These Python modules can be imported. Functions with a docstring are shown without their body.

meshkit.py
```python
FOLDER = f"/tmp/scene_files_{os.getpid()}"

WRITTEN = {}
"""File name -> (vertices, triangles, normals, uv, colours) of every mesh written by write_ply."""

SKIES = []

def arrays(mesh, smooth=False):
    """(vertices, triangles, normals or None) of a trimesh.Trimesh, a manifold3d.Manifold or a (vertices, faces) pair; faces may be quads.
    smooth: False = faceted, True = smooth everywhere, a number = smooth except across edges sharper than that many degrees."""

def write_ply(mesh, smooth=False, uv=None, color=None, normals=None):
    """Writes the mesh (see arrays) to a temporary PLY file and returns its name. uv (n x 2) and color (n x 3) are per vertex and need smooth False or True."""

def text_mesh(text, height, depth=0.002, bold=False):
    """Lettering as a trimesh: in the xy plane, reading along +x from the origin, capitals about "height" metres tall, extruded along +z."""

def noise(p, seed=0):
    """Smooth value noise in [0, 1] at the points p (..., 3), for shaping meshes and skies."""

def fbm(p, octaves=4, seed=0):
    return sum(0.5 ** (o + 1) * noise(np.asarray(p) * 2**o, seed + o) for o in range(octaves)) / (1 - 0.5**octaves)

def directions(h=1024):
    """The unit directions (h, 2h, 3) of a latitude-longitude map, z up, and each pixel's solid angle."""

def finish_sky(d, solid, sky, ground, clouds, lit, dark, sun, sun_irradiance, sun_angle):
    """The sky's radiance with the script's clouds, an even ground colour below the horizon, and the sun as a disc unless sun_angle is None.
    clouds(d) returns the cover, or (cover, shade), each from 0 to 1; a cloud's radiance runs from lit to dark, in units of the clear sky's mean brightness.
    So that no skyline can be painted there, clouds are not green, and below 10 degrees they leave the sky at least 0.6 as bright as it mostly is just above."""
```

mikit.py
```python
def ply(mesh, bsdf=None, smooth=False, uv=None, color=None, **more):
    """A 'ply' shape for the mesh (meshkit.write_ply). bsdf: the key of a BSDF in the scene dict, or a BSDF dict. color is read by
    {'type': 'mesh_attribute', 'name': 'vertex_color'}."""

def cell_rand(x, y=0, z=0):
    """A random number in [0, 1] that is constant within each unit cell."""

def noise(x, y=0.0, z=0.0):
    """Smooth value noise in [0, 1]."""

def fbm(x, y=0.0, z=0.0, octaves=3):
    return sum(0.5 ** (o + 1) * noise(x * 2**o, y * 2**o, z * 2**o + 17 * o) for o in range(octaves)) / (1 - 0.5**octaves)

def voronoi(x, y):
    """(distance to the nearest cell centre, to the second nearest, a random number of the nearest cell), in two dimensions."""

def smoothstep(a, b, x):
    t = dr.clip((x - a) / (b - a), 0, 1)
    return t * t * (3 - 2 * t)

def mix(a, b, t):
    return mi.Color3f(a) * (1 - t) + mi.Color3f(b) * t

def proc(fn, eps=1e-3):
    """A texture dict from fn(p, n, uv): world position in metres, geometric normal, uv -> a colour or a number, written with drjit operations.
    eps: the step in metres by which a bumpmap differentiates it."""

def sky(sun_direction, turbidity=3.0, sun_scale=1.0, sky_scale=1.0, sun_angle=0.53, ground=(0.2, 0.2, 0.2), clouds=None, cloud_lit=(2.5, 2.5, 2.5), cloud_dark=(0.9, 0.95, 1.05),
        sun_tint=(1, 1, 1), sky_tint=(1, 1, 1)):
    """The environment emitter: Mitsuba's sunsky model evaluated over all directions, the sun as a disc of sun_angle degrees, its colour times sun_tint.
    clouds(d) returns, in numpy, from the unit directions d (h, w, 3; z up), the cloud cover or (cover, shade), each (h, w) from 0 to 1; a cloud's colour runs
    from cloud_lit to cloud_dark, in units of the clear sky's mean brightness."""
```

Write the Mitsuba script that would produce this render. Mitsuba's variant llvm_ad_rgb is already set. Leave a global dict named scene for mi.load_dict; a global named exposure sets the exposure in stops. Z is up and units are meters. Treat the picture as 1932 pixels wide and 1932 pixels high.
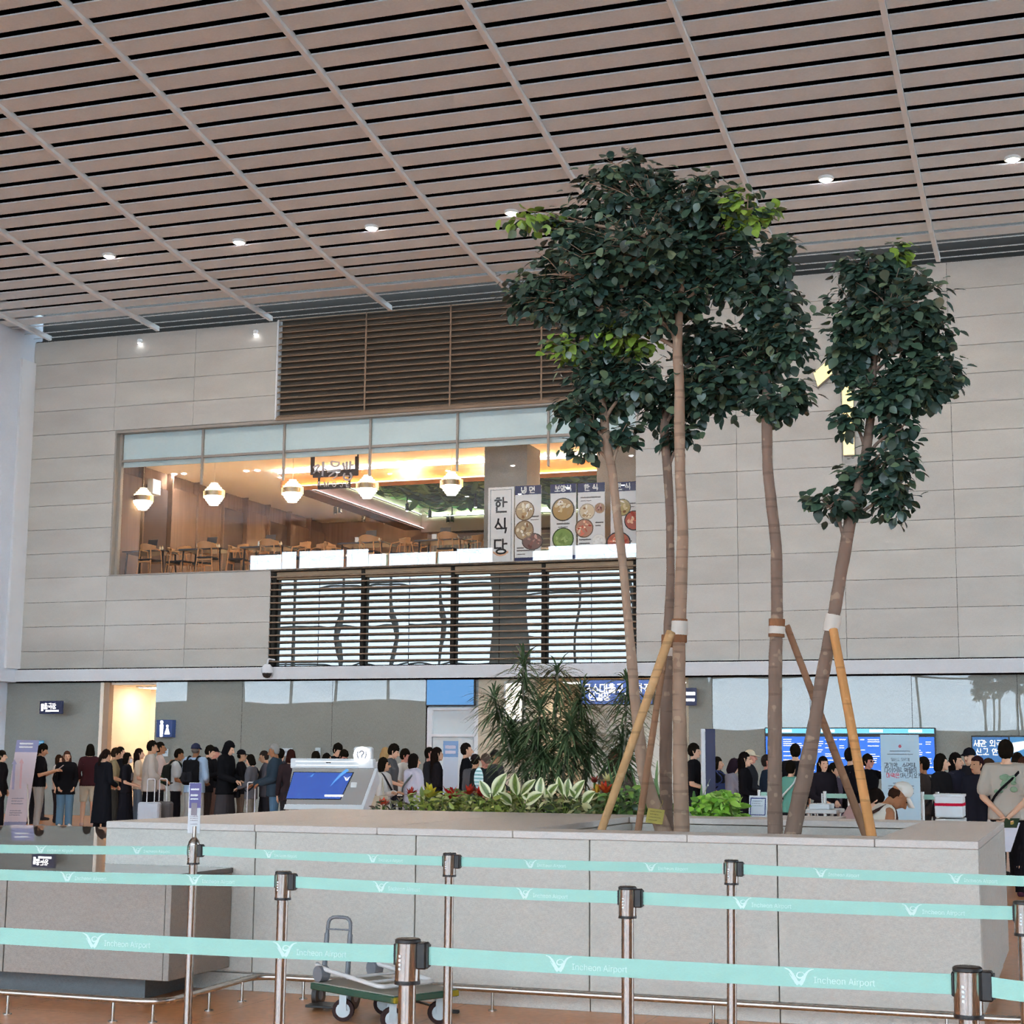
import math, random
import numpy as np, trimesh, shapely, mitsuba as mi, drjit as dr
import manifold3d as m3
import mikit, meshkit
from mikit import ply, proc, noise, fbm, voronoi, cell_rand, smoothstep, mix
from shapely.geometry import Polygon, LineString, Point, box as sbox
from shapely.ops import unary_union

# ---------------------------------------------------------------- camera, sky, exposure
T = mi.ScalarTransform4f
EYE = 1.48                                     # eye height above the floor, metres
FPX, CPX = 3069.0, 966.0                       # focal length and centre in pixels of the 1932 x 1932 frame
_X = np.array([8929, -393, -3069.0]); _X /= np.linalg.norm(_X)
_Y = np.array([1076, 473, 3069.0]); _Y -= _X * (_X @ _Y); _Y /= np.linalg.norm(_Y)
_Z = np.cross(_X, _Y); _Z = _Z if _Z[1] < 0 else -_Z
RW = np.array([_X, _Y, _Z])                    # world from camera (right, down, forward)
_o = np.array([0, 0, EYE])
scene, labels = {}, {}
scene['camera'] = {'type': 'perspective', 'fov': math.degrees(2 * math.atan(CPX / FPX)), 'fov_axis': 'x', 'near_clip': 0.05, 'far_clip': 500.0,
                   'to_world': T().look_at(_o.tolist(), (_o + RW @ [0, 0, 1]).tolist(), (RW @ [0, -1, 0]).tolist())}
exposure = 2.35
scene['sky'] = mikit.sky((0.3, -0.6, 0.75), turbidity=4.0, sun_scale=0.0, sky_scale=1.0, ground=(0.4, 0.4, 0.4),
                         clouds=lambda d: np.ones(d.shape[:2]), cloud_lit=(9.6, 12.2, 14.6), cloud_dark=(1, 1, 1))

# ---------------------------------------------------------------- pixels of the photograph to points of the place
def ray(px, py): return RW @ np.array([(px - CPX) / FPX, (py - CPX) / FPX, 1.0])
def at_z(px, py, z=0.0):
    d = ray(px, py); return _o + d * ((z - EYE) / d[2])
def at_y(px, py, y):
    d = ray(px, py); return _o + d * (y / d[1])
def at_x(px, py, x):
    d = ray(px, py); return _o + d * (x / d[0])

# ---------------------------------------------------------------- names, parts, materials
def uniq(k):
    if k not in scene and k not in labels and not any(True for _ in ()) and k not in _used:
        _used.add(k); return k
    n = _next.get(k, 1)
    while f'{k}_{n:03d}' in _used: n += 1
    _next[k] = n + 1
    _used.add(f'{k}_{n:03d}'); return f'{k}_{n:03d}'
_used, _next = set(), {}
def shape(mesh, bsdf, smooth=30, color=None, M=None, **more):
    d = dict(mesh) if isinstance(mesh, dict) else ply(mesh, bsdf, smooth=smooth, color=color, **more)
    if isinstance(mesh, dict) and bsdf: d['bsdf'] = {'type': 'ref', 'id': bsdf}
    if M is not None: d['to_world'] = T(np.asarray(M, float).tolist())
    return d
def part(parent, name, mesh, bsdf=None, smooth=30, label=None, kind=None, color=None, M=None, **more):
    k = uniq(f'{parent}__{name}')
    scene[k] = shape(mesh, bsdf, smooth, color, M, **more)
    if label or kind: labels[k] = {a: b for a, b in (('label', label), ('kind', kind)) if b}
    return k
def thing(name, label, cat, group=None, kind=None):
    k = uniq(name); labels[k] = {'label': label, 'category': cat}
    if group: labels[k]['group'] = group
    if kind: labels[k]['kind'] = kind
    return k
def solo(name, mesh, bsdf, label, cat, group=None, smooth=30, color=None, M=None, kind=None, **more):
    k = thing(name, label, cat, group, kind); scene[k] = shape(mesh, bsdf, smooth, color, M, **more); return k
def struct(name, mesh, bsdf, smooth=30, label=None):
    k = uniq(name); scene[k] = shape(mesh, bsdf, smooth); labels[k] = {'kind': 'structure'}
    if label: labels[k]['label'] = label
    return k
def lin(c):
    if isinstance(c, str):
        c = [int(c.lstrip('#')[i:i + 2], 16) for i in (0, 2, 4)]
    c = np.asarray(c, float) / 255.0
    return np.where(c < 0.04045, c / 12.92, ((c + 0.055) / 1.055) ** 2.4)
def C3(c): return mi.Color3f(*[float(x) for x in lin(c)])
def rgb(c): return {'type': 'rgb', 'value': [float(x) for x in c]}
def diffuse(c): return {'type': 'twosided', 'b': {'type': 'diffuse', 'reflectance': rgb(lin(c))}}
def gloss(c, a=0.2, ior=1.5): return {'type': 'twosided', 'b': {'type': 'roughplastic', 'diffuse_reflectance': rgb(lin(c)), 'alpha': a, 'int_ior': ior}}
def cloth(c):
    k = 'mat_' + c.lstrip('#')
    if k not in scene: scene[k] = diffuse(c)
    return k
def glossy(c, a=0.2):
    k = f'mat_g{int(a*100)}_' + c.lstrip('#')
    if k not in scene: scene[k] = gloss(c, a)
    return k
def lamp(c, power): return {'emitter': {'type': 'area', 'radiance': rgb(lin(c) * power)}}
def glow(c, power): return lamp(c, power / 2 ** exposure)       # screens and lit letters, in parts of the picture's white

def speckle(c, amount=0.1, scale=90.0, big=0.06, bscale=1.2):
    c = [float(x) for x in lin(c)]
    def fn(p, n, uv):
        a = noise(p.x * scale, p.y * scale, p.z * scale) - 0.5
        b = fbm(p.x * bscale, p.y * bscale, p.z * bscale, 3) - 0.5
        return mi.Color3f(c) * (1 + 2 * amount * a + 2 * big * b)
    return fn
def tex_diffuse(fn): return {'type': 'twosided', 'b': {'type': 'diffuse', 'reflectance': proc(fn)}}
def tex_plastic(fn, a=0.15, ior=1.5, smooth=False):
    return {'type': 'twosided', 'b': ({'type': 'plastic', 'diffuse_reflectance': proc(fn), 'int_ior': ior} if smooth else
            {'type': 'roughplastic', 'diffuse_reflectance': proc(fn), 'alpha': a, 'int_ior': ior})}

# ---------------------------------------------------------------- meshes
def tm(v, f): return trimesh.Trimesh(np.asarray(v, float), np.asarray(f, int), process=False)
def cat(ms): return trimesh.util.concatenate([m for m in ms])
def man(m):
    q = m.to_mesh(); return tm(q.vert_properties[:, :3], q.tri_verts)
def bx(x0, x1, y0, y1, z0, z1, b=0.0):
    x0, x1, y0, y1, z0, z1 = min(x0, x1), max(x0, x1), min(y0, y1), max(y0, y1), min(z0, z1), max(z0, z1)
    if not b:
        m = trimesh.creation.box((x1 - x0, y1 - y0, z1 - z0)); m.apply_translation(((x0 + x1) / 2, (y0 + y1) / 2, (z0 + z1) / 2)); return m
    pts = []
    for x, sx in ((x0, 1), (x1, -1)):
        for y, sy in ((y0, 1), (y1, -1)):
            for z, sz in ((z0, 1), (z1, -1)):
                pts += [(x + sx * b, y + sy * b, z), (x + sx * b, y, z + sz * b), (x, y + sy * b, z + sz * b)]
    return man(m3.Manifold.hull_points(np.array(pts)))
def tube(P, r, n=10, cap=True):
    P = np.asarray(P, float); r = np.broadcast_to(np.asarray(r, float), (len(P),))
    t = np.gradient(P, axis=0); t /= np.linalg.norm(t, axis=1, keepdims=True) + 1e-12
    a = np.cross(t[0], [0, 0, 1.0] if abs(t[0][2]) < 0.9 else [1.0, 0, 0]); V = []
    for i in range(len(P)):
        a = a - t[i] * (a @ t[i]); a /= np.linalg.norm(a); b = np.cross(t[i], a)
        th = np.arange(n) * 2 * np.pi / n
        V.append(P[i] + r[i] * (np.cos(th)[:, None] * a + np.sin(th)[:, None] * b))
    V = np.vstack(V); F = []
    i, j = np.meshgrid(np.arange(len(P) - 1), np.arange(n), indexing='ij'); i, j = i.ravel(), j.ravel(); k = (j + 1) % n
    F = np.vstack([np.stack([i * n + j, i * n + k, (i + 1) * n + k], 1), np.stack([i * n + j, (i + 1) * n + k, (i + 1) * n + j], 1)])
    if cap:
        c0, c1 = len(V), len(V) + 1; V = np.vstack([V, P[0], P[-1]]); q = np.arange(n); q2 = (q + 1) % n; e = (len(P) - 1) * n
        F = np.vstack([F, np.stack([q2, q, q * 0 + c0], 1), np.stack([q + e, q2 + e, q * 0 + c1], 1)])
    return tm(V, F)
def curve(P, n=24):
    """A smooth curve through the points."""
    from scipy.interpolate import CubicSpline
    P = np.asarray(P, float); s = np.r_[0, np.cumsum(np.linalg.norm(np.diff(P, axis=0), axis=1))]
    return CubicSpline(s, P)(np.linspace(0, s[-1], n))
def fillet(P, r, n=5):
    """A polyline with its corners rounded."""
    P = [np.asarray(p, float) for p in P]; out = [P[0]]
    for a, b, c in zip(P, P[1:], P[2:]):
        u, w = (a - b) / np.linalg.norm(a - b), (c - b) / np.linalg.norm(c - b)
        p, q = b + u * r, b + w * r
        out += [(1 - t) ** 2 * p + 2 * t * (1 - t) * b + t * t * q for t in np.linspace(0, 1, n)]
    return np.array(out + [P[-1]])
def lathe(prof, n=20, c=(0, 0, 0)):
    prof = np.asarray(prof, float); th = np.arange(n) * 2 * np.pi / n
    V = np.stack([prof[:, :1] * np.cos(th), prof[:, :1] * np.sin(th), np.repeat(prof[:, 1:], n, 1)], -1).reshape(-1, 3) + np.asarray(c)
    i, j = np.meshgrid(np.arange(len(prof) - 1), np.arange(n), indexing='ij'); i, j = i.ravel(), j.ravel(); k = (j + 1) % n
    F = np.vstack([np.stack([i * n + j, i * n + k, (i + 1) * n + k], 1), np.stack([i * n + j, (i + 1) * n + k, (i + 1) * n + j], 1)])
    m = tm(V, F); ctr = V.mean(0)
    return m if (m.face_normals * (m.triangles_center - ctr) * m.area_faces[:, None]).sum() >= 0 else tm(V, F[:, ::-1])
def cyl(a, b, r, n=16): return tube([a, b], r, n)
def extr(poly, d):
    """Polygon(s) in the xy plane, extruded along +z."""
    gs = [g for g in getattr(poly, 'geoms', [poly]) if g.geom_type == 'Polygon' and g.area > 1e-9]
    return cat([trimesh.creation.extrude_polygon(g, d, engine='earcut') for g in gs])
def turn(axis, deg): return trimesh.transformations.rotation_matrix(math.radians(deg), axis)
def move(x, y, z): return trimesh.transformations.translation_matrix((x, y, z))
def moved(m, M): m = m.copy(); m.apply_transform(M); return m
class Frame:
    """A flat board: u to the right, v up, w out of it; lengths in metres."""
    def __init__(s, o, u=(1, 0, 0), v=(0, 0, 1)):
        s.o, s.u, s.v = np.asarray(o, float), np.asarray(u, float) / np.linalg.norm(u), np.asarray(v, float) / np.linalg.norm(v)
        s.w = np.cross(s.u, s.v); s.M = np.eye(4); s.M[:3, 0], s.M[:3, 1], s.M[:3, 2], s.M[:3, 3] = s.u, s.v, s.w, s.o
    def put(s, m, du=0, dv=0, dw=0): return moved(m, s.M @ move(du, dv, dw))
    def box(s, u0, u1, v0, v1, w0=0, w1=0.01, b=0): return s.put(bx(u0, u1, v0, v1, w0, w1, b))
    def poly(s, p, w0=0, d=0.003): return s.put(extr(p, d), 0, 0, w0)
    def disc(s, u, v, r, w0=0, d=0.003, sx=1.0, n=24): return s.poly(shapely.affinity.scale(Point(u, v).buffer(r, n // 4), sx, 1), w0, d)
import shapely.affinity
def tint(m, c, jitter=0.0):
    """vertex colours, one colour for the mesh"""
    return np.tile(lin(c), (len(m.vertices), 1))
def paint(pairs):
    """Joins (mesh, colour) pairs; returns the mesh and its vertex colours."""
    return cat([m for m, _ in pairs]), np.vstack([np.tile(lin(c), (len(m.vertices), 1)) for m, c in pairs])
scene['painted'] = {'type': 'twosided', 'b': {'type': 'diffuse', 'reflectance': {'type': 'mesh_attribute', 'name': 'vertex_color'}}}
scene['painted_gloss'] = {'type': 'twosided', 'b': {'type': 'principled', 'base_color': {'type': 'mesh_attribute', 'name': 'vertex_color'}, 'roughness': 0.38, 'specular': 0.5}}

# ---------------------------------------------------------------- lettering: Hangul written stroke by stroke
_C = {'ㄱ': [[(0, 1), (1, 1), (.9, 0)]], 'ㄴ': [[(0, 1), (0, 0), (1, 0)]], 'ㄷ': [[(1, 1), (0, 1), (0, 0), (1, 0)]],
      'ㄹ': [[(0, 1), (1, 1), (1, .5), (0, .5), (0, 0), (1, 0)]], 'ㅁ': [[(0, 0), (0, 1), (1, 1), (1, 0), (0, 0)]],
      'ㅂ': [[(0, 1), (0, 0), (1, 0), (1, 1)], [(0, .5), (1, .5)]], 'ㅅ': [[(.5, 1), (.4, .55), (0, 0)], [(.45, .6), (1, 0)]],
      'ㅇ': 'o', 'ㅈ': [[(0, 1), (1, 1)], [(.5, 1), (.4, .5), (0, 0)], [(.45, .55), (1, 0)]],
      'ㅊ': [[(.3, 1.1), (.7, 1.1)], [(0, .8), (1, .8)], [(.5, .8), (.4, .4), (0, 0)], [(.45, .45), (1, 0)]],
      'ㅋ': [[(0, 1), (1, 1), (.9, 0)], [(0, .55), (.95, .55)]], 'ㅌ': [[(1, 1), (0, 1), (0, 0), (1, 0)], [(0, .5), (1, .5)]],
      'ㅍ': [[(0, 1), (1, 1)], [(0, 0), (1, 0)], [(.3, 1), (.3, 0)], [(.7, 1), (.7, 0)]], 'ㅎ': 'h'}
_CHO = ['ㄱ', 'ㄱ', 'ㄴ', 'ㄷ', 'ㄷ', 'ㄹ', 'ㅁ', 'ㅂ', 'ㅂ', 'ㅅ', 'ㅅ', 'ㅇ', 'ㅈ', 'ㅈ', 'ㅊ', 'ㅋ', 'ㅌ', 'ㅍ', 'ㅎ']
_JONG = ['', 'ㄱ', 'ㄱ', 'ㄱ', 'ㄴ', 'ㄴ', 'ㄴ', 'ㄷ', 'ㄹ', 'ㄹ', 'ㄹ', 'ㄹ', 'ㄹ', 'ㄹ', 'ㄹ', 'ㄹ', 'ㅁ', 'ㅂ', 'ㅂ', 'ㅅ', 'ㅅ', 'ㅇ', 'ㅈ', 'ㅊ', 'ㅋ', 'ㅌ', 'ㅍ', 'ㅎ']
_A, _E = [[(.2, 1), (.2, 0)], [(.2, .5), (1, .5)]], [[(.9, 1), (.9, 0)], [(0, .5), (.9, .5)]]
_V = {0: _A, 1: [[(.1, 1), (.1, 0)], [(.9, 1), (.9, 0)], [(.1, .5), (.9, .5)]], 2: [[(.2, 1), (.2, 0)], [(.2, .65), (1, .65)], [(.2, .35), (1, .35)]],
      4: _E, 5: [[(.5, 1), (.5, 0)], [(.95, 1), (.95, 0)], [(0, .5), (.5, .5)]], 6: [[(.9, 1), (.9, 0)], [(0, .65), (.9, .65)], [(0, .35), (.9, .35)]], 20: [[(.5, 1), (.5, 0)]]}
_H = {8: [[(0, 0), (1, 0)], [(.5, 0), (.5, .8)]], 13: [[(0, .8), (1, .8)], [(.5, .8), (.5, 0)]], 18: [[(0, .5), (1, .5)]],
      12: [[(0, 0), (1, 0)], [(.35, 0), (.35, .8)], [(.65, 0), (.65, .8)]], 17: [[(0, .8), (1, .8)], [(.35, .8), (.35, 0)], [(.65, .8), (.65, 0)]]}
_MIX = {9: (8, 0), 10: (8, 1), 11: (8, 20), 14: (13, 4), 15: (13, 5), 16: (13, 20), 19: (18, 20)}
def _jamo(st, x0, y0, x1, y1):
    m = lambda p: (x0 + p[0] * (x1 - x0), y0 + p[1] * (y1 - y0))
    if st == 'o': return [[m((.5 + .5 * math.cos(t), .5 + .5 * math.sin(t))) for t in np.linspace(0, 2 * math.pi, 17)]]
    if st == 'h': return [[m((.3, 1.05)), m((.7, 1.05))], [m((0, .78)), m((1, .78))]] + _jamo('o', *m((.2, 0)), *m((.8, .58)))
    return [[m(p) for p in s] for s in st]
def hangul(text, h, weight=0.09, gap=0.12, wide=0.92):
    """The text as shapely polygons, letters h tall, starting at the origin."""
    out, x = [], 0.0
    for ch in text:
        c = ord(ch) - 0xAC00
        if not 0 <= c < 11172:
            if ch == '?': out += [LineString([(x + .1, .75), (x + .25, .95), (x + .45, .75), (x + .25, .5), (x + .25, .3)]), LineString([(x + .25, .05), (x + .25, .1)])]
            if ch == ',': out += [LineString([(x + .1, .1), (x + .05, -.1)])]
            x += .55 if ch in '?,' else .45; continue
        cho, jung, jong = _CHO[c // 588], c % 588 // 28, _JONG[c % 28]
        b = .4 if jong else 0.0
        if jung in _V: S = _jamo(_C[cho], .02, b + .12 * (not jong), .5, 1 - .04) + _jamo(_V[jung], .6, b - .02, .96, 1)
        elif jung in _H: S = _jamo(_C[cho], .18, .62 if jong else .46, .82, 1) + _jamo(_H[jung], .02, .42 if jong else .06, .98, .58 if jong else .34)
        else:
            hh, vv = _MIX[jung]; S = _jamo(_C[cho], .05, .62 if jong else .5, .52, 1) + _jamo(_H[hh], .0, .42 if jong else .14, .6, .56 if jong else .36) + _jamo(_V[vv], .66, b, .98, 1)
        if jong: S += _jamo(_C[jong], .15, 0, .9, .3)
        out += [LineString([(x + p[0] * wide, p[1]) for p in s]) for s in S]; x += wide + gap
    g = unary_union([s.buffer(weight / 2, cap_style='square', join_style='mitre', quad_segs=2) for s in out])
    return shapely.affinity.scale(g, h, h, origin=(0, 0))
def centred(g):
    a, b, c, d = g.bounds; return shapely.affinity.translate(g, -(a + c) / 2, -(b + d) / 2)
def latin(text, h, bold=False, d=0.002):
    m = meshkit.text_mesh(text, h, d, bold); return m
# ================================================================ the hall
WY, FY = 35.0, -25.0                          # the back wall; the window front behind the camera
def concrete_panel(tone):
    c = [float(x) for x in lin(tone)]
    def fn(p, n, uv):
        a = noise(p.x * 60, p.y * 60, p.z * 60) - 0.5
        b = fbm(p.x * .9, p.y, p.z * 2.2, 4) - 0.5
        s = smoothstep(4.6, 3.7, p.z) * smoothstep(-16, -24, p.x) * (0.4 + fbm(p.x * .5, 3.0, p.z * .4, 3)) * 0.22   # old water stains along the foot of the cladding
        return mi.Color3f(c) * (1 + .07 * a + .16 * b - s)
    return fn
scene['panel_stone_0'] = tex_diffuse(concrete_panel('#bcbbb4'))
scene['panel_stone_1'] = tex_diffuse(concrete_panel('#b8b7b1'))
scene['panel_stone_2'] = tex_diffuse(concrete_panel('#bfbeb8'))
scene['joint_dark'] = diffuse('#4b4a47')
scene['white_paint'] = diffuse('#d9dde0')
scene['black_void'] = diffuse('#0b0b0c')
scene['ceiling_metal'] = tex_diffuse(speckle('#d8e0e3', .05, 40, .03, .3))
scene['ceiling_edge'] = diffuse('#eaf0f2')
def floor_fn(p, n, uv):
    t = fbm(p.x * .7, p.y * .7, 0, 4); s = noise(p.x * 40, p.y * 40, 0)
    jx, jy = dr.abs(p.x / 1.2 - dr.floor(p.x / 1.2) - .5), dr.abs(p.y / 1.2 - dr.floor(p.y / 1.2) - .5)
    j = smoothstep(.4965, .499, dr.maximum(jx, jy))
    return mix(mi.Color3f(.68, .335, .155), mi.Color3f(.60, .28, .125), t) * (.94 + .12 * s) * (1 - .35 * j)
scene['floor_stone'] = tex_plastic(floor_fn, .16, 1.42)
struct('floor', bx(-62, 27, FY - 1, WY + .3, -.2, 0), 'floor_stone')

# --- back wall: cladding panels on a dark backing, an opening for the restaurant and the two louvre fields
GX = [-25.4] + [-22.91, -20.63, -18.33] + [-9.23, -6.93, -4.62, -2.32, -.02, 2.28, 4.58, 6.88, 9.18]
GZ = [3.61, 4.05] + [4.05 + .62 * k for k in range(1, 14)]
OX0, OX1, OZ0, OZ1 = -22.85, -9.23, 5.91, 9.62
WTOP = 12.14
def wall_boxes(y0, y1):
    return cat([bx(-25.4, -18.33, y0, y1, 3.6, OZ0), bx(-25.4, OX0, y0, y1, OZ0, OZ1), bx(-25.4, -18.33, y0, y1, OZ1, WTOP), bx(OX1, 26, y0, y1, 3.6, WTOP)])
wb = struct('wall_back', wall_boxes(WY + .035, WY + .3), 'joint_dark')
_pan, rr = {}, random.Random(4)
for i in range(len(GX) - 1):
    if GX[i] == -18.33: continue
    for j in range(len(GZ) - 1):
        x0, x1, z0, z1 = GX[i], GX[i + 1], GZ[j], min(GZ[j + 1], WTOP)
        if x1 < OX1 + .01 and OZ0 - .1 < z0 < OZ1 - .1:
            if x0 > OX0 - .2: continue
            x1 = OX0
        w, h = round(x1 - x0, 3), round(z1 - z0, 3)
        if (w, h) not in _pan: _pan[w, h] = ply(bx(.0035, w - .0035, 0, .04, .0035, h - .0035, .002), 'panel_stone_0', smooth=False)
        part(wb, 'panel', _pan[w, h], f'panel_stone_{rr.randrange(3)}', M=move(x0, WY, z0))
# white band under the cladding, black shadow line above and below it
scene['band_white'] = tex_diffuse(speckle('#cfd3d6', .03, 50, .04, .4))
tr = struct('trim_1', bx(-25.4, 26, WY - .12, WY + .3, 3.29, 3.585), 'band_white')
part(tr, 'shadow_gap', cat([bx(-25.4, 26, WY - .02, WY + .3, 3.585, 3.61), bx(-25.4, 26, WY - .05, WY + .3, 3.262, 3.29)]), 'black_void')
# --- left wall: plastered pier that closes the frame on the left
scene['plaster_left'] = tex_diffuse(speckle('#ced6df', .02, 30, .03, .5))
struct('wall_left', cat([bx(-27.5, -25.4, 30.0, WY + .3, 3.28, 12.9), bx(-27.5, -25.75, 30.0, WY + .3, 0, 3.28)]), 'plaster_left')
struct('wall_left', bx(-25.42, -25.33, 34.42, WY - .002, 3.61, 11.55), 'white_paint', label='white upright strip in the corner beside the cladding')
# --- the other sides of the hall, behind and beside the camera: walls with tall window bays

WIN = [(-59.5, -55.5, 4.9, 13.0), (-51.5, -34.5, 4.9, 14.7), (-32, -22.5, 3.2, 14.4), (-20.4, -1.0, 3.2, 15.5), (1.7, 20.0, 3.2, 15.5)]
scene['facade_grey'] = diffuse('#8d918f')
scene['mullion_grey'] = diffuse('#5d6263')
def wall_with(w0, w1, h, wins):
    g = sbox(w0, 0, w1, h)
    for a, b, c, d in wins: g = g.difference(sbox(a, c, b, d))
    return g
struct('wall_front', Frame((0, FY, 0), (1, 0, 0), (0, 0, 1)).poly(wall_with(-62, 27, 18.0, WIN), -.3, .3), 'facade_grey')
def mullions(fr, win, step, rows):
    a, b, c, d = win; ms = []
    n = max(1, round((b - a) / step))
    for k in range(n + 1): ms.append(fr.box(a + (b - a) * k / n - .05, a + (b - a) * k / n + .05, c, d, -.28, -.02))
    for k in range(rows + 1): ms.append(fr.box(a, b, c + (d - c) * k / rows - .05, c + (d - c) * k / rows + .05, -.26, -.04))
    return cat(ms)
for n, w in enumerate(WIN): struct(f'window_{n + 1}', mullions(Frame((0, FY, 0)), w, 3.6, 4), 'mullion_grey')
WINR = [(14, 33, 1.5, 11.8)]
struct('wall_right', Frame((26.5, 0, 0), (0, 1, 0), (0, 0, 1)).poly(wall_with(FY, WY + .3, 18.0, WINR), -.3, .3), 'facade_grey')
for n, w in enumerate(WINR): struct(f'window_{n + 6}', mullions(Frame((26.5, 0, 0), (0, 1, 0)), w, 3.6, 4), 'mullion_grey')
struct('wall_left', bx(-62.3, -62, FY, WY, 0, 18.0), 'facade_grey')
struct('wall_back', bx(-62, -27.5, WY - 3, WY - 2.8, 0, 13), 'facade_grey')

# --- ceiling: long metal planks with open slots under a black void, carried by runners
PY = np.array([FY, -8, 12, 18, 22, 24, 26, 29, 32, 35.0]); PZ = np.array([16.6, 16.2, 14.85, 14.15, 13.68, 13.42, 13.12, 12.68, 12.36, 12.2])
from scipy.interpolate import PchipInterpolator
prof = PchipInterpolator(PY, PZ)
RX = [-2.48 + 3.208 * k for k in range(-8, 4)]
yy = np.linspace(FY, WY, 40)
def sheet(x0, x1, ys, dz, th):
    V, F = [], []
    for y in ys: V += [(x0, y, prof(y) + dz), (x1, y, prof(y) + dz), (x1, y, prof(y) + dz + th), (x0, y, prof(y) + dz + th)]
    for i in range(len(ys) - 1):
        for a, b in ((0, 1), (1, 2), (2, 3), (3, 0)): F += [(i * 4 + a, i * 4 + 4 + a, i * 4 + 4 + b), (i * 4 + a, i * 4 + 4 + b, i * 4 + b)]
    n = len(V); F += [(0, 1, 2), (0, 2, 3), (n - 4, n - 2, n - 3), (n - 4, n - 1, n - 2)]
    return tm(V, F)
ce = struct('ceiling', sheet(-62, 27, yy, .75, .1), 'black_void', label='black void above the open ceiling planks')
PW, PITCH, PT = .425, .598, .02
plank_ply = ply(bx(0, 3.208 - .1, -PW / 2, PW / 2, 0, PT, .004), 'ceiling_metal', smooth=False)
edge_ply = ply(bx(0, 3.208 - .1, -PW / 2 - .004, -PW / 2 - .001, -.004, PT + .006), 'ceiling_edge', smooth=False)
rows, y = [], 33.62
while y > FY + .4:
    rows.append(y); sl = float(prof(y + .01) - prof(y - .01)) / .02; y -= PITCH / math.hypot(1, sl)
far = []
for y in rows:
    sl = float(prof(y + .02) - prof(y - .02)) / .04
    for x in RX[:-1] + [RX[0] - 3.208 * k for k in range(1, 11)]:
        M = move(x + .05, y, float(prof(y))) @ turn((1, 0, 0), math.degrees(math.atan(sl)))
        if y > 19.2 and -29.5 < x < 1.2 and (x > -24.5 - (y - 24) * .25):
            k = part(ce, 'plank', plank_ply, M=M); part(k, 'edge_strip', edge_ply, M=M)
        else: far.append(moved(trimesh.creation.box((3.1, PW, PT)), M @ move(1.554, 0, PT / 2)))
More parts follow.
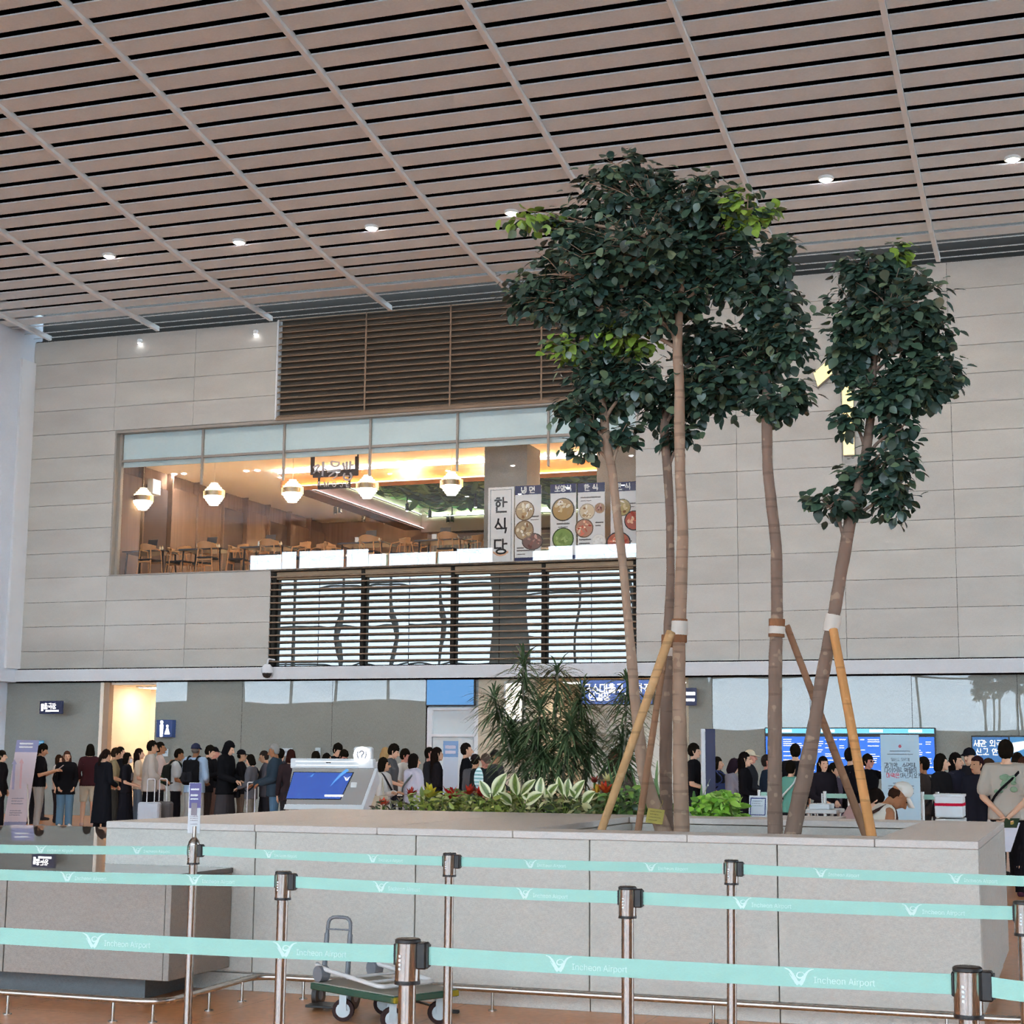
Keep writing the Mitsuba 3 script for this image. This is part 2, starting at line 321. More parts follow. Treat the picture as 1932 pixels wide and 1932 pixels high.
part(ce, 'planks_out_of_sight', cat(far), 'ceiling_metal', smooth=False, kind='stuff')
for x in RX + [RX[0] - 3.208 * k for k in range(1, 11)]:
    part(ce, 'runner', sheet(x - .045, x + .045, np.linspace(FY, WY - .02, 36) if x < -28 or x > 1 else np.linspace(FY, WY - .02, 60), -.07, .12), 'ceiling_edge', smooth=False)
for y0, y1 in ((33.98, 34.0), (34.52, 34.54), (34.93, 34.95)):
    part(ce, 'edge_rail', sheet(-27.4, 26, [y0, y1], -.01, .02), 'ceiling_edge', smooth=False)
# --- round downlights in the ceiling, one per bay
scene['lamp_lens'] = diffuse('#fff6ea')
lamp_names = ['first from the left', 'second from the left', 'third from the left', 'half hidden by the tallest tree', 'right of the tallest tree', 'at the right edge of the photo']
for (px, py), nm in zip([(206, 483), (451, 458), (701, 430), (965, 405), (1558, 338), (1910, 298)], lamp_names):
    p = at_y(px, py, 30.2); z = float(prof(p[1])) - .005
    t = thing('ceiling_downlight', f'bright round downlight in the plank ceiling, {nm}', 'ceiling light', 'downlights in the plank ceiling')
    part(t, 'trim_ring', lathe([(.13, z + .03), (.15, z + .02), (.15, z - .03), (.12, z - .035), (.115, z)], 20, (p[0], p[1], 0)), 'ceiling_edge')
    part(t, 'lens', lathe([(.115, z - .01), (.1, z - .05), (.055, z - .075), (.001, z - .085)], 20, (p[0], p[1], 0)), 'lamp_lens', **lamp('#fff4ea', 150))
# the same downlights go on in rows over the hall behind the photographer
t = thing('ceiling_downlight', 'further rows of round downlights over the hall, outside the photo', 'ceiling light', kind='stuff'); far_l, far_r = [], []
for y in (15.4, 5.0, -5.4, -15.8):
    for x in np.arange(-39.3, 17, 3.208):
        z = float(prof(y)) - .005; far_l.append(lathe([(.115, z - .01), (.1, z - .05), (.055, z - .075), (.001, z - .085)], 10, (x, y, 0))); far_r.append(lathe([(.13, z + .03), (.15, z + .02), (.15, z - .03), (.12, z - .035), (.115, z)], 10, (x, y, 0)))
part(t, 'lens', cat(far_l), 'lamp_lens', kind='stuff', **lamp('#fff4ea', 150)); part(t, 'trim_ring', cat(far_r), 'ceiling_edge', kind='stuff')
for n, (px, py) in enumerate([(264, 644), (483, 627)]):
    p = at_y(px, py, WY - .05)
    t = thing('wall_spotlight', 'small spotlight on the cladding near the ceiling, ' + ('left one' if n == 0 else 'right one beside the upper louvres'), 'spotlight')
    part(t, 'housing', tube([p + [0, .05, .02], p + [0, -.06, 0]], .05, 12), 'ceiling_edge')
    part(t, 'lens', lathe([(.045, 0), (.03, -.02), (.001, -.028)], 14, (p[0], p[1] - .03, p[2] - .05)), 'lamp_lens', **lamp('#ffffff', 4))

# --- louvres: bronze blades over a dark field above, over mirror glass below
def bronze_fn(p, n, uv):
    return mix(C3('#8b7a69'), C3('#77685a'), fbm(p.x * 1.5, p.y * 8, p.z * 14, 3))
scene['louvre_bronze'] = tex_diffuse(bronze_fn)
scene['louvre_dark'] = diffuse('#35332f')
scene['void_brown'] = diffuse('#5a544c')
LX0, LX1 = -18.32, OX1
up = thing('louvre_screen', 'wide bronze horizontal louvre screen high on the wall under the ceiling', 'louvre')
part(up, 'backing', bx(LX0, LX1, WY + .16, WY + .2, OZ1, WTOP), 'void_brown')
blade = ply(moved(bx(0, LX1 - LX0, -.075, .075, -.011, .011, .003), turn((1, 0, 0), 24)), 'louvre_bronze', smooth=False)
for k in range(17):
    part(up, 'blade', blade, M=move(LX0, WY + .05, OZ1 + .1 + k * .1515))
for px in (690, 850, 1022):
    x = at_y(px, 700, WY)[0]; part(up, 'post', bx(x - .02, x + .02, WY - .035, WY - .018, OZ1 + .04, WTOP), 'louvre_bronze')
part(up, 'bottom_rail', bx(LX0, LX1, WY - .04, WY + .2, OZ1 - .02, OZ1 + .05), 'louvre_bronze')
part(up, 'side_trim', bx(LX0 - .012, LX0 + .025, WY - .04, WY + .16, OZ1, WTOP), 'ceiling_edge')
lo = thing('louvre_screen', 'bronze horizontal louvre blades in front of mirroring glass under the restaurant', 'louvre')
scene['mirror_glass'] = {'type': 'twosided', 'b': {'type': 'plastic', 'diffuse_reflectance': rgb(lin('#5f6663')), 'int_ior': 2.2}}
gxs = [LX0] + [at_y(px, 1150, WY)[0] for px in (681, 851, 1023)] + [LX1]
wavy = random.Random(9)
def pane(x0, x1, z0, z1, y, amp=.0035, nx=18, nz=8, th=.02):
    """A sheet of glass with the slight bow that float glass has when it is clamped: it bends what it mirrors."""
    u, v = np.meshgrid(np.linspace(0, 1, nx), np.linspace(0, 1, nz), indexing='ij'); a, b, c = wavy.uniform(-1, 1), wavy.uniform(-1, 1), wavy.uniform(0, 6)
    w = amp * (a * np.sin(np.pi * u) * np.sin(np.pi * v) * 2 + .35 * b * np.sin(2.7 * np.pi * u + c) * np.sin(2 * np.pi * v + c))
    V = np.stack([x0 + (x1 - x0) * u, y + w, z0 + (z1 - z0) * v], -1).reshape(-1, 3)
    i, j = np.meshgrid(np.arange(nx - 1), np.arange(nz - 1), indexing='ij'); q = (i * nz + j).ravel()
    return tm(V, np.vstack([np.stack([q, q + nz, q + nz + 1], 1), np.stack([q, q + nz + 1, q + 1], 1)]))
for a, b in zip(gxs, gxs[1:]):
    for k in range(2):
        xa, xb = a + (b - a) * k / 2, a + (b - a) * (k + 1) / 2
        part(lo, 'glass_pane', pane(xa + .008, xb - .008, 3.62, OZ0 - .02, WY + .22, .0009), 'mirror_glass', smooth=True)
part(lo, 'backing', bx(LX0, LX1, WY + .26, WY + .3, 3.6, OZ0), 'louvre_dark')
blade2 = ply(bx(0, LX1 - LX0, -.05, .05, -.017, .017, .003), 'louvre_bronze', smooth=False)
for k in range(15): part(lo, 'blade', blade2, M=move(LX0, WY + .02, 3.72 + k * .1565))
for x in [LX0 + .06] + gxs[1:-1] + [LX1 - .04]: part(lo, 'post', bx(x - .045, x + .045, WY + .075, WY + .2, 3.62, OZ0 - .01), 'louvre_dark')
part(lo, 'top_rail', bx(LX0, LX1, WY - .03, WY + .2, OZ0 - .03, OZ0 + .012), 'louvre_dark')

# --- lower wall: dark polished stone slabs that mirror the windows across the hall
def granite_fn(p, n, uv):
    a = noise(p.x * 70, p.y * 70, p.z * 70) - .5; b = fbm(p.x * .6, 0, p.z * .6, 3) - .5
    return C3('#858a84') * (1 + .3 * a + .14 * b)
scene['granite_dark'] = tex_plastic(granite_fn, .1, 1.62, smooth=True)
gl = struct('wall_back', cat([bx(-25.75, -22.86, WY + .1, WY + .25, 0, 3.26), bx(-21.42, -14.26, WY + .1, WY + .25, 0, 3.26), bx(-8.08, 26, WY + .1, WY + .25, 0, 3.26)]), 'joint_dark')
for a, b, n in ((-25.75, -22.86, 1), (-21.42, -14.26, 3), (-8.08, -7.55, 1), (-7.55, 9.4, 8)):
    for k in range(n):
        xa, xb = a + (b - a) * k / n, a + (b - a) * (k + 1) / n
        part(gl, 'slab', pane(xa + .005, xb - .005, .0, 3.262, WY + .08, .0011), 'granite_dark', smooth=True)
# --- doorway to the washrooms: lit cream lobby
scene['cream_wall'] = tex_diffuse(speckle('#efe6d6', .02, 40, .03, .6))
scene['brown_trim'] = diffuse('#a08a76')
struct('wall_back', cat([bx(-22.95, -21.3, WY + 2.2, WY + 2.4, 0, 3.26), bx(-22.95, -22.86, WY, WY + 2.4, 0, 3.26), bx(-21.42, -21.3, WY + .26, WY + 2.4, 0, 3.26), bx(-22.95, -21.3, WY + .1, WY + 2.4, 3.2, 3.26)]), 'cream_wall', label='cream lobby of the washrooms seen through the doorway')
struct('trim_2', bx(-22.86, -22.7, WY + .02, WY + .2, 0, 3.26), 'brown_trim')
t = thing('lobby_light', 'flat warm ceiling light just inside the washroom doorway', 'ceiling light')
part(t, 'frame', bx(-22.5, -21.6, WY + .9, WY + 1.6, 3.17, 3.199), 'white_paint'); part(t, 'diffuser', bx(-22.45, -21.65, WY + .95, WY + 1.55, 3.155, 3.17), 'lamp_lens', **lamp('#ffe9cc', 3.5))
# --- bay with the staff door and the blue screen, beige passage, exit hall
scene['beige_stone'] = tex_diffuse(speckle('#c2b9a4', .08, 60, .08, .7))
scene['door_white'] = diffuse('#c9d2d4')
struct('wall_back', bx(-14.26, -12.99, WY + .2, WY + .3, 0, 3.26), 'door_white', label='white frame wall around the staff door')
dr1 = struct('door_1', bx(-14.1, -13.1, WY + .13, WY + .19, 0, 1.94), 'door_white', label='white staff door under the blue screen')
part(dr1, 'handle', cat([cyl((-13.2, WY + .13, 1.0), (-13.2, WY + .07, 1.0), .012, 8), cyl((-13.2, WY + .07, 1.0), (-13.33, WY + .07, 1.0), .012, 8)]), 'ceiling_edge')
struct('trim_3', cat([bx(-14.24, -14.12, WY + .1, WY + .2, 0, 2.62), bx(-13.08, -12.99, WY + .1, WY + .2, 0, 2.62), bx(-14.12, -13.08, WY + .1, WY + .2, 1.95, 2.02), bx(-14.12, -13.08, WY + .1, WY + .2, 2.56, 2.62)]), 'white_paint')
struct('wall_back', cat([bx(-12.99, -11.6, WY + .12, WY + .3, 0, 3.26), bx(-11.7, -11.6, WY + .12, WY + 4.2, 0, 3.26), bx(-8.18, -8.08, WY + .3, WY + 4.2, 0, 3.26), bx(-11.7, -8.08, WY + .1, WY + 4.2, 3.26, 3.3)]), 'beige_stone', label='beige stone passage behind the large spiky plants')
struct('wall_back', bx(-11.6, -8.08, WY + 4.0, WY + 4.2, 0, 3.26), 'door_white', label='pale end wall of the passage under the blue sign')
t = thing('passage_ceiling_light', 'long white ceiling light of the passage under the blue sign', 'ceiling light'); part(t, 'frame', bx(-11.3, -8.4, WY + 1.0, WY + 1.7, 3.22, 3.26), 'white_paint'); part(t, 'diffuser', bx(-11.25, -8.45, WY + 1.05, WY + 1.65, 3.21, 3.22), 'lamp_lens', **lamp('#fff4e4', 2.2))
struct('floor', bx(-27, 26, WY + .3, WY + 4.4, -.2, 0), 'floor_stone')
t = thing('passage_light', 'bright warm lit panel in the beige passage behind the spiky plants', 'light')
part(t, 'frame', bx(-12.35, -11.85, WY + .06, WY + .12, 2.3, 3.2), 'white_paint'); part(t, 'diffuser', bx(-12.3, -11.9, WY + .05, WY + .06, 2.35, 3.15), 'lamp_lens', **glow('#fff2d8', 2.5))
# ================================================================ the stone planter, the dark stone counter and the kick rail
def stone_fn(tone, a=.10, b=.05):
    c = [float(x) for x in lin(tone)]
    def fn(p, n, uv):
        s = noise(p.x * 170, p.y * 170, p.z * 170) - .5; q = noise(p.x * 60, p.y * 60, p.z * 60) - .5; g = fbm(p.x * 1.1, p.y * 1.1, p.z * 1.1, 3) - .5
        return mi.Color3f(c) * (1 + a * 2 * s + a * q + b * 2 * g)
    return fn
scene['granite_light'] = tex_plastic(stone_fn('#c3beb4'), .32, 1.45)
scene['granite_top'] = tex_plastic(stone_fn('#cdc4bc', .08), .28, 1.5)
scene['granite_brown'] = tex_plastic(stone_fn('#8a837b', .10, .04), .22, 1.5)
scene['granite_black'] = tex_plastic(stone_fn('#55524f', .12, .05), .035, 1.5, smooth=True)
scene['granite_kick'] = tex_plastic(stone_fn('#5e6263', .12), .3, 1.45)
scene['soil'] = diffuse('#3c342c')
PT_, PF = 1.043, 9.55                         # top and front face of the planter
PX = [-6.17, -5.052, -3.937, -2.812, -1.685, -.562]
t = thing('stone_planter', 'long light grey granite planter holding the tall trees, behind the belts', 'planter')
wx0, wx1, wy0, wy1 = -3.3, -1.13, 9.93, 12.28
PB = 12.75
for a, b in zip(PX, PX[1:]): part(t, 'front_slab', bx(a + .003, b - .003, PF, PF + .04, .118, PT_ - .045, .003), 'granite_light', smooth=False)
for a, b in zip(PX, PX[1:]): part(t, 'plinth', bx(a + .003, b - .003, PF + .02, PF + .06, 0, .106, .002), 'granite_light', smooth=False)
for k in range(3):
    y0, y1 = PF + .04 + (PB - PF - .04) * k / 3, PF + .04 + (PB - PF - .04) * (k + 1) / 3
    part(t, 'side_slab', bx(PX[-1] - .04, PX[-1], y0 + .002, y1 - .002, .118, PT_ - .045, .003), 'granite_light', smooth=False)
    part(t, 'side_slab', bx(PX[0], PX[0] + .04, y0 + .002, y1 - .002, 0, PT_ - .045, .003), 'granite_light', smooth=False)
part(t, 'core', cat([bx(PX[0] + .04, wx0, PF + .045, PB, 0, PT_ - .05), bx(wx1, PX[-1] - .045, PF + .045, PB, 0, PT_ - .05), bx(wx0, wx1, PF + .06, wy0, 0, PT_ - .05), bx(wx0, wx1, wy1, PB, 0, PT_ - .05)]), 'granite_light', smooth=False)
tops = [(PX[0], -5.06, PF, PB), (-5.06, -4.2, PF, PB), (-4.2, wx0, PF, PB), (wx1, PX[-1], PF, PB)] + [(wx0 + (wx1 - wx0) * k / 2, wx0 + (wx1 - wx0) * (k + 1) / 2, PF, wy0) for k in range(2)] + [(wx0, wx1, wy1, PB)]
for x0, x1, y0, y1 in tops: part(t, 'top_slab', bx(x0 + .0015, x1 - .0015, y0 - .004 * (y0 == PF), y1, PT_ - .045, PT_, .004), 'granite_top', smooth=False)
for x0, x1, y0, y1 in ((wx0, wx0 + .03, wy0, wy1), (wx1 - .03, wx1, wy0, wy1), (wx0, wx1, wy1 - .03, wy1)):
    part(t, 'lining_slab', bx(x0, x1, y0, y1, .3, PT_ - .05), 'granite_light', smooth=False)
part(t, 'soil', bx(wx0, wx1, wy0, wy1, .3, .8), 'soil', smooth=False)
bed = thing('planter_bed', 'raised granite flower bed behind the tree planter, full of low plants', 'planter')
BX0, BX1, BY0, BY1 = -6.1, -2.05, PB + .02, 15.2
part(bed, 'curb', cat([bx(BX0, BX1, BY0, BY0 + .12, 0, PT_ - .02), bx(BX0, BX1, BY1 - .15, BY1, 0, .98), bx(BX0, BX0 + .15, BY0 + .12, BY1 - .15, 0, .98), bx(-2.72, BX1, BY0 + .12, BY1 - .15, 0, .98)]), 'granite_top', smooth=False)
part(bed, 'soil', bx(BX0 + .15, -2.72, BY0 + .12, BY1 - .15, 0, .93), 'soil', smooth=False)
# dark counter with a polished top that mirrors the wall
ct = thing('stone_counter', 'low brown granite counter with a polished dark top left of the planter', 'counter')
CZ = .768
part(ct, 'front_slab', bx(-6.38, -5.252, 8.8, 8.84, .145, CZ - .03, .003), 'granite_brown', smooth=False)
for k in range(3): part(ct, 'front_slab', bx(-6.386 - 1.3 * (k + 1) + .006, -6.386 - 1.3 * k, 8.8, 8.84, .145, CZ - .03, .003), 'granite_brown', smooth=False)
part(ct, 'side_slab', bx(-5.25, -5.21, 8.8, 9.545, .145, CZ - .03, .003), 'granite_brown', smooth=False)
part(ct, 'core', cat([bx(-10.3, -5.26, 8.85, 9.545, .15, CZ - .035), bx(-10.3, -6.2, 9.545, 14.3, .15, CZ - .035)]), 'granite_brown', smooth=False)
part(ct, 'top', extr(Polygon([(-10.3, 8.795), (-5.205, 8.795), (-5.205, 9.545), (-6.18, 9.545), (-6.18, 14.3), (-10.3, 14.3)]), .03), 'granite_black', smooth=False, M=move(0, 0, CZ - .03))
part(ct, 'kick_base', cat([bx(-10.2, -5.5, 9.02, 9.545, 0, .15), bx(-10.2, -6.4, 9.545, 14.1, 0, .15)]), 'granite_kick', smooth=False)
# stainless kick rail
scene['steel'] = {'type': 'roughconductor', 'material': 'none', 'specular_reflectance': rgb([.56, .52, .48]), 'alpha': .14}
scene['steel_bright'] = {'type': 'roughconductor', 'material': 'none', 'specular_reflectance': rgb([.50, .46, .43]), 'alpha': .05}
scene['rubber_black'] = gloss('#161617', .3)
rail = thing('kick_rail', 'low stainless steel tube rail on short posts around counter and planter', 'rail')
path = [(-10.4, 8.2), (-4.88, 8.2), (-4.93, 9.38), (-.28, 9.38), (-.25, 13.2)]
part(rail, 'tube', tube(fillet([(x, y, .122) for x, y in path], .16, 6), .018, 12), 'steel', smooth=True)
for x, y in ((-5.9, 8.2), (-5.2, 8.2), (-4.98, 8.26), (-6.9, 8.2), (-4.9, 8.75), (-4.9, 9.15), (-4.6, 9.38), (-3.36, 9.38), (-2.03, 9.38), (-.75, 9.38), (-.26, 10.4), (-.26, 12)):
    p = part(rail, 'post', cyl((x, y, 0), (x, y, .115), .009, 8), 'steel', smooth=True); part(p, 'foot', cyl((x, y, 0), (x, y, .006), .026, 12), 'steel')

# ================================================================ belt stanchions
scene['belt_green'] = tex_diffuse(lambda p, n, uv: C3('#9fccbf') * (.95 + .1 * noise(p.x * 300, p.y * 300, p.z * 900)))
scene['belt_print'] = diffuse('#cfe6de')
POST = {'a1': (-1.729, 4.15), 'a2': (-.278, 4.116), 'b1': (-3.212, 6.33), 'b2': (-1.66, 6.15), 'b3': (-.215, 6.1), 'c1': (-4.70, 8.16), 'c2': (-3.069, 7.9), 'c3': (-1.640, 7.98)}
SAY = {'a1': 'nearest row, in front of the flat trolley', 'a2': 'nearest row, at the lower right corner of the planter', 'b1': 'middle row, left of the flat trolley', 'b2': 'middle row, in front of the middle of the planter',
       'b3': 'middle row, cut by the right photo edge', 'c1': 'far row, carrying a small upright notice', 'c2': 'far row, just right of the flat trolley', 'c3': 'far row, below the right pair of trees'}
pole = ply(cyl((0, 0, .012), (0, 0, .89), .0235, 20), 'steel_bright', smooth=30)
head = ply(lathe([(.0235, .888), (.033, .889), (.0335, .893), (.0335, .99), (.033, .994), (.03, .996)], 24), 'steel_bright', smooth=30)
ring = ply(lathe([(.02, .880), (.0345, .881), (.035, .886), (.0345, .891), (.02, .892)], 24), 'rubber_black', smooth=30)
cap = ply(lathe([(.034, .988), (.035, .99), (.0345, .997), (.03, 1.0), (.001, 1.001)], 24), 'rubber_black', smooth=30)
flange = ply(lathe([(.06, 0), (.06, .006), (.05, .012), (.024, .014)], 20), 'steel', smooth=30)
cassette = ply(cat([bx(.030, .058, -.017, .017, .922, .992, .004), bx(.0585, .062, -.012, .012, .928, .986)]), 'rubber_black', smooth=False)
slot = ply(bx(-.037, -.031, -.012, .012, .93, .986, .002), 'rubber_black', smooth=False)
dots = ply(cat([bx(-.012, -.006, -.0345, -.033, z, z + .006) for z in (.92, .931, .942, .953)]), 'ceiling_edge', smooth=False)
for k, (x, y) in POST.items():
    t = thing('belt_stanchion', f'stainless steel belt post in the {SAY[k]}', 'barrier post', 'steel belt posts')
    M = move(x, y, 0) @ turn((0, 1, 0), {'c3': .5}.get(k, 0))
    for n, m in (('pole', pole), ('head', head), ('ring', ring), ('cap', cap), ('floor_flange', flange), ('belt_cassette', cassette), ('belt_slot', slot), ('embossed_mark', dots)):
        if n == 'cap' and k == 'c1': continue
        part(t, n, m, M=M)
x, y = POST['c1']
t = thing('notice_holder', 'small white and violet upright notice on top of the far left belt post', 'sign')
fr = Frame((x - .005, y, 1.0), (.88, .47, 0))
part(t, 'stem', cat([cyl((x, y, .985), (x, y, 1.09), .012, 10), lathe([(.034, .985), (.03, 1.005), (.012, 1.03)], 18, (x, y, 0))]), 'steel')
part(t, 'board', fr.box(-.034, .034, .05, .33, -.008, .004, .002), 'white_paint', smooth=False)
part(t, 'header', fr.box(-.03, .034, .19, .328, .004, .006), cloth('#6a6a98'), smooth=False)
part(t, 'lettering', cat([fr.box(-.024, .022, .288, .298, .006, .007), fr.box(-.024, .016, .255, .266, .006, .007), fr.box(-.024, .018, .236, .244, .006, .007)]), 'white_paint', smooth=False)
part(t, 'small_print', cat([fr.box(-.018, .014, .15, .218, .006, .0075)] + [fr.box(-.022, .02, v, v + .003, .004, .006) for v in (.143, .132, .12, .1)]), cloth('#8f8a92'), smooth=False)

# ---------------------------------------------------------------- the belts and their print
def stroke(P, w0, w1):
    P = curve([(a, b, 0) for a, b in P], 14)[:, :2]; t = np.gradient(P, axis=0); t /= np.linalg.norm(t, axis=1, keepdims=True); nn = np.stack([-t[:, 1], t[:, 0]], 1)
    w = np.linspace(w0, w1, len(P))[:, None] / 2
    return Polygon(np.vstack([P + nn * w, (P - nn * w)[::-1]])).buffer(0)
emblem = unary_union([stroke([(-1.0, .62), (-.62, .42), (-.38, .0), (-.02, -.62)], .06, .34), stroke([(1.0, .62), (.62, .42), (.38, .0), (.02, -.62)], .06, .34),
                      stroke([(-.66, .2), (-.5, -.1), (-.2, -.52)], .03, .1), stroke([(.36, .18), (.12, .34), (-.12, .2), (-.1, -.05), (.1, -.12), (.3, .02)], .05, .15)])
emblem_m = moved(extr(shapely.affinity.scale(emblem, .036, .03, origin=(0, 0)), .0006), np.eye(4))
txt = latin('Incheon Airport', .02, d=.0006); txt.apply_translation((-txt.bounds[0][0], 0, 0)); _s = .148 / txt.bounds[1][0]; txt.apply_transform(np.diag([_s, _s * 1.05, 1, 1]))
emblem_ply, text_ply = ply(emblem_m, 'belt_print', smooth=False), ply(txt, 'belt_print', smooth=False)
def belt(p, q, marks, label, z=.957, h=.0235, sag=.004):
    p, q = np.array([*p, z]), np.array([*q, z]); u = (q - p) / np.linalg.norm(q - p); L = np.linalg.norm(q - p); fr = Frame(p, u); n = 13
    s = np.linspace(0, L, n); dz = -sag * 4 * (s / L) * (1 - s / L)
    V = [fr.o + fr.u * a + fr.v * (d + b) + fr.w * w for a, d in zip(s, dz) for b, w in ((-h, -.0005), (h, -.0005), (h, .0005), (-h, .0005))]
    F = [f for i in range(n - 1) for a, b in ((0, 1), (1, 2), (2, 3), (3, 0)) for f in ((i * 4 + a, i * 4 + b, i * 4 + 4 + b), (i * 4 + a, i * 4 + 4 + b, i * 4 + 4 + a))]
    t = thing('barrier_belt', label, 'belt barrier', 'green barrier belts')
    part(t, 'webbing', tm(V, F), 'belt_green', smooth=False)
    for px in marks:
        d = ray(px, 1700)[:2]; A = np.array([[d[0], -fr.u[0]], [d[1], -fr.u[1]]]); a = np.linalg.solve(A, p[:2])[1]
        dd = -sag * 4 * (a / L) * (1 - a / L)
        for nm, m, da, db in (('emblem', emblem_ply, 0, .002), ('lettering', text_ply, .036, -.012)):
            M = np.eye(4); M[:3, 0], M[:3, 1], M[:3, 2], M[:3, 3] = fr.u, fr.v, fr.w, fr.o + fr.u * (a + da) + fr.v * (dd + db) + fr.w * .0008
            part(t, nm, m, M=M)
def run(left, keys, right, marks, names):
    pts = [left] + [POST[k] for k in keys] + [right]
    for i, (m, nm) in enumerate(zip(marks, names)):
        p, q = np.array(pts[i], float), np.array(pts[i + 1], float); u = (q - p) / np.linalg.norm(q - p)
        if i > 0: p = p + u * .058
        if i < len(pts) - 2: q = q - u * .036
        belt(p, q, m, f'mint green belt, {nm}')
run(at_z(-70, 1746, .98)[:2], ['a1', 'a2'], at_z(2040, 1858, .98)[:2], [(180, 540), (1055, 1505), ()], ['nearest row, running off the left edge', 'nearest row, between the two nearest posts', 'nearest row, running off the right edge'])
run(at_z(-70, 1638, .98)[:2], ['b1', 'b2', 'b3'], (1.2, 6.0), [(125, 365), (718, 990), (1400, 1720), ()], ['middle row, running off the left edge', 'middle row, in front of the planter below the green plants', 'middle row, in front of the planter below the right pair of trees', 'middle row, out past the right edge'])
run(at_z(-70, 1592, .98)[:2], ['c1', 'c2', 'c3'], at_z(2010, 1655, .98)[:2], [(72, 255), (505, 702), (1000, 1228), (1550, 1805)], ['far row, crossing in front of the dark counter', 'far row, from the post with the notice to the next', 'far row, below the low green plants', 'far row, crossing the right end of the planter'])

# ================================================================ flat trolley and folding hand truck
scene['trolley_green'] = gloss('#1d4a3a', .35); scene['deck_mat'] = diffuse('#8d8b83'); scene['tube_white'] = gloss('#dfdcda', .25); scene['tyre'] = diffuse('#3a2d2c'); scene['hub_white'] = gloss('#ccd4d6', .3); scene['tube_grey'] = gloss('#70757c', .25)
cart = thing('platform_trolley', 'green flat platform trolley with its white tube handle folded down', 'trolley')
L0, N0, R0 = np.array([-4.255, 8.76]), np.array([-3.60, 8.42]), np.array([-3.43, 8.86])
uu = (N0 - L0) / np.linalg.norm(N0 - L0); vv = np.array([-uu[1], uu[0]]); DL, DW = .76, .47
def cp(a, b, z): return np.array([*(L0 + uu * a + vv * b), z])           # along the length, across, up
CM = np.eye(4); CM[:2, 0], CM[:2, 1], CM[:3, 3] = uu, vv, cp(0, 0, 0)
part(cart, 'frame', moved(bx(0, DL, 0, DW, .155, .193, .006), CM), 'trolley_green', smooth=False)
part(cart, 'deck_mat', moved(bx(.012, DL - .012, .012, DW - .012, .193, .199), CM), 'deck_mat', smooth=False)
for b in (.03, DW - .03): part(cart, 'bumper', moved(bx(DL - .03, DL + .006, b - .03, b + .03, .158, .19, .004), CM), cloth('#8a7d2c'), smooth=False)
hz = .225
part(cart, 'handle', tube(fillet([cp(.03, .04, hz + .06), cp(.05, .04, hz + .05), cp(.60, .04, hz), cp(.60, DW - .04, hz), cp(.05, DW - .04, hz + .05), cp(.03, DW - .04, hz + .06)], .05), .013, 12), 'tube_white', smooth=True)
for a in (.28, .46): part(cart, 'handle_bar', tube([cp(a, .05, hz + .03 - .045 * a), cp(a, DW - .05, hz + .03 - .045 * a)], .009, 10), 'tube_white', smooth=True)
for b in (.04, DW - .04): part(cart, 'hinge', tube([cp(.055, b - .03, .245), cp(.055, b + .03, .245)], .045, 14), 'tube_grey')
def caster(parent, a, b, deg, r=.062):
    c = cp(a, b, r); d = np.array([math.cos(math.radians(deg)), math.sin(math.radians(deg)), 0]); k = part(parent, 'caster', tube([c - d * .017, c - d * .016, c + d * .016, c + d * .017], [r - .008, r, r, r - .008], 24), 'tyre')
    part(k, 'hub', tube([c - d * .02, c - d * .019, c + d * .019, c + d * .02], [r * .5, r * .66, r * .66, r * .5], 18), 'hub_white')
    part(k, 'fork', cat([moved(bx(-.004, .004, -.02, .02, 0, .1), move(*(c + s * d * .026)) @ turn((0, 0, 1), deg)) for s in (-1, 1)] + [moved(bx(-.03, .03, -.03, .03, .092, .1), move(*c) @ turn((0, 0, 1), deg))]), 'hub_white')
for a, b, deg in ((.66, .07, -55), (.24, .06, -75), (.66, DW - .06, -60), (.2, DW - .08, -75)): caster(cart, a, b, deg)
ht = thing('folding_hand_truck', 'grey folding hand truck standing behind the flat trolley', 'hand truck')
hx, hy = -4.262, 9.16
part(ht, 'handle', tube(fillet([(hx - .078, hy - .05, .12), (hx - .074, hy, .525), (hx + .074, hy, .525), (hx + .078, hy - .05, .12)], .05), .011, 10), 'tube_grey', smooth=True)
part(ht, 'sleeve', cat([tube([(hx + s * .0775, hy - .045, .15), (hx + s * .076, hy - .012, .43)], .015, 10) for s in (-1, 1)]), 'tube_grey', smooth=True)
for z, r in ((.455, .005), (.14, .008)): part(ht, 'crossbar', cyl((hx - .076, hy - .02, z), (hx + .076, hy - .02, z), r, 8), 'tube_grey')
part(ht, 'toe_plate', bx(hx - .12, hy and hx + .12, hy - .2, hy - .04, .02, .035, .003), 'rubber_black', smooth=False)
for s in (-1, 1):
    x = hx + s * .115; k = part(ht, 'wheel', tube([(x - .015, hy - .03, .07), (x - .014, hy - .03, .07), (x + .014, hy - .03, .07), (x + .015, hy - .03, .07)], [.06, .07, .07, .06], 22), 'rubber_black')
    part(k, 'hub', tube([(x - .018, hy - .03, .07), (x + .018, hy - .03, .07)], .03, 14), 'tube_grey')

p = at_z(857, 1909, .012); part(cart, 'foot_pedal', cat([bx(p[0] - .03, p[0] + .03, p[1] - .012, p[1] + .012, .004, .024, .004), tube([p + [-.02, 0, .005], cp(DL - .1, .2, .15)], .007, 8)]), 'rubber_black', smooth=False)
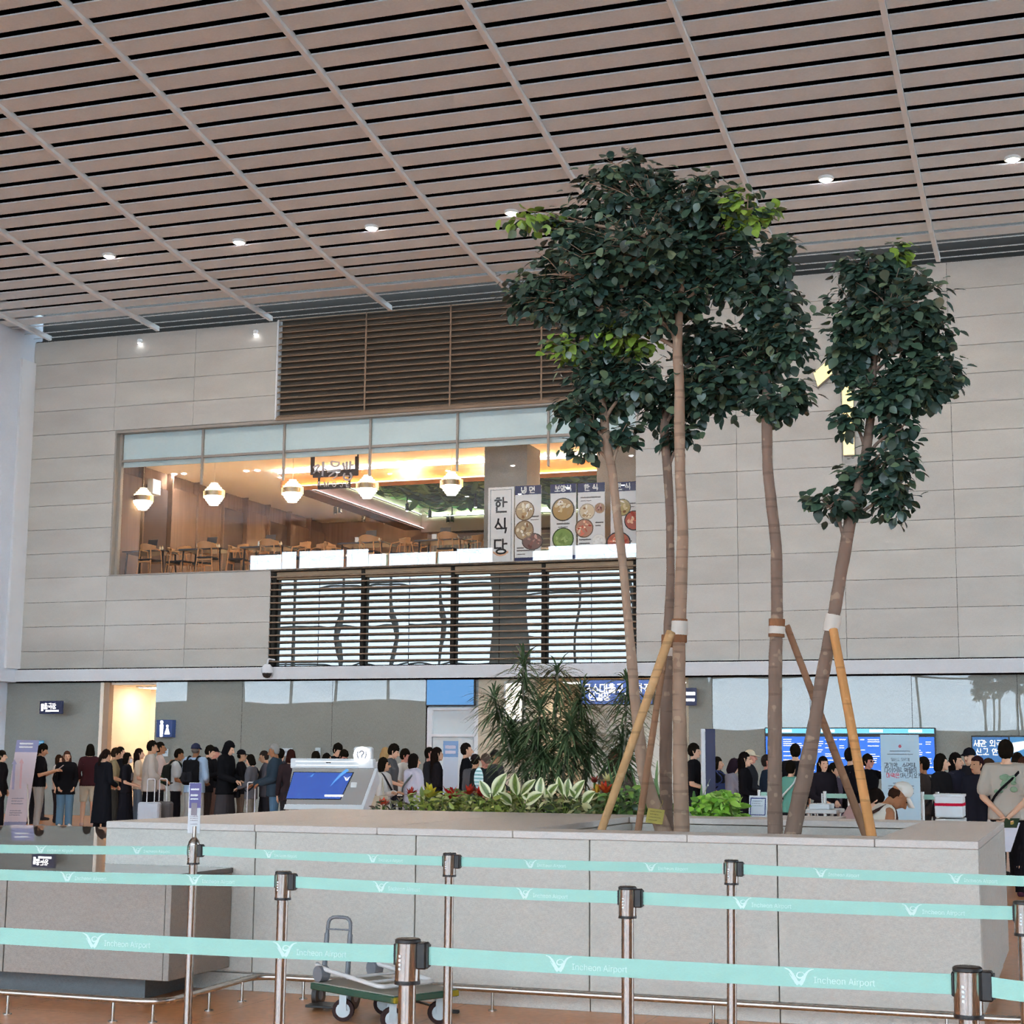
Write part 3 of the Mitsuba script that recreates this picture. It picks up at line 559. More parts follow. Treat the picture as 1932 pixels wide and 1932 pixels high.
# ================================================================ trees in the planter
LEAF = {'dark': '#27392f', 'mid': '#334a3a', 'blue': '#2c433c', 'light': '#55664c', 'young': '#7f9a3c'}
UNDER = {'dark': '#4d5443', 'mid': '#5d6450', 'blue': '#464e42', 'light': '#8a8770', 'young': '#9cb454'}       # leaves are paler below
for k, c in LEAF.items(): scene['leaf_' + k] = {'type': 'twosided', 'top': {'type': 'principled', 'base_color': rgb(lin(c)), 'roughness': .34, 'specular': .6}, 'under': {'type': 'principled', 'base_color': rgb(lin(UNDER[k])), 'roughness': .45, 'specular': .5}}
def bark_fn(tone, mark):
    c, m = [float(x) for x in lin(tone)], [float(x) for x in lin(mark)]
    def fn(p, n, uv):
        a = fbm(p.x * 9, p.y * 9, p.z * 5, 4); s = smoothstep(.66, .74, fbm(p.x * 22, p.y * 22, p.z * 16, 2)); r = smoothstep(.72, .8, noise(p.x * 3, p.y * 3, p.z * 38))
        return (mix(mi.Color3f(c) * .72, mi.Color3f(c) * 1.2, a) * (1 - .5 * s) + mi.Color3f(m) * (.5 * s)) * (1 - .22 * r)
    return fn
scene['bark_tan'] = tex_diffuse(bark_fn('#9c8370', '#bba48c')); scene['bark_brown'] = tex_diffuse(bark_fn('#7c695d', '#a8957f'))
scene['stake_tan'] = tex_diffuse(bark_fn('#bd956a', '#c9a67e')); scene['stake_brown'] = tex_diffuse(bark_fn('#8d6c55', '#a58467')); scene['stake_orange'] = tex_diffuse(bark_fn('#c9905c', '#d6a878'))
scene['wrap_brown'] = diffuse('#7d5840'); scene['tie_white'] = diffuse('#cfc4b8')
_t = np.array([0, .16, .38, .62, .84, 1.0]); _w = np.array([0, .27, .40, .36, .2, 0])
def leaf_tpl(fold=.16, droop=.22, wid=1.0):
    V = [(0, 0, 0)]
    for t, w in zip(_t[1:-1], _w[1:-1]): z = -droop * t * t; V += [(t, -w * wid, z + fold * w), (t, 0, z), (t, w * wid, z + fold * w)]
    V.append((1.0, 0, -droop)); F = [(0, 1, 2), (0, 2, 3)]
    for i in range(3):
        a = 1 + 3 * i; F += [(a, a + 3, a + 4), (a, a + 4, a + 1), (a + 1, a + 4, a + 5), (a + 1, a + 5, a + 2)]
    F += [(10, 13, 11), (11, 13, 12)]
    return np.array(V, float), np.array(F)
LV, LF = leaf_tpl()
leaf_ply = ply((LV, LF), 'leaf_dark', smooth=True)
def frames(n, d):
    """Matrices whose x axis runs along d and whose z axis is near n."""
    d = d / np.linalg.norm(d, axis=1, keepdims=True); y = np.cross(n, d); y /= np.linalg.norm(y, axis=1, keepdims=True) + 1e-9; return np.stack([d, y, np.cross(d, y)], -1)
def scatter(R, P, S, V=LV, F=LF):
    v = np.einsum('nij,kj->nki', R * S[:, None, None], V) + P[:, None]
    return tm(v.reshape(-1, 3), (F[None] + (np.arange(len(P)) * len(V))[:, None, None]).reshape(-1, 3))
def px_path(pts, Y):
    Y = np.broadcast_to(Y, (len(pts),)); P = np.array([at_y(x, y, yy) for (x, y, w), yy in zip(pts, Y)]); r = np.array([w * np.linalg.norm(p - _o) / FPX / 2 * .97 for (x, y, w), p in zip(pts, P)])
    return P, r
def trunk_mesh(P, r, z0):
    d = (P[1] - P[0]); P = np.vstack([P[0] - d * ((P[0][2] - z0) / d[2]), P]); r = np.r_[r[0] * 1.12, r]
    s = np.r_[0, np.cumsum(np.linalg.norm(np.diff(P, axis=0), axis=1))]; q = np.linspace(0, s[-1], 60)
    Q = PchipInterpolator(s, P)(q); rr_ = PchipInterpolator(s, r)(q)
    m = tube(Q, rr_, 16); k = meshkit.fbm(m.vertices * 14, 3, seed=3) - .5
    ax = np.repeat(Q, 16, 0); v = np.array(m.vertices); v[:len(ax)] += (v[:len(ax)] - ax) * (k[:len(ax), None] * .22); return tm(v, m.faces), Q
def tree(label, pts, Y, blobs, bark, seed, young=()):
    rs = np.random.RandomState(seed); t = thing('indoor_tree', label, 'tree'); P, r = px_path(pts, Y); m, Q = trunk_mesh(P, r, .76)
    part(t, 'trunk', m, bark, smooth=True)
    pos, nor, dr_, siz, col = [], [], [], [], []
    top = Q[-1]
    for bi, (bx_, by_, rx, ry, n) in enumerate(blobs):
        c = at_y(bx_, by_, Y + rs.uniform(-.1, .1)); s = np.linalg.norm(c - _o) / FPX; rad = np.array([rx * s, max(rx, ry) * s * .8, ry * s])
        st = Q[np.argmin(np.linalg.norm(Q - c - [0, 0, -.25], axis=1))]
        B = curve([st, (st + c) / 2 + [0, 0, .06], c], 10); part(t, 'branch', tube(B, np.linspace(.016, .006, 10), 7), bark, smooth=True)
        n = int(n * 2.0); nt = max(4, n // 14); per = n // nt + 1
        tips = rs.normal(size=(nt, 3)); tips /= np.linalg.norm(tips, axis=1, keepdims=True); tips *= rs.uniform(.55, 1.0, (nt, 1)) ** .5; tips[:, 2] = tips[:, 2] * .9 + .05
        tw = []
        for e in tips:
            e = c + e * rad; k = B[rs.randint(4, 10)]; tw.append(tube([k, (k + e) / 2 + [0, 0, .03], e], [.005, .004, .002], 5))
            f = rs.uniform(.45, 1.02, per); p = k + (e - k) * f[:, None] + rs.normal(0, .035, (per, 3)); out = (p - c) / rad; out[:, 2] = np.minimum(out[:, 2], .3) - .35
            d = out / (np.linalg.norm(out, axis=1, keepdims=True) + .2) + rs.normal(0, .55, (per, 3)); d[:, 2] = d[:, 2] * .6 - .18
            nn = np.array([0, 0, 1.0]) + rs.normal(0, .28, (per, 3)) + out * .45 + np.array([0, -.35, 0])
            pos.append(p); nor.append(nn); dr_.append(d); siz.append(rs.uniform(.056, .094, per))
            yy_ = bi in young
            col += list(rs.choice(['young', 'light', 'mid'], per, p=[.6, .25, .15]) if yy_ else rs.choice(['dark', 'mid', 'blue', 'light'], per, p=[.38, .27, .22, .13]))
        part(t, 'twigs', cat(tw), bark, kind='stuff')
    pos, siz, col = np.vstack(pos), np.concatenate(siz), np.array(col); R = frames(np.vstack(nor), np.vstack(dr_))
    near = np.argsort(pos[:, 1] - .15 * np.abs(pos[:, 0]) * 0)[:240]; rest = np.setdiff1d(np.arange(len(pos)), near)
    for i in near:
        M = np.eye(4); M[:3, :3] = R[i] * siz[i]; M[:3, 3] = pos[i]; part(t, 'leaf', leaf_ply, 'leaf_' + col[i], M=M)
    m = scatter(R[rest], pos[rest], siz[rest]); cc = np.repeat(np.array([lin(LEAF[c]) for c in col[rest]]), len(LV), 0)
    part(t, 'foliage', m, 'painted_gloss', smooth=True, color=cc, kind='stuff')
    return Q
T3 = tree('tallest tree, its wide dark crown reaching up to the ceiling planks', [(1286, 1563, 31), (1283, 1420, 28), (1281, 1258, 25), (1285, 1098, 24), (1288, 1003, 22), (1283, 884, 20), (1282, 807, 21), (1282, 728, 20), (1278, 665, 19), (1284, 560, 14), (1290, 470, 9)], 11.0,
     [(1205, 480, 150, 85, 560), (1335, 460, 110, 95, 420), (1060, 520, 95, 75, 300), (1180, 365, 110, 55, 240), (1300, 380, 100, 60, 260), (1410, 395, 55, 42, 120), (1120, 585, 80, 45, 170), (975, 560, 45, 32, 70), (975, 412, 45, 14, 40), (1165, 310, 45, 22, 60), (1260, 560, 95, 55, 230), (1085, 440, 70, 60, 190), (1385, 520, 55, 60, 150), (1030, 570, 70, 40, 130), (1120, 610, 60, 30, 90), (1225, 590, 60, 40, 90)], 'bark_tan', 5, young=(5, 8))
T1 = tree('leftmost tree of the left group, its bent trunk leaning to the left', [(1250, 1563, 31), (1233, 1518, 28), (1212, 1440, 25), (1207, 1395, 22), (1200, 1340, 20), (1193, 1258, 20), (1185, 1170, 17), (1176, 1074, 17), (1165, 979, 17), (1154, 884, 17), (1145, 840, 18), (1139, 781, 17), (1134, 730, 12), (1140, 670, 8)], 11.15,
     [(1150, 715, 95, 75, 420), (1085, 655, 62, 22, 80), (1085, 790, 50, 45, 120), (1185, 640, 70, 35, 120), (1215, 720, 60, 60, 170), (1100, 835, 45, 22, 36), (1180, 820, 30, 35, 40)], 'bark_tan', 6, young=(1, 3))
T2 = tree('middle tree of the left group, standing half behind the tallest trunk', [(1258, 1563, 26), (1256, 1460, 24), (1257, 1336, 24), (1260, 1235, 20), (1262, 1170, 19), (1265, 1074, 16), (1264, 979, 16), (1259, 884, 18), (1254, 815, 18), (1256, 760, 13), (1280, 700, 8)], 11.35,
     [(1340, 735, 88, 80, 380), (1405, 690, 60, 75, 210), (1340, 640, 80, 38, 150), (1245, 770, 35, 40, 60), (1300, 820, 45, 25, 60)], 'bark_brown', 7, young=())
T4 = tree('left tree of the right pair, with a straight trunk and narrow crown', [(1463, 1564, 29), (1462, 1510, 28), (1462, 1375, 27), (1463, 1250, 26), (1466, 1150, 23), (1465, 1050, 22), (1456, 954, 21), (1448, 873, 20), (1447, 809, 21), (1446, 740, 17), (1444, 640, 14), (1448, 540, 9)], 11.1,
     [(1455, 580, 55, 95, 330), (1468, 490, 42, 42, 120), (1490, 640, 45, 60, 150), (1425, 690, 45, 60, 140), (1460, 755, 62, 36, 110), (1500, 740, 28, 40, 50)], 'bark_brown', 8, young=())
T5 = tree('rightmost tree, leaning to the right with a round crown and lower tuft', [(1497, 1564, 32), (1508, 1510, 31), (1523, 1442, 30), (1541, 1341, 25), (1552, 1274, 26), (1568, 1190, 24), (1580, 1120, 24), (1592, 1050, 24), (1610, 954, 21), (1628, 889, 19), (1638, 825, 18), (1645, 760, 14), (1649, 690, 11), (1650, 600, 8)], 11.0,
     [(1690, 590, 100, 95, 520), (1640, 510, 68, 42, 170), (1735, 720, 62, 58, 250), (1680, 735, 60, 62, 260), (1610, 590, 50, 70, 170), (1680, 475, 42, 14, 40), (1590, 690, 40, 30, 60), (1765, 640, 45, 60, 130), (1680, 870, 50, 40, 100), (1620, 905, 45, 40, 90), (1690, 940, 45, 40, 80), (1565, 955, 50, 32, 60), (1700, 810, 40, 25, 50), (1605, 790, 30, 26, 40), (1780, 700, 45, 50, 110), (1600, 650, 45, 50, 110)], 'bark_brown', 9, young=(5,))
def stake(a, b, Ya, Yb, w0, w1, bsdf, label):
    p, q = at_y(*a, Ya), at_y(*b, Yb); d = (q - p) / np.linalg.norm(q - p); p = p - d * ((p[2] - .77) / d[2]); s = np.linalg.norm(p - _o) / FPX
    return solo('support_stake', tube(np.linspace(p, q, 8), np.linspace(w0, w1, 8) * s / 2, 12), bsdf, label, 'stake', smooth=30)
stake((1138, 1557), (1266, 1192), 10.5, 10.83, 15, 18, 'stake_tan', 'thick pale wooden stake leaning right against the left group of trunks')
stake((1205, 1559), (1257, 1215), 11.0, 11.12, 14, 12, 'stake_brown', 'thin dark brown stake behind the leftmost tree trunk')
stake((1643, 1570), (1572, 1188), 10.4, 10.82, 19, 17, 'stake_orange', 'orange wooden stake tied to the rightmost leaning trunk')
stake((1630, 1566), (1484, 1180), 11.55, 11.25, 16, 12, 'stake_brown', 'grey brown stake slanting from the straight trunk behind the leaning one')
def wrap(name, Q, px, py0, py1, Y, k, bsdf, label):
    z0, z1 = at_y(px, py1, Y)[2], at_y(px, py0, Y)[2]; zs = np.linspace(z0, z1, 5); c = np.stack([np.interp(zs, Q[:, 2], Q[:, j]) for j in (0, 1)] + [zs], 1)
    solo(name, tube(c, k, 16), bsdf, label, 'tree wrap' if name == 'bark_wrap' else 'tie', smooth=30)
wrap('bark_wrap', T3, 1284, 1168, 1212, 11.0, .054, 'wrap_brown', 'brown wrap around the tallest trunk under its white tie')
wrap('tie_band', T3, 1284, 1172, 1198, 11.0, .058, 'tie_white', 'white cloth tie knotted round the tallest trunk')
wrap('bark_wrap', T2, 1262, 1198, 1222, 11.35, .05, 'wrap_brown', 'brown wrap around the trunk half behind the tallest one')
wrap('tie_band', T2, 1262, 1222, 1238, 11.35, .046, 'tie_white', 'grey white tie round the trunk half behind the tallest one')
wrap('bark_wrap', T4, 1464, 1168, 1202, 11.1, .056, 'wrap_brown', 'brown wrap around the straight trunk of the right pair')
wrap('tie_band', T4, 1464, 1182, 1196, 11.1, .059, 'tie_white', 'white cloth tie round the straight trunk of the right pair')
wrap('tie_band', T5, 1570, 1160, 1192, 11.0, .055, 'tie_white', 'white cloth tie round the rightmost leaning trunk')
p = at_y(1236, 1540, 11.02); fr = Frame(p, (.93, .25, -.12), (.2, 0, .98))
tg = solo('tree_tag', fr.box(-.058, .058, -.05, .05, -.002, .001), diffuse('#a89a55'), 'yellow paper tag tied to the foot of the leftmost leaning trunk', 'tag', smooth=False)
part(tg, 'lettering', cat([fr.box(-.04, .04 - .02 * (i % 2), .03 - .02 * i, .034 - .02 * i, .001, .002) for i in range(4)]), cloth('#6d6238'), smooth=False, kind='stuff')
part(tg, 'string', tube(curve([p + [.03, 0, .05], p + [.045, .03, .09], p + [.02, .1, .1]], 8), .0025, 5), cloth('#8a7a4a'))

# ================================================================ plants in the bed
def blades(P0, D, L, W, rs, droop=.6, n=6, fold=.25):
    """Long narrow leaves: from P0 along D, of length L and width W, bending down."""
    V, F = [], []
    for p, d, l, w in zip(P0, D, L, W):
        d = d / np.linalg.norm(d); sd = np.cross(d, [0, 0, 1.0]); sd /= np.linalg.norm(sd) + 1e-6; b = len(V)
        for i in range(n):
            t = i / (n - 1); c = p + d * l * t + np.array([0, 0, -droop * l * t * t]); ww = w * math.sin(math.pi * min(.97, .12 + .88 * t)) ** .7 / 2
            up = np.cross(sd, d) * fold * ww; V += [c - sd * ww + up, c, c + sd * ww + up]
            if i: a = b + 3 * (i - 1); F += [(a, a + 3, a + 4), (a, a + 4, a + 1), (a + 1, a + 4, a + 5), (a + 1, a + 5, a + 2)]
    return tm(V, F)
scene['blade_dark'] = {'type': 'twosided', 'b': {'type': 'principled', 'base_color': rgb(lin('#46593a')), 'roughness': .4, 'specular': .5}}
scene['cane'] = tex_diffuse(bark_fn('#8b8371', '#a9a08c'))
def spiky(label, canes, Y, seed):
    rs = np.random.RandomState(seed); t = thing('dracaena', label, 'plant')
    for pts in canes:
        P = np.array([at_y(x, y, Y + rs.uniform(-.25, .25) * 0 + o) for x, y, o in pts]); P[0][2] = .93; Q = curve(P, 30); part(t, 'cane', tube(Q, np.linspace(.014, .009, 30), 8), 'cane', smooth=True)
        n = 250; f = 1 - np.abs(rs.normal(0, .3, n)).clip(0, .82); k = (f * 29).astype(int); ang = rs.uniform(0, 6.283, n); el = np.where(f > .93, rs.uniform(-.1, 1.3, n), rs.uniform(-.35, .75, n))
        D = np.stack([np.cos(ang) * np.cos(el), np.sin(ang) * np.cos(el), np.sin(el)], 1); part(t, 'leaf_crown', blades(Q[k], D, rs.uniform(.2, .38, n), rs.uniform(.014, .023, n), rs, droop=.45), 'blade_dark', smooth=True, kind='stuff')
spiky('dark spiky dracaena with several canes, left half of the tall pair', [[(978, 1500, 0), (958, 1400, 0), (928, 1308, 0)], [(985, 1500, .1), (986, 1380, .1), (988, 1238, .1)], [(1000, 1500, .2), (985, 1430, .2), (962, 1375, .1)], [(1005, 1500, 0), (1010, 1440, -.1), (1020, 1330, -.1)]], 14.0, 21)
spiky('dark spiky dracaena with several canes, right half of the tall pair', [[(1036, 1500, 0), (1046, 1400, 0), (1052, 1255, 0)], [(1076, 1500, .1), (1086, 1400, .1), (1100, 1290, .1)], [(1060, 1500, -.1), (1066, 1430, -.15), (1078, 1360, -.2)], [(1090, 1500, .2), (1105, 1440, .2), (1120, 1380, .2)], [(1040, 1500, 0), (1030, 1450, -.2), (1010, 1405, -.2)]], 14.1, 22)
spiky('slender dracaena with a single thin cane just left of the leaning trunk', [[(1168, 1505, 0), (1177, 1420, 0), (1184, 1278, 0)], [(1172, 1505, .1), (1176, 1440, .1), (1172, 1390, .1)]], 14.2, 23)
def clump(name, label, px0, px1, py0, py1, Y0, Y1, n, colors, seed, lsize=(.06, .11), wid=.75, cat_='plant'):
    rs = np.random.RandomState(seed); t = thing(name, label, cat_); a, b = at_y(px0, py1, Y0), at_y(px1, py1, Y0); zt = at_y(px0, py0, Y0)[2]
    x = rs.uniform(a[0], b[0], n); y = rs.uniform(Y0, Y1, n); u = (x - a[0]) / (b[0] - a[0]); z = .95 + (zt - .95) * rs.uniform(.1, 1, n) ** .8 * (1 - .75 * np.abs(2 * u - 1) ** 3)
    P = np.stack([x, y, z], 1); D = np.stack([rs.normal(0, 1, n), rs.normal(-.4, 1, n), rs.uniform(-.5, .9, n)], 1); N = np.array([0, -.4, 1]) + rs.normal(0, .4, (n, 3))
    V, F = leaf_tpl(.2, .3, wid); c = np.array([lin(k) for k in colors])[rs.randint(0, len(colors), n)]
    part(t, 'foliage', scatter(frames(N, D), P, rs.uniform(*lsize, n), V, F), 'painted_gloss', smooth=True, color=np.repeat(c, len(V), 0), kind='stuff')
    st = [tube([(xx, yy_, .93), (xx + .02, yy_, .93 + .6 * (zz - .93)), (xx, yy_, zz)], .004, 5) for xx, yy_, zz in P[::14]]
    part(t, 'stems', cat(st), cloth('#4b5a2c'), kind='stuff')
yg = ['#8c9440', '#a3a75a', '#6d7c33', '#59692f', '#b8b878', '#7d8a38', '#43552a']
for i, (a, b, s) in enumerate(((752, 815, 'left of the yellow bromeliad, at the near end'), (806, 880, 'under the yellow and the large red bromeliad'), (872, 950, 'under the three red bromeliads, left of the cream edged leaves'))):
    clump('ground_cover_plant', 'low yellow green variegated foliage ' + s, a, b, 1496, 1522, 13.0, 14.2, 260, yg, 40 + i, (.05, .1), .6)
clump('ground_cover_plant', 'dark mixed foliage along the bed rim under the cream edged leaves', 938, 1130, 1503, 1524, 12.98, 14.2, 420, ['#4a5a35', '#6d7440', '#8f8e60', '#37452b', '#a8a678'], 44, (.06, .11), .6)
clump('ground_cover_plant', 'dark green foliage behind the foot of the pale stake', 1115, 1235, 1488, 1527, 12.98, 14.0, 330, ['#3c5a30', '#55783a', '#2e4529', '#6d9040'], 45, (.06, .11), .6)
clump('ground_cover_plant', 'bright lime green foliage right of the tallest trunk', 1300, 1385, 1497, 1536, 12.95, 13.6, 330, ['#8fc043', '#a3cf5a', '#6ea038', '#7fb63e', '#4f7d2c'], 46, (.06, .1), .8)
clump('ground_cover_plant', 'small dark foliage at the left end of the bed beside the kiosk', 690, 765, 1509, 1522, 13.1, 14.2, 120, ['#39472c', '#4d4f36', '#5d4a3c', '#2c3a26'], 47, (.05, .09), .5)
# cream-edged leaves, each a part
def cream_leaf(w=1.0):
    t = np.linspace(0, 1, 9); V, C, F = [], [], []
    for i, a in enumerate(t):
        ww = .25 * w * math.sin(math.pi * (a * .96 + .02)) ** .8
        for j, s in enumerate((-1, -.62, -.3, 0, .3, .62, 1)):
            V.append((a, s * ww, -.2 * a * a + .22 * abs(s) * ww)); C.append(lin('#e3dfb4' if abs(s) > .6 else ('#54682f' if (i + j) % 3 else '#6f8238')))
        if i: b = 7 * (i - 1); F += [f for j in range(6) for f in ((b + j, b + 7 + j, b + 8 + j), (b + j, b + 8 + j, b + 1 + j))]
    return ply((V, F), 'painted_gloss', smooth=True, color=np.array(C))
cl = cream_leaf()
leaves = [(925, 1506, 908, 1477), (930, 1503, 946, 1466), (941, 1506, 951, 1483), (975, 1500, 968, 1469), (983, 1500, 1003, 1473), (1018, 1505, 1019, 1471), (1032, 1503, 1045, 1483), (1062, 1500, 1052, 1472), (1070, 1505, 1071, 1474), (1080, 1508, 1094, 1477), (992, 1516, 1012, 1498), (1098, 1518, 1112, 1497), (965, 1516, 948, 1500), (1040, 1514, 1030, 1495), (1090, 1512, 1078, 1492), (1108, 1510, 1130, 1496), (1003, 1512, 985, 1492)]
groups = [('cream edged plant with broad upright leaves, nearest the red bromeliads', 0, 3), ('cream edged plant with broad upright leaves, below the left dracaena', 3, 6), ('cream edged plant with broad upright leaves, nearest the pale stake', 6, 10)]
rs_ = np.random.RandomState(3)
for lab, i0, i1 in groups:
    t = thing('variegated_plant', lab, 'plant'); own = leaves[i0:i1] + leaves[10 + (i0 // 3) * 2:12 + (i0 // 3) * 2 + (i0 == 6)]; root = np.mean([at_y(l[0], 1524, 13.3) for l in own], 0); root[2] = .94
    for x0, y0, x1, y1 in own:
        a, b = at_y(x0, y0, 13.25), at_y(x1, y1, 13.1 + rs_.uniform(0, .2)); d = b - a; L = np.linalg.norm(d); R = frames(np.array([[rs_.uniform(-.3, .3), -.9, .35]]), d[None])[0]; M = np.eye(4); M[:3, :3] = R * L * 1.12; M[:3, 3] = a
        k = part(t, 'leaf', cl, M=M); part(t, 'stalk', tube(curve([root, (root + a) / 2 + [0, 0, .02], a], 6), .005, 5), cloth('#6b7a3a'))
def zebra():
    t = np.linspace(0, 1, 13); V, C, F = [], [], []
    for i, a in enumerate(t):
        ww = .22 * math.sin(math.pi * (a * .94 + .03)) ** .6
        for s in (-1, 0, 1): V.append((a, s * ww, -.1 * a * a + .1 * abs(s) * ww)); C.append(lin('#dfe8e4' if i % 2 else '#5f9a96'))
        if i: b = 3 * (i - 1); F += [f for j in range(2) for f in ((b + j, b + 3 + j, b + 4 + j), (b + j, b + 4 + j, b + 1 + j))]
    return tm(V, F), np.array(C)
zm, zc = zebra(); a, b = at_y(903, 1489, 13.35), at_y(903, 1449, 13.3); M = np.eye(4); M[:3, :3] = frames(np.array([[.2, -.95, .2]]), (b - a)[None])[0] * np.linalg.norm(b - a); M[:3, 3] = a
t = thing('zebra_plant', 'plant with one upright white and teal striped leaf among the red bromeliads', 'plant')
part(t, 'leaf', zm, 'painted_gloss', smooth=True, color=zc, M=M); part(t, 'stalk', tube([a, a + [0, 0, -.12], [a[0], a[1], .94]], .006, 6), cloth('#4b5a2c'))
def bromeliad(px, py, c1, c2, label, s=1.0, Y=13.3, n=22):
    rs = np.random.RandomState(int(px)); o = at_y(px, py, Y); t = thing('bromeliad', label, 'flower'); o = o - [0, 0, .05 * s]
    ang = rs.uniform(0, 6.283, n); el = rs.uniform(.35, 1.4, n); D = np.stack([np.cos(ang) * np.cos(el), np.sin(ang) * np.cos(el), np.sin(el)], 1)
    for k, (i0, i1, c) in enumerate(((0, n // 2, c1), (n // 2, n, c2))):
        part(t, 'bract', blades(np.repeat(o[None], i1 - i0, 0) + D[i0:i1] * .01, D[i0:i1], rs.uniform(.07, .12, i1 - i0) * s, rs.uniform(.022, .034, i1 - i0) * s, rs, droop=.15, n=4), glossy(c, .35), smooth=True, kind='stuff')
    ang = rs.uniform(0, 6.283, 12); D = np.stack([np.cos(ang), np.sin(ang), rs.uniform(.2, .8, 12)], 1); base = np.array([o[0], o[1], .94])
    part(t, 'stem', tube([base, o], .012, 6), cloth('#4b5a2c')); part(t, 'leaf_rosette', blades(np.repeat(base[None], 12, 0), D, rs.uniform(.12, .2, 12), rs.uniform(.02, .03, 12), rs, droop=.5), 'leaf_mid', smooth=True, kind='stuff')
bromeliad(724, 1512, '#c8402a', '#d8553a', 'red bromeliad alone near the kiosk, lowest in the bed', .8)
bromeliad(776, 1494, '#b5352a', '#8c2c22', 'small dull red bromeliad left of the yellow one', .8)
bromeliad(812, 1491, '#d9c531', '#e5d85a', 'bright yellow bromeliad, the only all yellow flower', 1.35)
bromeliad(851, 1495, '#d4242a', '#a31f22', 'largest bright red bromeliad, right of the yellow one', 1.3)
bromeliad(885, 1489, '#c63a26', '#a82c22', 'orange red bromeliad between the largest red one and the striped leaf', 1.0)
bromeliad(908, 1493, '#cf2f28', '#9c2320', 'slim red bromeliad under the striped leaf', .95)
bromeliad(1142, 1485, '#d9642a', '#c23a22', 'orange bromeliad right behind the pale stake', 1.1)
bromeliad(1126, 1488, '#e0b13a', '#d98a2c', 'small amber bromeliad touching the orange one', .8)
bromeliad(1147, 1468, '#e2d9a0', '#d8cc8a', 'cream coloured bromeliad above the orange one', 1.0, 13.8)
bromeliad(1122, 1470, '#b4554a', '#a03a36', 'dusky pink bromeliad left of the cream one', .7, 13.8)
def upright(px0, px1, py0, n, label, seed, Y=13.6):
    rs = np.random.RandomState(seed); t = thing('sword_plant', label, 'plant'); a, b = at_y(px0, 1520, Y), at_y(px1, 1520, Y); zt = at_y(px0, py0, Y)[2]
    for i in range(n):
        p = np.array([rs.uniform(a[0], b[0]), Y + rs.uniform(-.15, .25), .94]); d = np.array([rs.normal(0, .25), rs.normal(0, .2), 1.0]); part(t, 'leaf', blades([p], [d], [(zt - .94) * rs.uniform(.7, 1.1)], [rs.uniform(.03, .045)], rs, droop=.12, n=8), glossy(['#43683a', '#9db08a', '#5b7f45'][i % 3], .35), smooth=True)
upright(1168, 1222, 1425, 12, 'upright striped sword leaved plant between the leaning trunk and the stake', 61)
upright(1236, 1262, 1430, 6, 'upright sword leaved plant seen between the trunks of the left group', 62)
upright(1298, 1322, 1460, 6, 'upright sword leaved plant just right of the tallest trunk', 63)
# ================================================================ people
SPH = m3.Manifold.sphere(1.0, 12); SPH6 = m3.Manifold.sphere(1.0, 6)
def ball(c, r, s=None):
    r = (r, r, r) if np.isscalar(r) else r; return (s or SPH).scale(tuple(float(x) for x in r)).translate(tuple(float(x) for x in c))
def hull(*bs): return m3.Manifold.batch_hull([ball(*b) for b in bs])
def hull6(*bs): return m3.Manifold.batch_hull([ball(*b, SPH6) for b in bs])
def join(ms): return m3.Manifold.batch_boolean(ms, m3.OpType.Add)
def taubin(m, it=6):
    import scipy.sparse as sp
    v, f = m; n = len(v); e = np.vstack([f[:, [0, 1]], f[:, [1, 2]], f[:, [2, 0]]]); A = sp.coo_matrix((np.ones(len(e)), (e[:, 0], e[:, 1])), (n, n)).tocsr(); A = ((A + A.T) > 0).astype(float)
    A = sp.diags(1 / np.maximum(A.sum(1).A1 if hasattr(A.sum(1), 'A1') else np.asarray(A.sum(1)).ravel(), 1)) @ A
    for k in range(it): v = v + (.5 if k % 2 == 0 else -.52) * (A @ v - v)
    return v, f
def smoothed(M, edge=.05, it=6):
    q = M.refine_to_length(edge).to_mesh(); v, f = taubin((np.array(q.vert_properties[:, :3], float), np.array(q.tri_verts)), it)
    return m3.Manifold(m3.Mesh(np.ascontiguousarray(v, np.float32), np.ascontiguousarray(f, np.uint32)))
def rot(axis, deg): return turn(axis, deg)[:3, :3]
def unit(v): return v / (np.linalg.norm(v) + 1e-9)
SKIN = {'fair': '#d9ae92', 'mid': '#c39678', 'tan': '#9c6f52', 'pink': '#c88f7d'}
POSES = {  # elbow and wrist of the right arm (x outwards, y forwards, z up) for a person 1.75 m tall; the left arm is mirrored
    'down': ((.245, -.02, 1.13), (.255, .06, .89)), 'phone': ((.225, .06, 1.10), (.10, .33, 1.20)), 'low': ((.235, .02, 1.10), (.12, .27, 1.02)),
    'cross': ((.235, .05, 1.11), (-.06, .24, 1.15)), 'behind': ((.26, -.12, 1.12), (.035, -.20, .90)), 'pocket': ((.26, -.05, 1.12), (.20, .08, .93)), 'up': ((.26, .2, 1.38), (.22, .34, 1.62)), 'strap': ((.22, .03, 1.12), (.12, .2, 1.33)), 'reach': ((.23, .16, 1.08), (.15, .42, 1.0))}
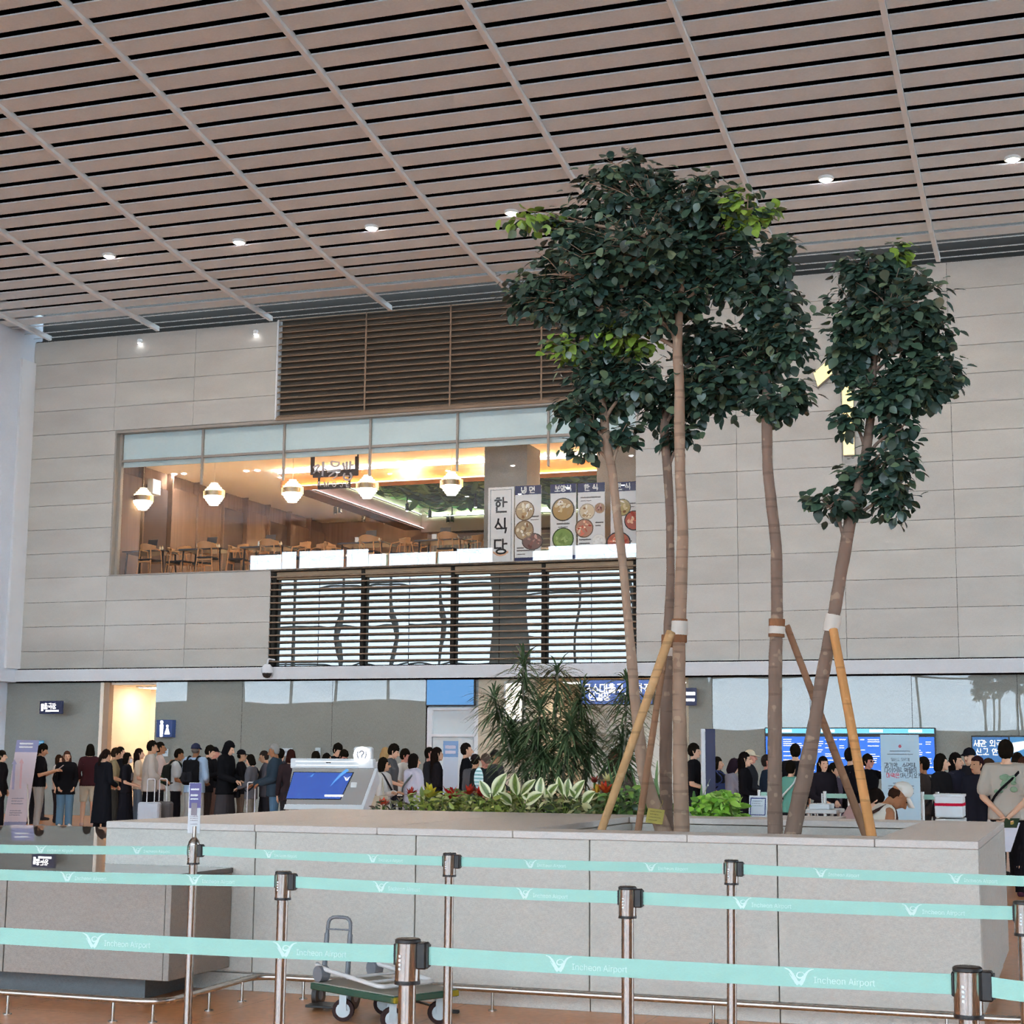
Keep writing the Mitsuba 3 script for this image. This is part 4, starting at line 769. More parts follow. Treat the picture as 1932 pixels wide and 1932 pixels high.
def hand(w, f, up, side, curl=.5, s=1.0):
    """Palm, four bent fingers of unequal length and a thumb, from the wrist w along f; up is the back of the hand."""
    f = unit(f); lat = unit(np.cross(f, up)) * side; nrm = unit(np.cross(lat, f)) * side; nrm = nrm if nrm @ up > 0 else -nrm
    P = lambda a, b, c: w + (f * a + lat * b - nrm * c) * s
    out = [hull6((P(.0, -.016, 0), .016 * s), (P(.0, .016, 0), .016 * s), (P(.075, -.032, .004), .0125 * s), (P(.078, .03, .004), .0125 * s))]
    for b, l in ((-.032, .062), (-.011, .074), (.011, .070), (.031, .055)):
        a0, a1, a2 = P(.078, b, .004), P(.078 + l * .5 * math.cos(curl), b * 1.05, .006 + l * .5 * math.sin(curl)), P(.078 + l * (.5 * math.cos(curl) + .45 * math.cos(2.1 * curl)), b * 1.02, .006 + l * (.5 * math.sin(curl) + .45 * math.sin(2.1 * curl)))
        out += [hull6((a0, .0095 * s), (a1, .0088 * s)), hull6((a1, .0088 * s), (a2, .0075 * s))]
    t0, t1, t2 = P(.022, -.026, .006), P(.05, -.056, .02), P(.08, -.062, .032)
    return out + [hull6((t0, .012 * s), (t1, .0105 * s)), hull6((t1, .0105 * s), (t2, .0085 * s))]
def build(h, fem, arms, nod, look, lean, hair, spec, seed, step, hands=True, sit=0.0):
    rs = np.random.RandomState(seed); s = h / 1.765; hipz = .92
    sw, tw, hw = (.165, .86, .088) if fem else (.19, 1.0, .09)
    Lr = rot((1, 0, 0), -lean)
    def L(p):
        p = np.array(p, float)
        if lean and p[2] > hipz: p = Lr @ (p - [0, 0, hipz]) + [0, 0, hipz]
        if sit and p[2] > .7: p = p - [0, .12, sit]
        return p * s
    hc = np.array([0, .015, 1.632]); nk = np.array([0, 0, 1.50]); HR = rot((0, 0, 1), look) @ rot((1, 0, 0), -nod)
    def Hd(p): return L(nk + HR @ (np.array(p, float) + hc - nk))
    def hb(p, r): return (Hd(p), np.array(r) * s if not np.isscalar(r) else r * s)
    J = {}
    for sd in (1, -1):
        pose = POSES[arms[0 if sd == 1 else 1]]; k = 1 if not fem else .9
        J['sh', sd] = L((sd * sw, -.005, 1.425)); J['el', sd] = L((sd * pose[0][0] * k, pose[0][1], pose[0][2])); J['wr', sd] = L((sd * pose[1][0] * k, pose[1][1], pose[1][2]))
        o = step * sd; J['hip', sd] = L((sd * hw, 0, .9)); J['kn', sd] = L((sd * (hw + .012), .015 + o * .5, .50)); J['an', sd] = L((sd * (hw + .02), -.02 + o, .085)); J['to', sd] = L((sd * (hw + .045), .14 + o, .028)); J['he', sd] = L((sd * (hw + .018), -.055 + o, .03))
        if sit: J['kn', sd] = L((sd * .15, .30, .52)); J['an', sd] = L((sd * .13, .02, .085)); J['to', sd] = L((sd * .15, .18, .028)); J['he', sd] = L((sd * .125, -.02, .03))
    B = lambda p, r: (L(p), r * s)
    def torso(d=0.0, w=tw):
        pe = [B((sd * .078, .0, .925), .105 * w + d) for sd in (1, -1)]; wa = [B((sd * .05 * w, .0, 1.1), .098 * w + d) for sd in (1, -1)]
        ch = [B((sd * .085 * w, .01, 1.30), .105 * w + d) for sd in (1, -1)]; sh = [(J['sh', sd] * [.86, 1, 1] + [0, 0, -.005], .056 * s + d * .8) for sd in (1, -1)]; nb = [B((0, -.01, 1.465), .058 + d * .6)]
        return [hull(*pe, *wa), hull(*wa, *ch), hull(*ch, *sh, *nb)]
    head = [hull(hb((0, -.018, .035), (.076, .092, .098)), hb((0, .01, -.01), (.066, .078, .09)), hb((0, .052, -.085), (.032, .03, .024)), hb((0, .0, -.06), (.052, .05, .04))),
            hull(hb((0, .09, .012), .010), hb((0, .112, -.028), .0125), hb((0, .085, -.035), .015))]
    for sd in (1, -1): head.append(hull(hb((sd * .074, -.012, .012), (.012, .018, .026)), hb((sd * .07, -.005, -.02), (.010, .012, .014))))
    neck = [hull((L((0, -.008, 1.44)), .056 * s * tw), (Hd((0, -.02, -.07)), .05 * s * tw))]
    arms_, legs_ = [], []
    for sd in (1, -1):
        arms_ += [hull((J['sh', sd], .052 * s * tw), (J['el', sd], .040 * s * tw)), hull((J['el', sd], .040 * s * tw), (J['wr', sd], .026 * s))]
        legs_ += [hull((J['hip', sd], .088 * s), (J['kn', sd], .056 * s)), hull((J['kn', sd], .056 * s), (J['kn', sd] * .6 + J['an', sd] * .4 + [0, -.012, 0], .056 * s), (J['an', sd], .036 * s)), hull((J['an', sd], .036 * s), (J['to', sd], .026 * s), (J['he', sd], .03 * s))]
    body = smoothed(join(torso() + neck + head + arms_ + legs_), .055, 4)
    hs = []
    for sd in (1, -1) if hands else ():
        f = unit(J['wr', sd] - J['el', sd]); up = np.array([sd * .9, .1, .2]) if arms[0 if sd == 1 else 1] in ('down', 'pocket', 'behind') else np.array([sd * .3, 0, 1.0])
        hs += hand(J['wr', sd] + f * .012, f, up, -sd, .55 if arms[0] != 'down' else .35, s)
    body = join([body] + hs) if hs else body
    out = [('body', body, spec['skin'])]
    # clothes
    top, tc, sl = spec['top']; fit = spec.get('fit', .02)
    T_ = torso(fit, tw)
    hem = {'tee': .86, 'shirt': .80, 'jacket': .78, 'hoodie': .76, 'coat': .50, 'longcoat': .26, 'vest': .84}[top]
    T_.append(hull(*[B((sd * .08, 0, 1.0), .10 * tw + fit) for sd in (1, -1)], *[B((sd * (.085 + .02 * (hem < .6)), .0, hem - .02), .105 + fit + .02 * (hem < .6)) for sd in (1, -1)]))
    for sd in (1, -1):
        g = fit * .75
        if sl == 'short': e = J['sh', sd] + (J['el', sd] - J['sh', sd]) * .72; T_.append(hull((J['sh', sd], .055 * s * tw + g), (e, .050 * s * tw + g * 1.3)))
        elif sl == 'long': T_ += [hull((J['sh', sd], .055 * s * tw + g), (J['el', sd], .044 * s * tw + g)), hull((J['el', sd], .044 * s * tw + g), (J['wr', sd] - unit(J['wr', sd] - J['el', sd]) * .03, .034 * s + g * .7))]
        elif sl == 'rolled': e = J['el', sd] + (J['wr', sd] - J['el', sd]) * .35; T_ += [hull((J['sh', sd], .055 * s * tw + g), (J['el', sd], .046 * s * tw + g)), hull((J['el', sd], .046 * s * tw + g), (e, .042 * s + g))]
    if top in ('hoodie', 'jacket') and spec.get('hood'): T_.append(hull(B((.06, -.10, 1.44), .055), B((-.06, -.10, 1.44), .055), B((0, -.12, 1.36), .05)))
    G = smoothed(join(T_), .055, 6)
    if not lean and not sit: G = G.trim_by_plane((0, 0, 1), hem * s)
    G = G.trim_by_plane(tuple(float(x) for x in -unit(Lr @ np.array([0, -.25, 1.0]))), -float(unit(Lr @ np.array([0, -.25, 1.0])) @ L((0, .0, 1.505 if top != 'vest' else 1.5)))) if not spec.get('hood') else G
    out.append(({'tee': 't_shirt', 'shirt': 'shirt', 'jacket': 'jacket', 'hoodie': 'hooded_jacket', 'coat': 'coat', 'longcoat': 'coat', 'vest': 'vest'}[top], G, tc))
    bt, bc = spec['bottom']; g = spec.get('loose', .016); P_ = [hull(*[B((sd * .075, 0, 1.0), .098 + .008) for sd in (1, -1)], *[B((sd * .08, 0, .88), .11 + .008) for sd in (1, -1)])]
    if bt == 'skirt': P_.append(hull(*[B((sd * .08, 0, .88), .115) for sd in (1, -1)], *[B((sd * .11, .0, .45), .15) for sd in (1, -1)])); lo_ = .42
    elif bt == 'longskirt': P_.append(hull(*[B((sd * .08, 0, .88), .115) for sd in (1, -1)], *[B((sd * .12, .0, .15), .17) for sd in (1, -1)])); lo_ = .16
    else:
        lo_ = {'trousers': .05, 'shorts': .52, 'jeans': .05}[bt]
        for sd in (1, -1):
            P_.append(hull((J['hip', sd], .092 * s + g), (J['kn', sd], .060 * s + g)))
            if bt != 'shorts': P_ += [hull((J['kn', sd], .060 * s + g), (J['kn', sd] * .6 + J['an', sd] * .4, .056 * s + g), (J['an', sd], .050 * s + g)), hull((J['an', sd], .050 * s + g), (J['an', sd] - [0, 0, .03], .052 * s + g))]
    out.append(({'trousers': 'trousers', 'jeans': 'jeans', 'shorts': 'shorts', 'skirt': 'skirt', 'longskirt': 'skirt'}[bt], smoothed(join(P_), .06, 4).trim_by_plane((0, 0, 1), lo_ * s), bc))
    if bt not in ('longskirt',):
        for sd in (1, -1): out.append(('shoe', hull((J['an', sd] - [0, 0, .02], .042 * s), (J['to', sd], (.04 * s, .045 * s, .03 * s)), (J['he', sd], .038 * s)).trim_by_plane((0, 0, 1), 0.0), spec.get('shoes', '#2a2a2c')))
    # hair, face, headwear
    kind, hcol = hair; cut = m3.Manifold.cube((.15 * s, .16 * s, .24 * s), True)
    def face_cut(y0, z1, w=.15):
        c = m3.Manifold.cube((w * s, .2 * s, .3 * s), True); m = np.eye(4); m[:3, :3] = (Lr if lean else np.eye(3)) @ HR; m[:3, 3] = Hd((0, y0 + .1, z1 - .15)); return c.transform(m[:3, :4])
    if kind != 'bald':
        shell = hull(hb((0, -.024, .04), (.085, .1, .104)), hb((0, -.03, .0), (.082, .09, .09)))
        if kind == 'short': H_ = shell - face_cut(.012, .062) - face_cut(-.02, .005, .2)
        elif kind == 'fringe': H_ = hull(hb((0, -.02, .045), (.09, .105, .106)), hb((0, -.03, .0), (.088, .095, .09))) - face_cut(.02, .04, .13) - face_cut(-.005, -.025, .2)
        elif kind == 'bob': H_ = join([shell, hull(hb((.07, -.03, -.09), .035), hb((-.07, -.03, -.09), .035), hb((0, -.085, -.09), .04), hb((0, -.03, .03), (.088, .095, .06)))]) - face_cut(.015, .05, .12)
        elif kind in ('long', 'ponytail', 'bun'):
            bits = [shell]
            if kind == 'long': bits += [hull(hb((.068, -.04, .0), .04), hb((-.068, -.04, .0), .04), hb((.085, -.035, -.3), .035), hb((-.085, -.035, -.3), .035), hb((0, -.09, -.33), .04), hb((0, -.09, 0), .05))]
            if kind == 'ponytail': bits += [hull(hb((0, -.115, .03), .03), hb((0, -.14, -.06), .032), hb((0, -.12, -.24), .018))]
            if kind == 'bun': bits += [ball(*hb((0, -.12, .06), .042))]
            H_ = join(bits) - face_cut(.015, .055, .125) - (face_cut(-.03, -.02, .2) if kind != 'long' else face_cut(.03, -.05, .13))
        elif kind == 'cap': H_ = hull(hb((0, -.03, .0), (.081, .088, .07))) - face_cut(.0, .08) - face_cut(-.03, -.02, .2)
        elif kind == 'hood': H_ = hull(hb((0, -.03, .05), (.1, .115, .115)), hb((0, -.04, -.08), (.1, .1, .1))) - face_cut(.02, .06, .13)
        q = H_.refine_to_length(.03); out.append(('hood' if kind == 'hood' else 'hair', q, hcol))
    if kind == 'cap' or spec.get('cap'):
        cc = spec.get('cap', '#1c1c20'); dome = hull(hb((0, -.02, .06), (.09, .104, .088)), hb((0, -.02, .03), (.092, .106, .03)))
        m = np.eye(4); m[:3, :3] = (Lr if lean else np.eye(3)) @ HR; m[:3, 3] = Hd((0, 0, -.18)); dome = dome - m3.Manifold.cube((.4 * s, .4 * s, .42 * s), True).transform(m[:3, :4])
        out.append(('cap', join([dome, hull(hb((.055, .06, .042), (.02, .02, .009)), hb((-.055, .06, .042), (.02, .02, .009)), hb((.035, .15, .022), (.02, .02, .006)), hb((-.035, .15, .022), (.02, .02, .006)))]), cc))
    if spec.get('face', True):
        for sd in (1, -1): out.append(('eye', ball(*hb((sd * .031, .079, .012), (.011, .006, .006))), '#1d1614'))
        out.append(('mouth', ball(*hb((0, .083, -.058), (.022, .006, .006))), '#8f4a44'))
    if spec.get('mask'): out.append(('face_mask', hull(hb((0, .075, -.03), (.055, .035, .03)), hb((0, .06, -.075), (.045, .035, .025))), spec['mask']))
    if spec.get('glasses'):
        for sd in (1, -1): out.append(('spectacle_rim', ball(*hb((sd * .033, .088, .01), (.024, .004, .017))), '#222222'))
    if spec.get('print'): out.append(('shirt_print', hull(B((.05, .118 * tw + fit, 1.30), .02), B((-.05, .118 * tw + fit, 1.30), .02), B((.045, .112 * tw + fit, 1.16), .02), B((-.045, .112 * tw + fit, 1.16), .02)), spec['print']))
    if spec.get('strap'):
        P = curve([L((sw * .75, -.10, 1.40)) , L((sw * .72, .02, 1.487)), L((sw * .3, .135 * tw + fit, 1.30)), L((-.12, .135 * tw + fit, 1.1)), L((-.2, .05, .95)), L((-.17, -.1, 1.05)), L((0, -.15 * tw - fit, 1.25)), L((sw * .75, -.10, 1.40))], 24)
        out.append(('strap', tube(P, .014, 6), spec['strap']))
    return out, dict(J=J, L=L, s=s, sw=sw, tw=tw, fit=fit, Hd=Hd)
NAMES = {'black': '#1b1b1d'}
def face_dir(P, a):
    c = unit(np.array([-P[0], -P[1], 0])); r = np.array([RW[0][0], RW[1][0], 0]); r = unit(r - c * (r @ c)); a = math.radians(a); return c * math.cos(a) + r * math.sin(a)
PEOPLE = {}
def person(key, px, py, Y, a, label, top, bottom, hair=('short', '#17130f'), arms=('down', 'down'), skin='fair', fem=False, nod=0, look=0, lean=0, z0=0.0, hmax=None, **spec):
    P = at_y(px, py, Y); h = P[2] - z0
    if lean: h = hmax; spec['sit'] = spec.get('sit', 0)
    elif hair[0] == 'cap' or spec.get('cap'): h -= .02
    f = face_dir(P, a); M = np.eye(4); M[:3, 1] = f; M[:3, 0] = np.cross(f, [0, 0, 1]); M[:3, 3] = [P[0], P[1], z0]
    spec.update(skin=SKIN[skin], top=top, bottom=bottom)
    sd = sum(map(ord, key)) % 1000; parts, info = build(h, fem, arms, nod, look, lean, hair, spec, sd, spec.get('step', .03 + .04 * (sd % 3)), sit=spec.get('sit', 0.0))
    for _ in range(2 if lean else 0):                       # crouching: sink until the head is as high as in the photograph
        dz = (info['Hd']((0, -.02, .135)))[2] - P[2]; spec['sit'] += dz / info['s']; parts, info = build(h, fem, arms, nod, look, lean, hair, spec, sd, .02, sit=spec['sit'])
    if lean or nod > 15:                                   # keep the head where the photograph has it
        hp = (M @ np.r_[info['Hd']((0, -.02, .12)), 1])[:3]; d = P - hp; M[:3, 3] += [d[0], d[1], 0]
    t = thing('person', label, 'person'); M[:3, 3][2] = z0
    for nm, m, c in parts:
        m = man(m) if hasattr(m, 'to_mesh') else m; part(t, nm, m, cloth(c), smooth=True, M=M)
    info['M'] = M; PEOPLE[key] = info; return info
def on(key, p):                                            # a point of the person's own frame (1.765 m tall, x to their right) in the world
    i = PEOPLE[key]; return (i['M'] @ np.r_[i['L'](p), 1])[:3]
def hand_of(key, sd=1):
    i = PEOPLE[key]; w, e = i['J']['wr', sd], i['J']['el', sd]; return (i['M'] @ np.r_[w + unit(w - e) * .11 * i['s'], 1])[:3], i['M'][:3, :3]
def phone(key, label, sd=1, c='#1a1b1f', size=(.075, .15)):
    p, R = hand_of(key, sd); M = np.eye(4); M[:3, :3] = R @ rot((1, 0, 0), -50); M[:3, 3] = p + R @ [0, .0, .03]
    t = thing('smartphone', label, 'phone', None); part(t, 'case', bx(-size[0] / 2, size[0] / 2, -.004, .004, -size[1] / 2, size[1] / 2, .003), cloth(c), smooth=False, M=M)
    part(t, 'screen', bx(-size[0] / 2 + .004, size[0] / 2 - .004, -.0055, -.0042, -size[1] / 2 + .005, size[1] / 2 - .005), cloth('#5d6f86'), smooth=False, M=M)
def backpack(key, label, c='#1d1e20', trim=None, w=.30, h=.44, d=.16, z=1.20):
    i = PEOPLE[key]; s = i['s']; y = -(.105 * i['tw'] + i['fit'] + .012); M = i['M'] @ move(*(i['L']((0, y, z)))); t = thing('backpack', label, 'backpack')
    m = hull(((w * .34, -.02, h * .36), .055), ((-w * .34, -.02, h * .36), .055), ((w * .38, -.02, -h * .38), .05), ((-w * .38, -.02, -h * .38), .05), ((0, -d * .75, -h * .25), .06), ((0, -d * .5, h * .32), .05))
    part(t, 'bag', man(m.refine_to_length(.05)), cloth(c), smooth=True, M=M)
    part(t, 'front_pocket', man(hull(((w * .26, -d * .8, -h * .3), .04), ((-w * .26, -d * .8, -h * .3), .04), ((w * .24, -d * .78, -.02), .03), ((-w * .24, -d * .78, -.02), .03))), cloth(trim or c), smooth=True, M=M)
    k = i['tw']; f = i['fit']
    for sd in (1, -1):
        Q = curve([i['L']((sd * .095, y - .02, z + .16)), i['L']((sd * .11, -.03, 1.495 + f * .5)), i['L']((sd * .12, .115 * k + f, 1.36)), i['L']((sd * .135, .12 * k + f, 1.2)), i['L']((sd * .165 * k, .02, 1.06)), i['L']((sd * .1, y - .02, z - .17))], 18); part(t, 'shoulder_strap', tube(Q, .017, 6), cloth(c), smooth=True, M=i['M'])
    part(t, 'grab_handle', tube(curve([(-.03, -.03, h * .44), (0, -.03, h * .5), (.03, -.03, h * .44)], 7), .007, 5), cloth(c), M=M)
def tote(key, label, c, side=1, z=.93, w=.34, h=.34, strap=None, y=0.0, long=True):
    i = PEOPLE[key]; M = i['M'] @ move(*i['L']((side * (.20 * i['tw'] + .07), y, z))); t = thing('shoulder_bag', label, 'bag')
    part(t, 'bag', man(hull(((0, -w / 2, h / 2), (.02, .02, .02)), ((0, w / 2, h / 2), (.02, .02, .02)), ((0, -w / 2, -h / 2), (.05, .03, .03)), ((0, w / 2, -h / 2), (.05, .03, .03)))), cloth(c), smooth=30, M=M)
    sh = i['L']((side * i['sw'] * .8, 0, 1.50)) - i['L']((side * (.20 * i['tw'] + .07), y, z))
    part(t, 'strap', tube(curve([(0, -w * .3, h / 2), (sh[0] * .75, -.04, sh[2] * .8), tuple(sh + [0, 0, .0]), (sh[0] * .75, .06, sh[2] * .8), (0, w * .3, h / 2)], 16), .012, 6), cloth(strap or c), smooth=True, M=M)
def suitcase(x, y, ang, label, c, h=.6, w=.4, d=.24, grip=.42, pole='#d9d9dc'):
    M = move(x, y, 0) @ turn((0, 0, 1), ang); t = thing('suitcase', label, 'suitcase')
    part(t, 'shell', bx(-w / 2, w / 2, -d / 2, d / 2, .05, h, .03), glossy(c, .3), smooth=30, M=M)
    part(t, 'rib', cat([bx(-w / 2 + .05 + k * (w - .1) / 4 - .006, -w / 2 + .05 + k * (w - .1) / 4 + .006, -d / 2 - .004, -d / 2 + .01, .1, h - .05) for k in range(5)]), glossy(c, .3), smooth=False, M=M, kind='stuff')
    part(t, 'pull_handle', tube(fillet([(-.07, .06, h - .02), (-.07, .06, h + grip), (.07, .06, h + grip), (.07, .06, h - .02)], .03), .011, 8), cloth(pole), smooth=True, M=M)
    for sx in (-1, 1):
        for sy in (-1, 1): part(t, 'wheel', moved(cyl((-.012, 0, 0), (.012, 0, 0), .028, 12), M @ move(sx * (w / 2 - .05), sy * (d / 2 - .05), .028)), 'rubber_black')
BK, BR = '#16130f', '#2c1d14'
jk, bl, wh, gy = '#1c1d20', '#17171a', '#d6d5d2', '#8f8f8d'
R_, L_, F_, B_ = 90, 270, 0, 180
# ---- the queue on the left, from the edge of the photograph to the kiosk
person('p1', 4, 1416, 27.5, 70, 'person in black at the very left edge of the photo', ('jacket', bl, 'long'), ('trousers', bl), ('fringe', BK), ('down', 'down'))
person('p2', 84, 1403, 28.7, 75, 'person in black t-shirt and light grey trousers reading a phone by the left banner', ('tee', bl, 'short'), ('trousers', '#a9aaa6'), ('fringe', BK), ('phone', 'phone'), nod=18, shoes='#8e8f8c', skin='mid')
phone('p2', 'light phone held up by the person in grey trousers', -1, '#c9c5c0')
person('p3', 65, 1411, 30.3, 250, 'person in taupe t-shirt half behind the one in grey trousers', ('tee', '#7a6d60', 'short'), ('trousers', bl), ('fringe', BR), ('down', 'down'), skin='mid')
person('p4', 74, 1408, 32, 120, 'dark head just behind the phone reader in grey trousers', ('tee', '#3c3a3c', 'short'), ('trousers', '#2d2c30'), ('short', BK))
person('p5', 127, 1417, 29.2, 8, 'person with long brown hair in black hooded jacket and blue jeans', ('hoodie', bl, 'long'), ('jeans', '#5f7f96'), ('long', '#4a3026'), ('pocket', 'pocket'), fem=True, shoes='#e4e3df', loose=.03, fit=.04, print=None)
person('p6', 112, 1424, 31, 60, 'head seen behind the left shoulder of the long haired person in jeans', ('tee', '#cfc8c2', 'short'), ('trousers', '#2a2427'), ('bob', BR), fem=True)
person('p7', 171, 1404, 30, 178, 'person with dark bobbed hair, maroon top and cream shorts, bare legs', ('tee', '#3a2226', 'rolled'), ('shorts', '#bfb6a2'), ('bob', BK), ('down', 'pocket'), fem=True, shoes='#c9a79a', face=False)
person('p8', 203, 1413, 26.4, 130, 'person with tied back hair in a long black coat, nearest of the left queue', ('longcoat', '#17191e', 'long'), ('trousers', bl), ('ponytail', '#1f1714'), ('low', 'low'), fem=True, nod=20, fit=.03)
person('p9', 216, 1411, 29, 95, 'person with wavy dark hair in a khaki top beside the long black coat', ('tee', '#7d7257', 'short'), ('trousers', '#2d2d2a'), ('fringe', '#231b14'), ('low', 'low'), nod=12, skin='mid')
person('p10', 228, 1409, 30.5, 100, 'person in black behind the one in a white mask', ('jacket', bl, 'long'), ('trousers', bl), ('short', BK), ('low', 'low'))
person('p11', 241, 1420, 28, 75, 'person in a white face mask and black printed t-shirt with dark skirt', ('tee', '#1d1d22', 'short'), ('longskirt', '#1b1c22'), ('bob', BK), ('low', 'low'), fem=True, mask='#dfe2e4', print='#6d6d70')
phone('p11', 'pale phone held by the person in the white mask', 1, '#d8dadd')
person('p12', 263, 1412, 29.6, 85, 'person with long dark hair in a cream top behind the beige shirt', ('tee', '#d8c6ae', 'short'), ('jeans', '#59646f'), ('long', '#1d1512'), ('low', 'low'), fem=True)
person('p13', 285, 1397, 27.4, 95, 'tall person in a loose beige grey shirt and black trousers with a pale suitcase', ('shirt', '#b5aca2', 'rolled'), ('trousers', bl), ('short', BK), ('low', 'down'), skin='mid', fit=.04, nod=10)
person('p14', 303, 1400, 29.2, 88, 'person in a pinkish shirt looking right, behind the tall beige shirt', ('shirt', '#c8b2a8', 'long'), ('trousers', '#222226'), ('short', BK), ('strap', 'down'), skin='tan')
person('p15', 341, 1412, 28.5, 88, 'person in white t-shirt with a black and green backpack', ('tee', '#c6cbcb', 'short'), ('trousers', '#1b1b20'), ('short', BK), ('low', 'down'), skin='tan', nod=20)
backpack('p15', 'black backpack with green edging on the person in white t-shirt', '#202321', '#2b3a2c')
person('p16', 370, 1401, 28, 150, 'person in navy cap and light blue shirt seen from behind, grey trousers', ('shirt', '#a9c3dc', 'long'), ('trousers', '#b0b0ac'), ('cap', '#5d5650'), ('low', 'low'), skin='tan', cap='#2a3046', fit=.035, face=False)
backpack('p16', 'large black backpack on the person in light blue shirt', '#18191c', '#222327', w=.34, h=.5, d=.2)
person('p17', 393, 1406, 29.6, 80, 'person with dark hair reading a phone right of the light blue shirt', ('jacket', bl, 'long'), ('trousers', '#2b2624'), ('fringe', BK), ('phone', 'low'), nod=15)
phone('p17', 'phone held by the person right of the light blue shirt', 1, '#d5d8d6')
person('p18', 405, 1408, 31, 85, 'person in a black cap with white badge, far side of the queue', ('tee', bl, 'short'), ('trousers', '#57443d'), ('cap', BK), ('low', 'low'), skin='pink', cap='#141417')
person('p19', 436, 1399, 28, 60, 'pale person with black hair in a puffy black hooded jacket and grey skirt', ('hoodie', '#16171a', 'long'), ('longskirt', '#3b3a3d'), ('hood', '#131316'), ('low', 'low'), fem=True, nod=22, fit=.05, hood=True)
tote('p19', 'black shoulder bag of the person in the puffy hooded jacket', '#1c1c1f', side=-1, z=.86, w=.3, h=.28)
person('p20', 456, 1413, 30.2, 80, 'person in a black cap and glasses beside the puffy jacket', ('jacket', bl, 'long'), ('trousers', '#5b5148'), ('cap', BK), ('phone', 'low'), skin='mid', cap='#151518', glasses=True)
person('p21', 476, 1423, 28.2, 250, 'person with black hair and dark grey jacket with a black backpack strap', ('jacket', '#55565c', 'long'), ('trousers', '#6d6860'), ('bob', BK), ('low', 'low'), nod=15, strap='#1b1b1e')
person('p22', 496, 1416, 28.6, 265, 'person with receding hair in a grey jacket facing left', ('jacket', '#4d4c52', 'long'), ('trousers', '#26262b'), ('short', '#2a2320'), ('low', 'low'), nod=18, skin='mid')
person('p23', 515, 1403, 27, 262, 'older person with grey hair in a dark teal coat and jeans left of the kiosk', ('jacket', '#2d3a45', 'long'), ('jeans', '#4f6c84'), ('short', '#8d8f8c'), ('reach', 'low'), nod=16, skin='tan', fit=.05)
person('p24', 530, 1413, 29.8, 150, 'dark haired person in navy behind the grey haired one', ('jacket', '#34363f', 'long'), ('trousers', '#24242a'), ('fringe', BK), face=False)
person('p25', 549, 1414, 26, 190, 'person with dark reddish hair behind the left end of the kiosk', ('jacket', '#2a2326', 'long'), ('trousers', '#232326'), ('bob', '#2a1714'), fem=True, face=False)
person('p26', 596, 1418, 27, 185, 'round dark head over the middle of the kiosk, left of two', ('jacket', bl, 'long'), ('trousers', bl), ('fringe', BK), face=False)
person('p27', 617, 1421, 28, 120, 'low dark head over the middle of the kiosk, right of two', ('jacket', bl, 'long'), ('trousers', bl), ('short', BK))
person('p28', 640, 1401, 28.5, 40, 'tall person in black over the right half of the kiosk', ('jacket', bl, 'long'), ('trousers', bl), ('fringe', BK), ('phone', 'low'), nod=25)
person('p29', 651, 1413, 26.5, 30, 'dark haired person with bowed head and glasses behind the kiosk sign', ('jacket', '#202024', 'long'), ('trousers', bl), ('fringe', BK), ('phone', 'low'), nod=28, glasses=True, skin='pink')
# ---- between the kiosk and the spiky plants
person('p30', 727, 1410, 27.6, 185, 'person with straw blond hair and white top behind the arms crossed one', ('tee', '#cfd0d2', 'long'), ('trousers', '#8e8a80'), ('long', '#a88a5e'), ('down', 'down'), fem=True, face=False)
person('p31', 724, 1429, 22.6, 60, 'person with black bob and glasses in a white sweater, arms crossed', ('tee', '#d5d2cc', 'long'), ('trousers', '#1d1d22'), ('bob', BK), ('cross', 'cross'), fem=True, look=20, glasses=True, skin='mid', strap='#222226')
tote('p31', 'cream canvas tote bag of the person in the white sweater', '#b9b09c', side=1, z=.86, w=.36, h=.36, strap='#b9b09c')
person('p32', 746, 1403, 26.5, 75, 'tall person in dark grey t-shirt looking down at a phone', ('tee', '#54575a', 'short'), ('trousers', '#2f3440'), ('fringe', BK), ('low', 'low'), nod=20)
phone('p32', 'phone in the hands of the tall person in dark grey t-shirt', 1)
person('p33', 762, 1413, 27.4, 70, 'person in white t-shirt right of the tall dark grey one', ('tee', '#d9d6ce', 'short'), ('trousers', '#1e1e22'), ('fringe', BK), ('low', 'low'), skin='pink', nod=10)
person('p34', 781, 1422, 22.8, 120, 'person with thick black hair in a pale lavender hooded top', ('hoodie', '#c9c8d6', 'long'), ('jeans', '#6f93ab'), ('bob', '#14110f'), ('low', 'low'), fem=True, hood=True, fit=.045, strap='#5d6668')
person('p35', 811, 1410, 27.2, 75, 'person in black jacket with short hair in front of the white door', ('jacket', '#25262a', 'long'), ('trousers', bl), ('short', BK), ('low', 'low'), skin='pink')
person('p36', 825, 1410, 26, 95, 'person with long black hair and white collar left of the small banner', ('jacket', '#1b1a1d', 'long'), ('trousers', bl), ('long', '#18120f'), ('low', 'low'), fem=True)
person('p37', 880, 1402, 27, 92, 'person in black t-shirt with cropped hair, seen in profile by the white door', ('tee', '#17181b', 'short'), ('trousers', '#3b3833'), ('short', '#1b1512'), ('down', 'low'))
person('p38', 897, 1421, 25.6, 150, 'person in a grey patterned jacket with dark cap in front of the black profile', ('jacket', '#4c4f53', 'long'), ('trousers', '#2e3430'), ('cap', BK), ('low', 'low'), cap='#241d20', skin='mid')
person('p39', 917, 1419, 24.6, 20, 'older person in dark leather jacket with brown cap looking down', ('jacket', '#202526', 'long'), ('trousers', '#202023'), ('cap', '#5c4a40'), ('low', 'low'), cap='#54463f', skin='pink', nod=20)
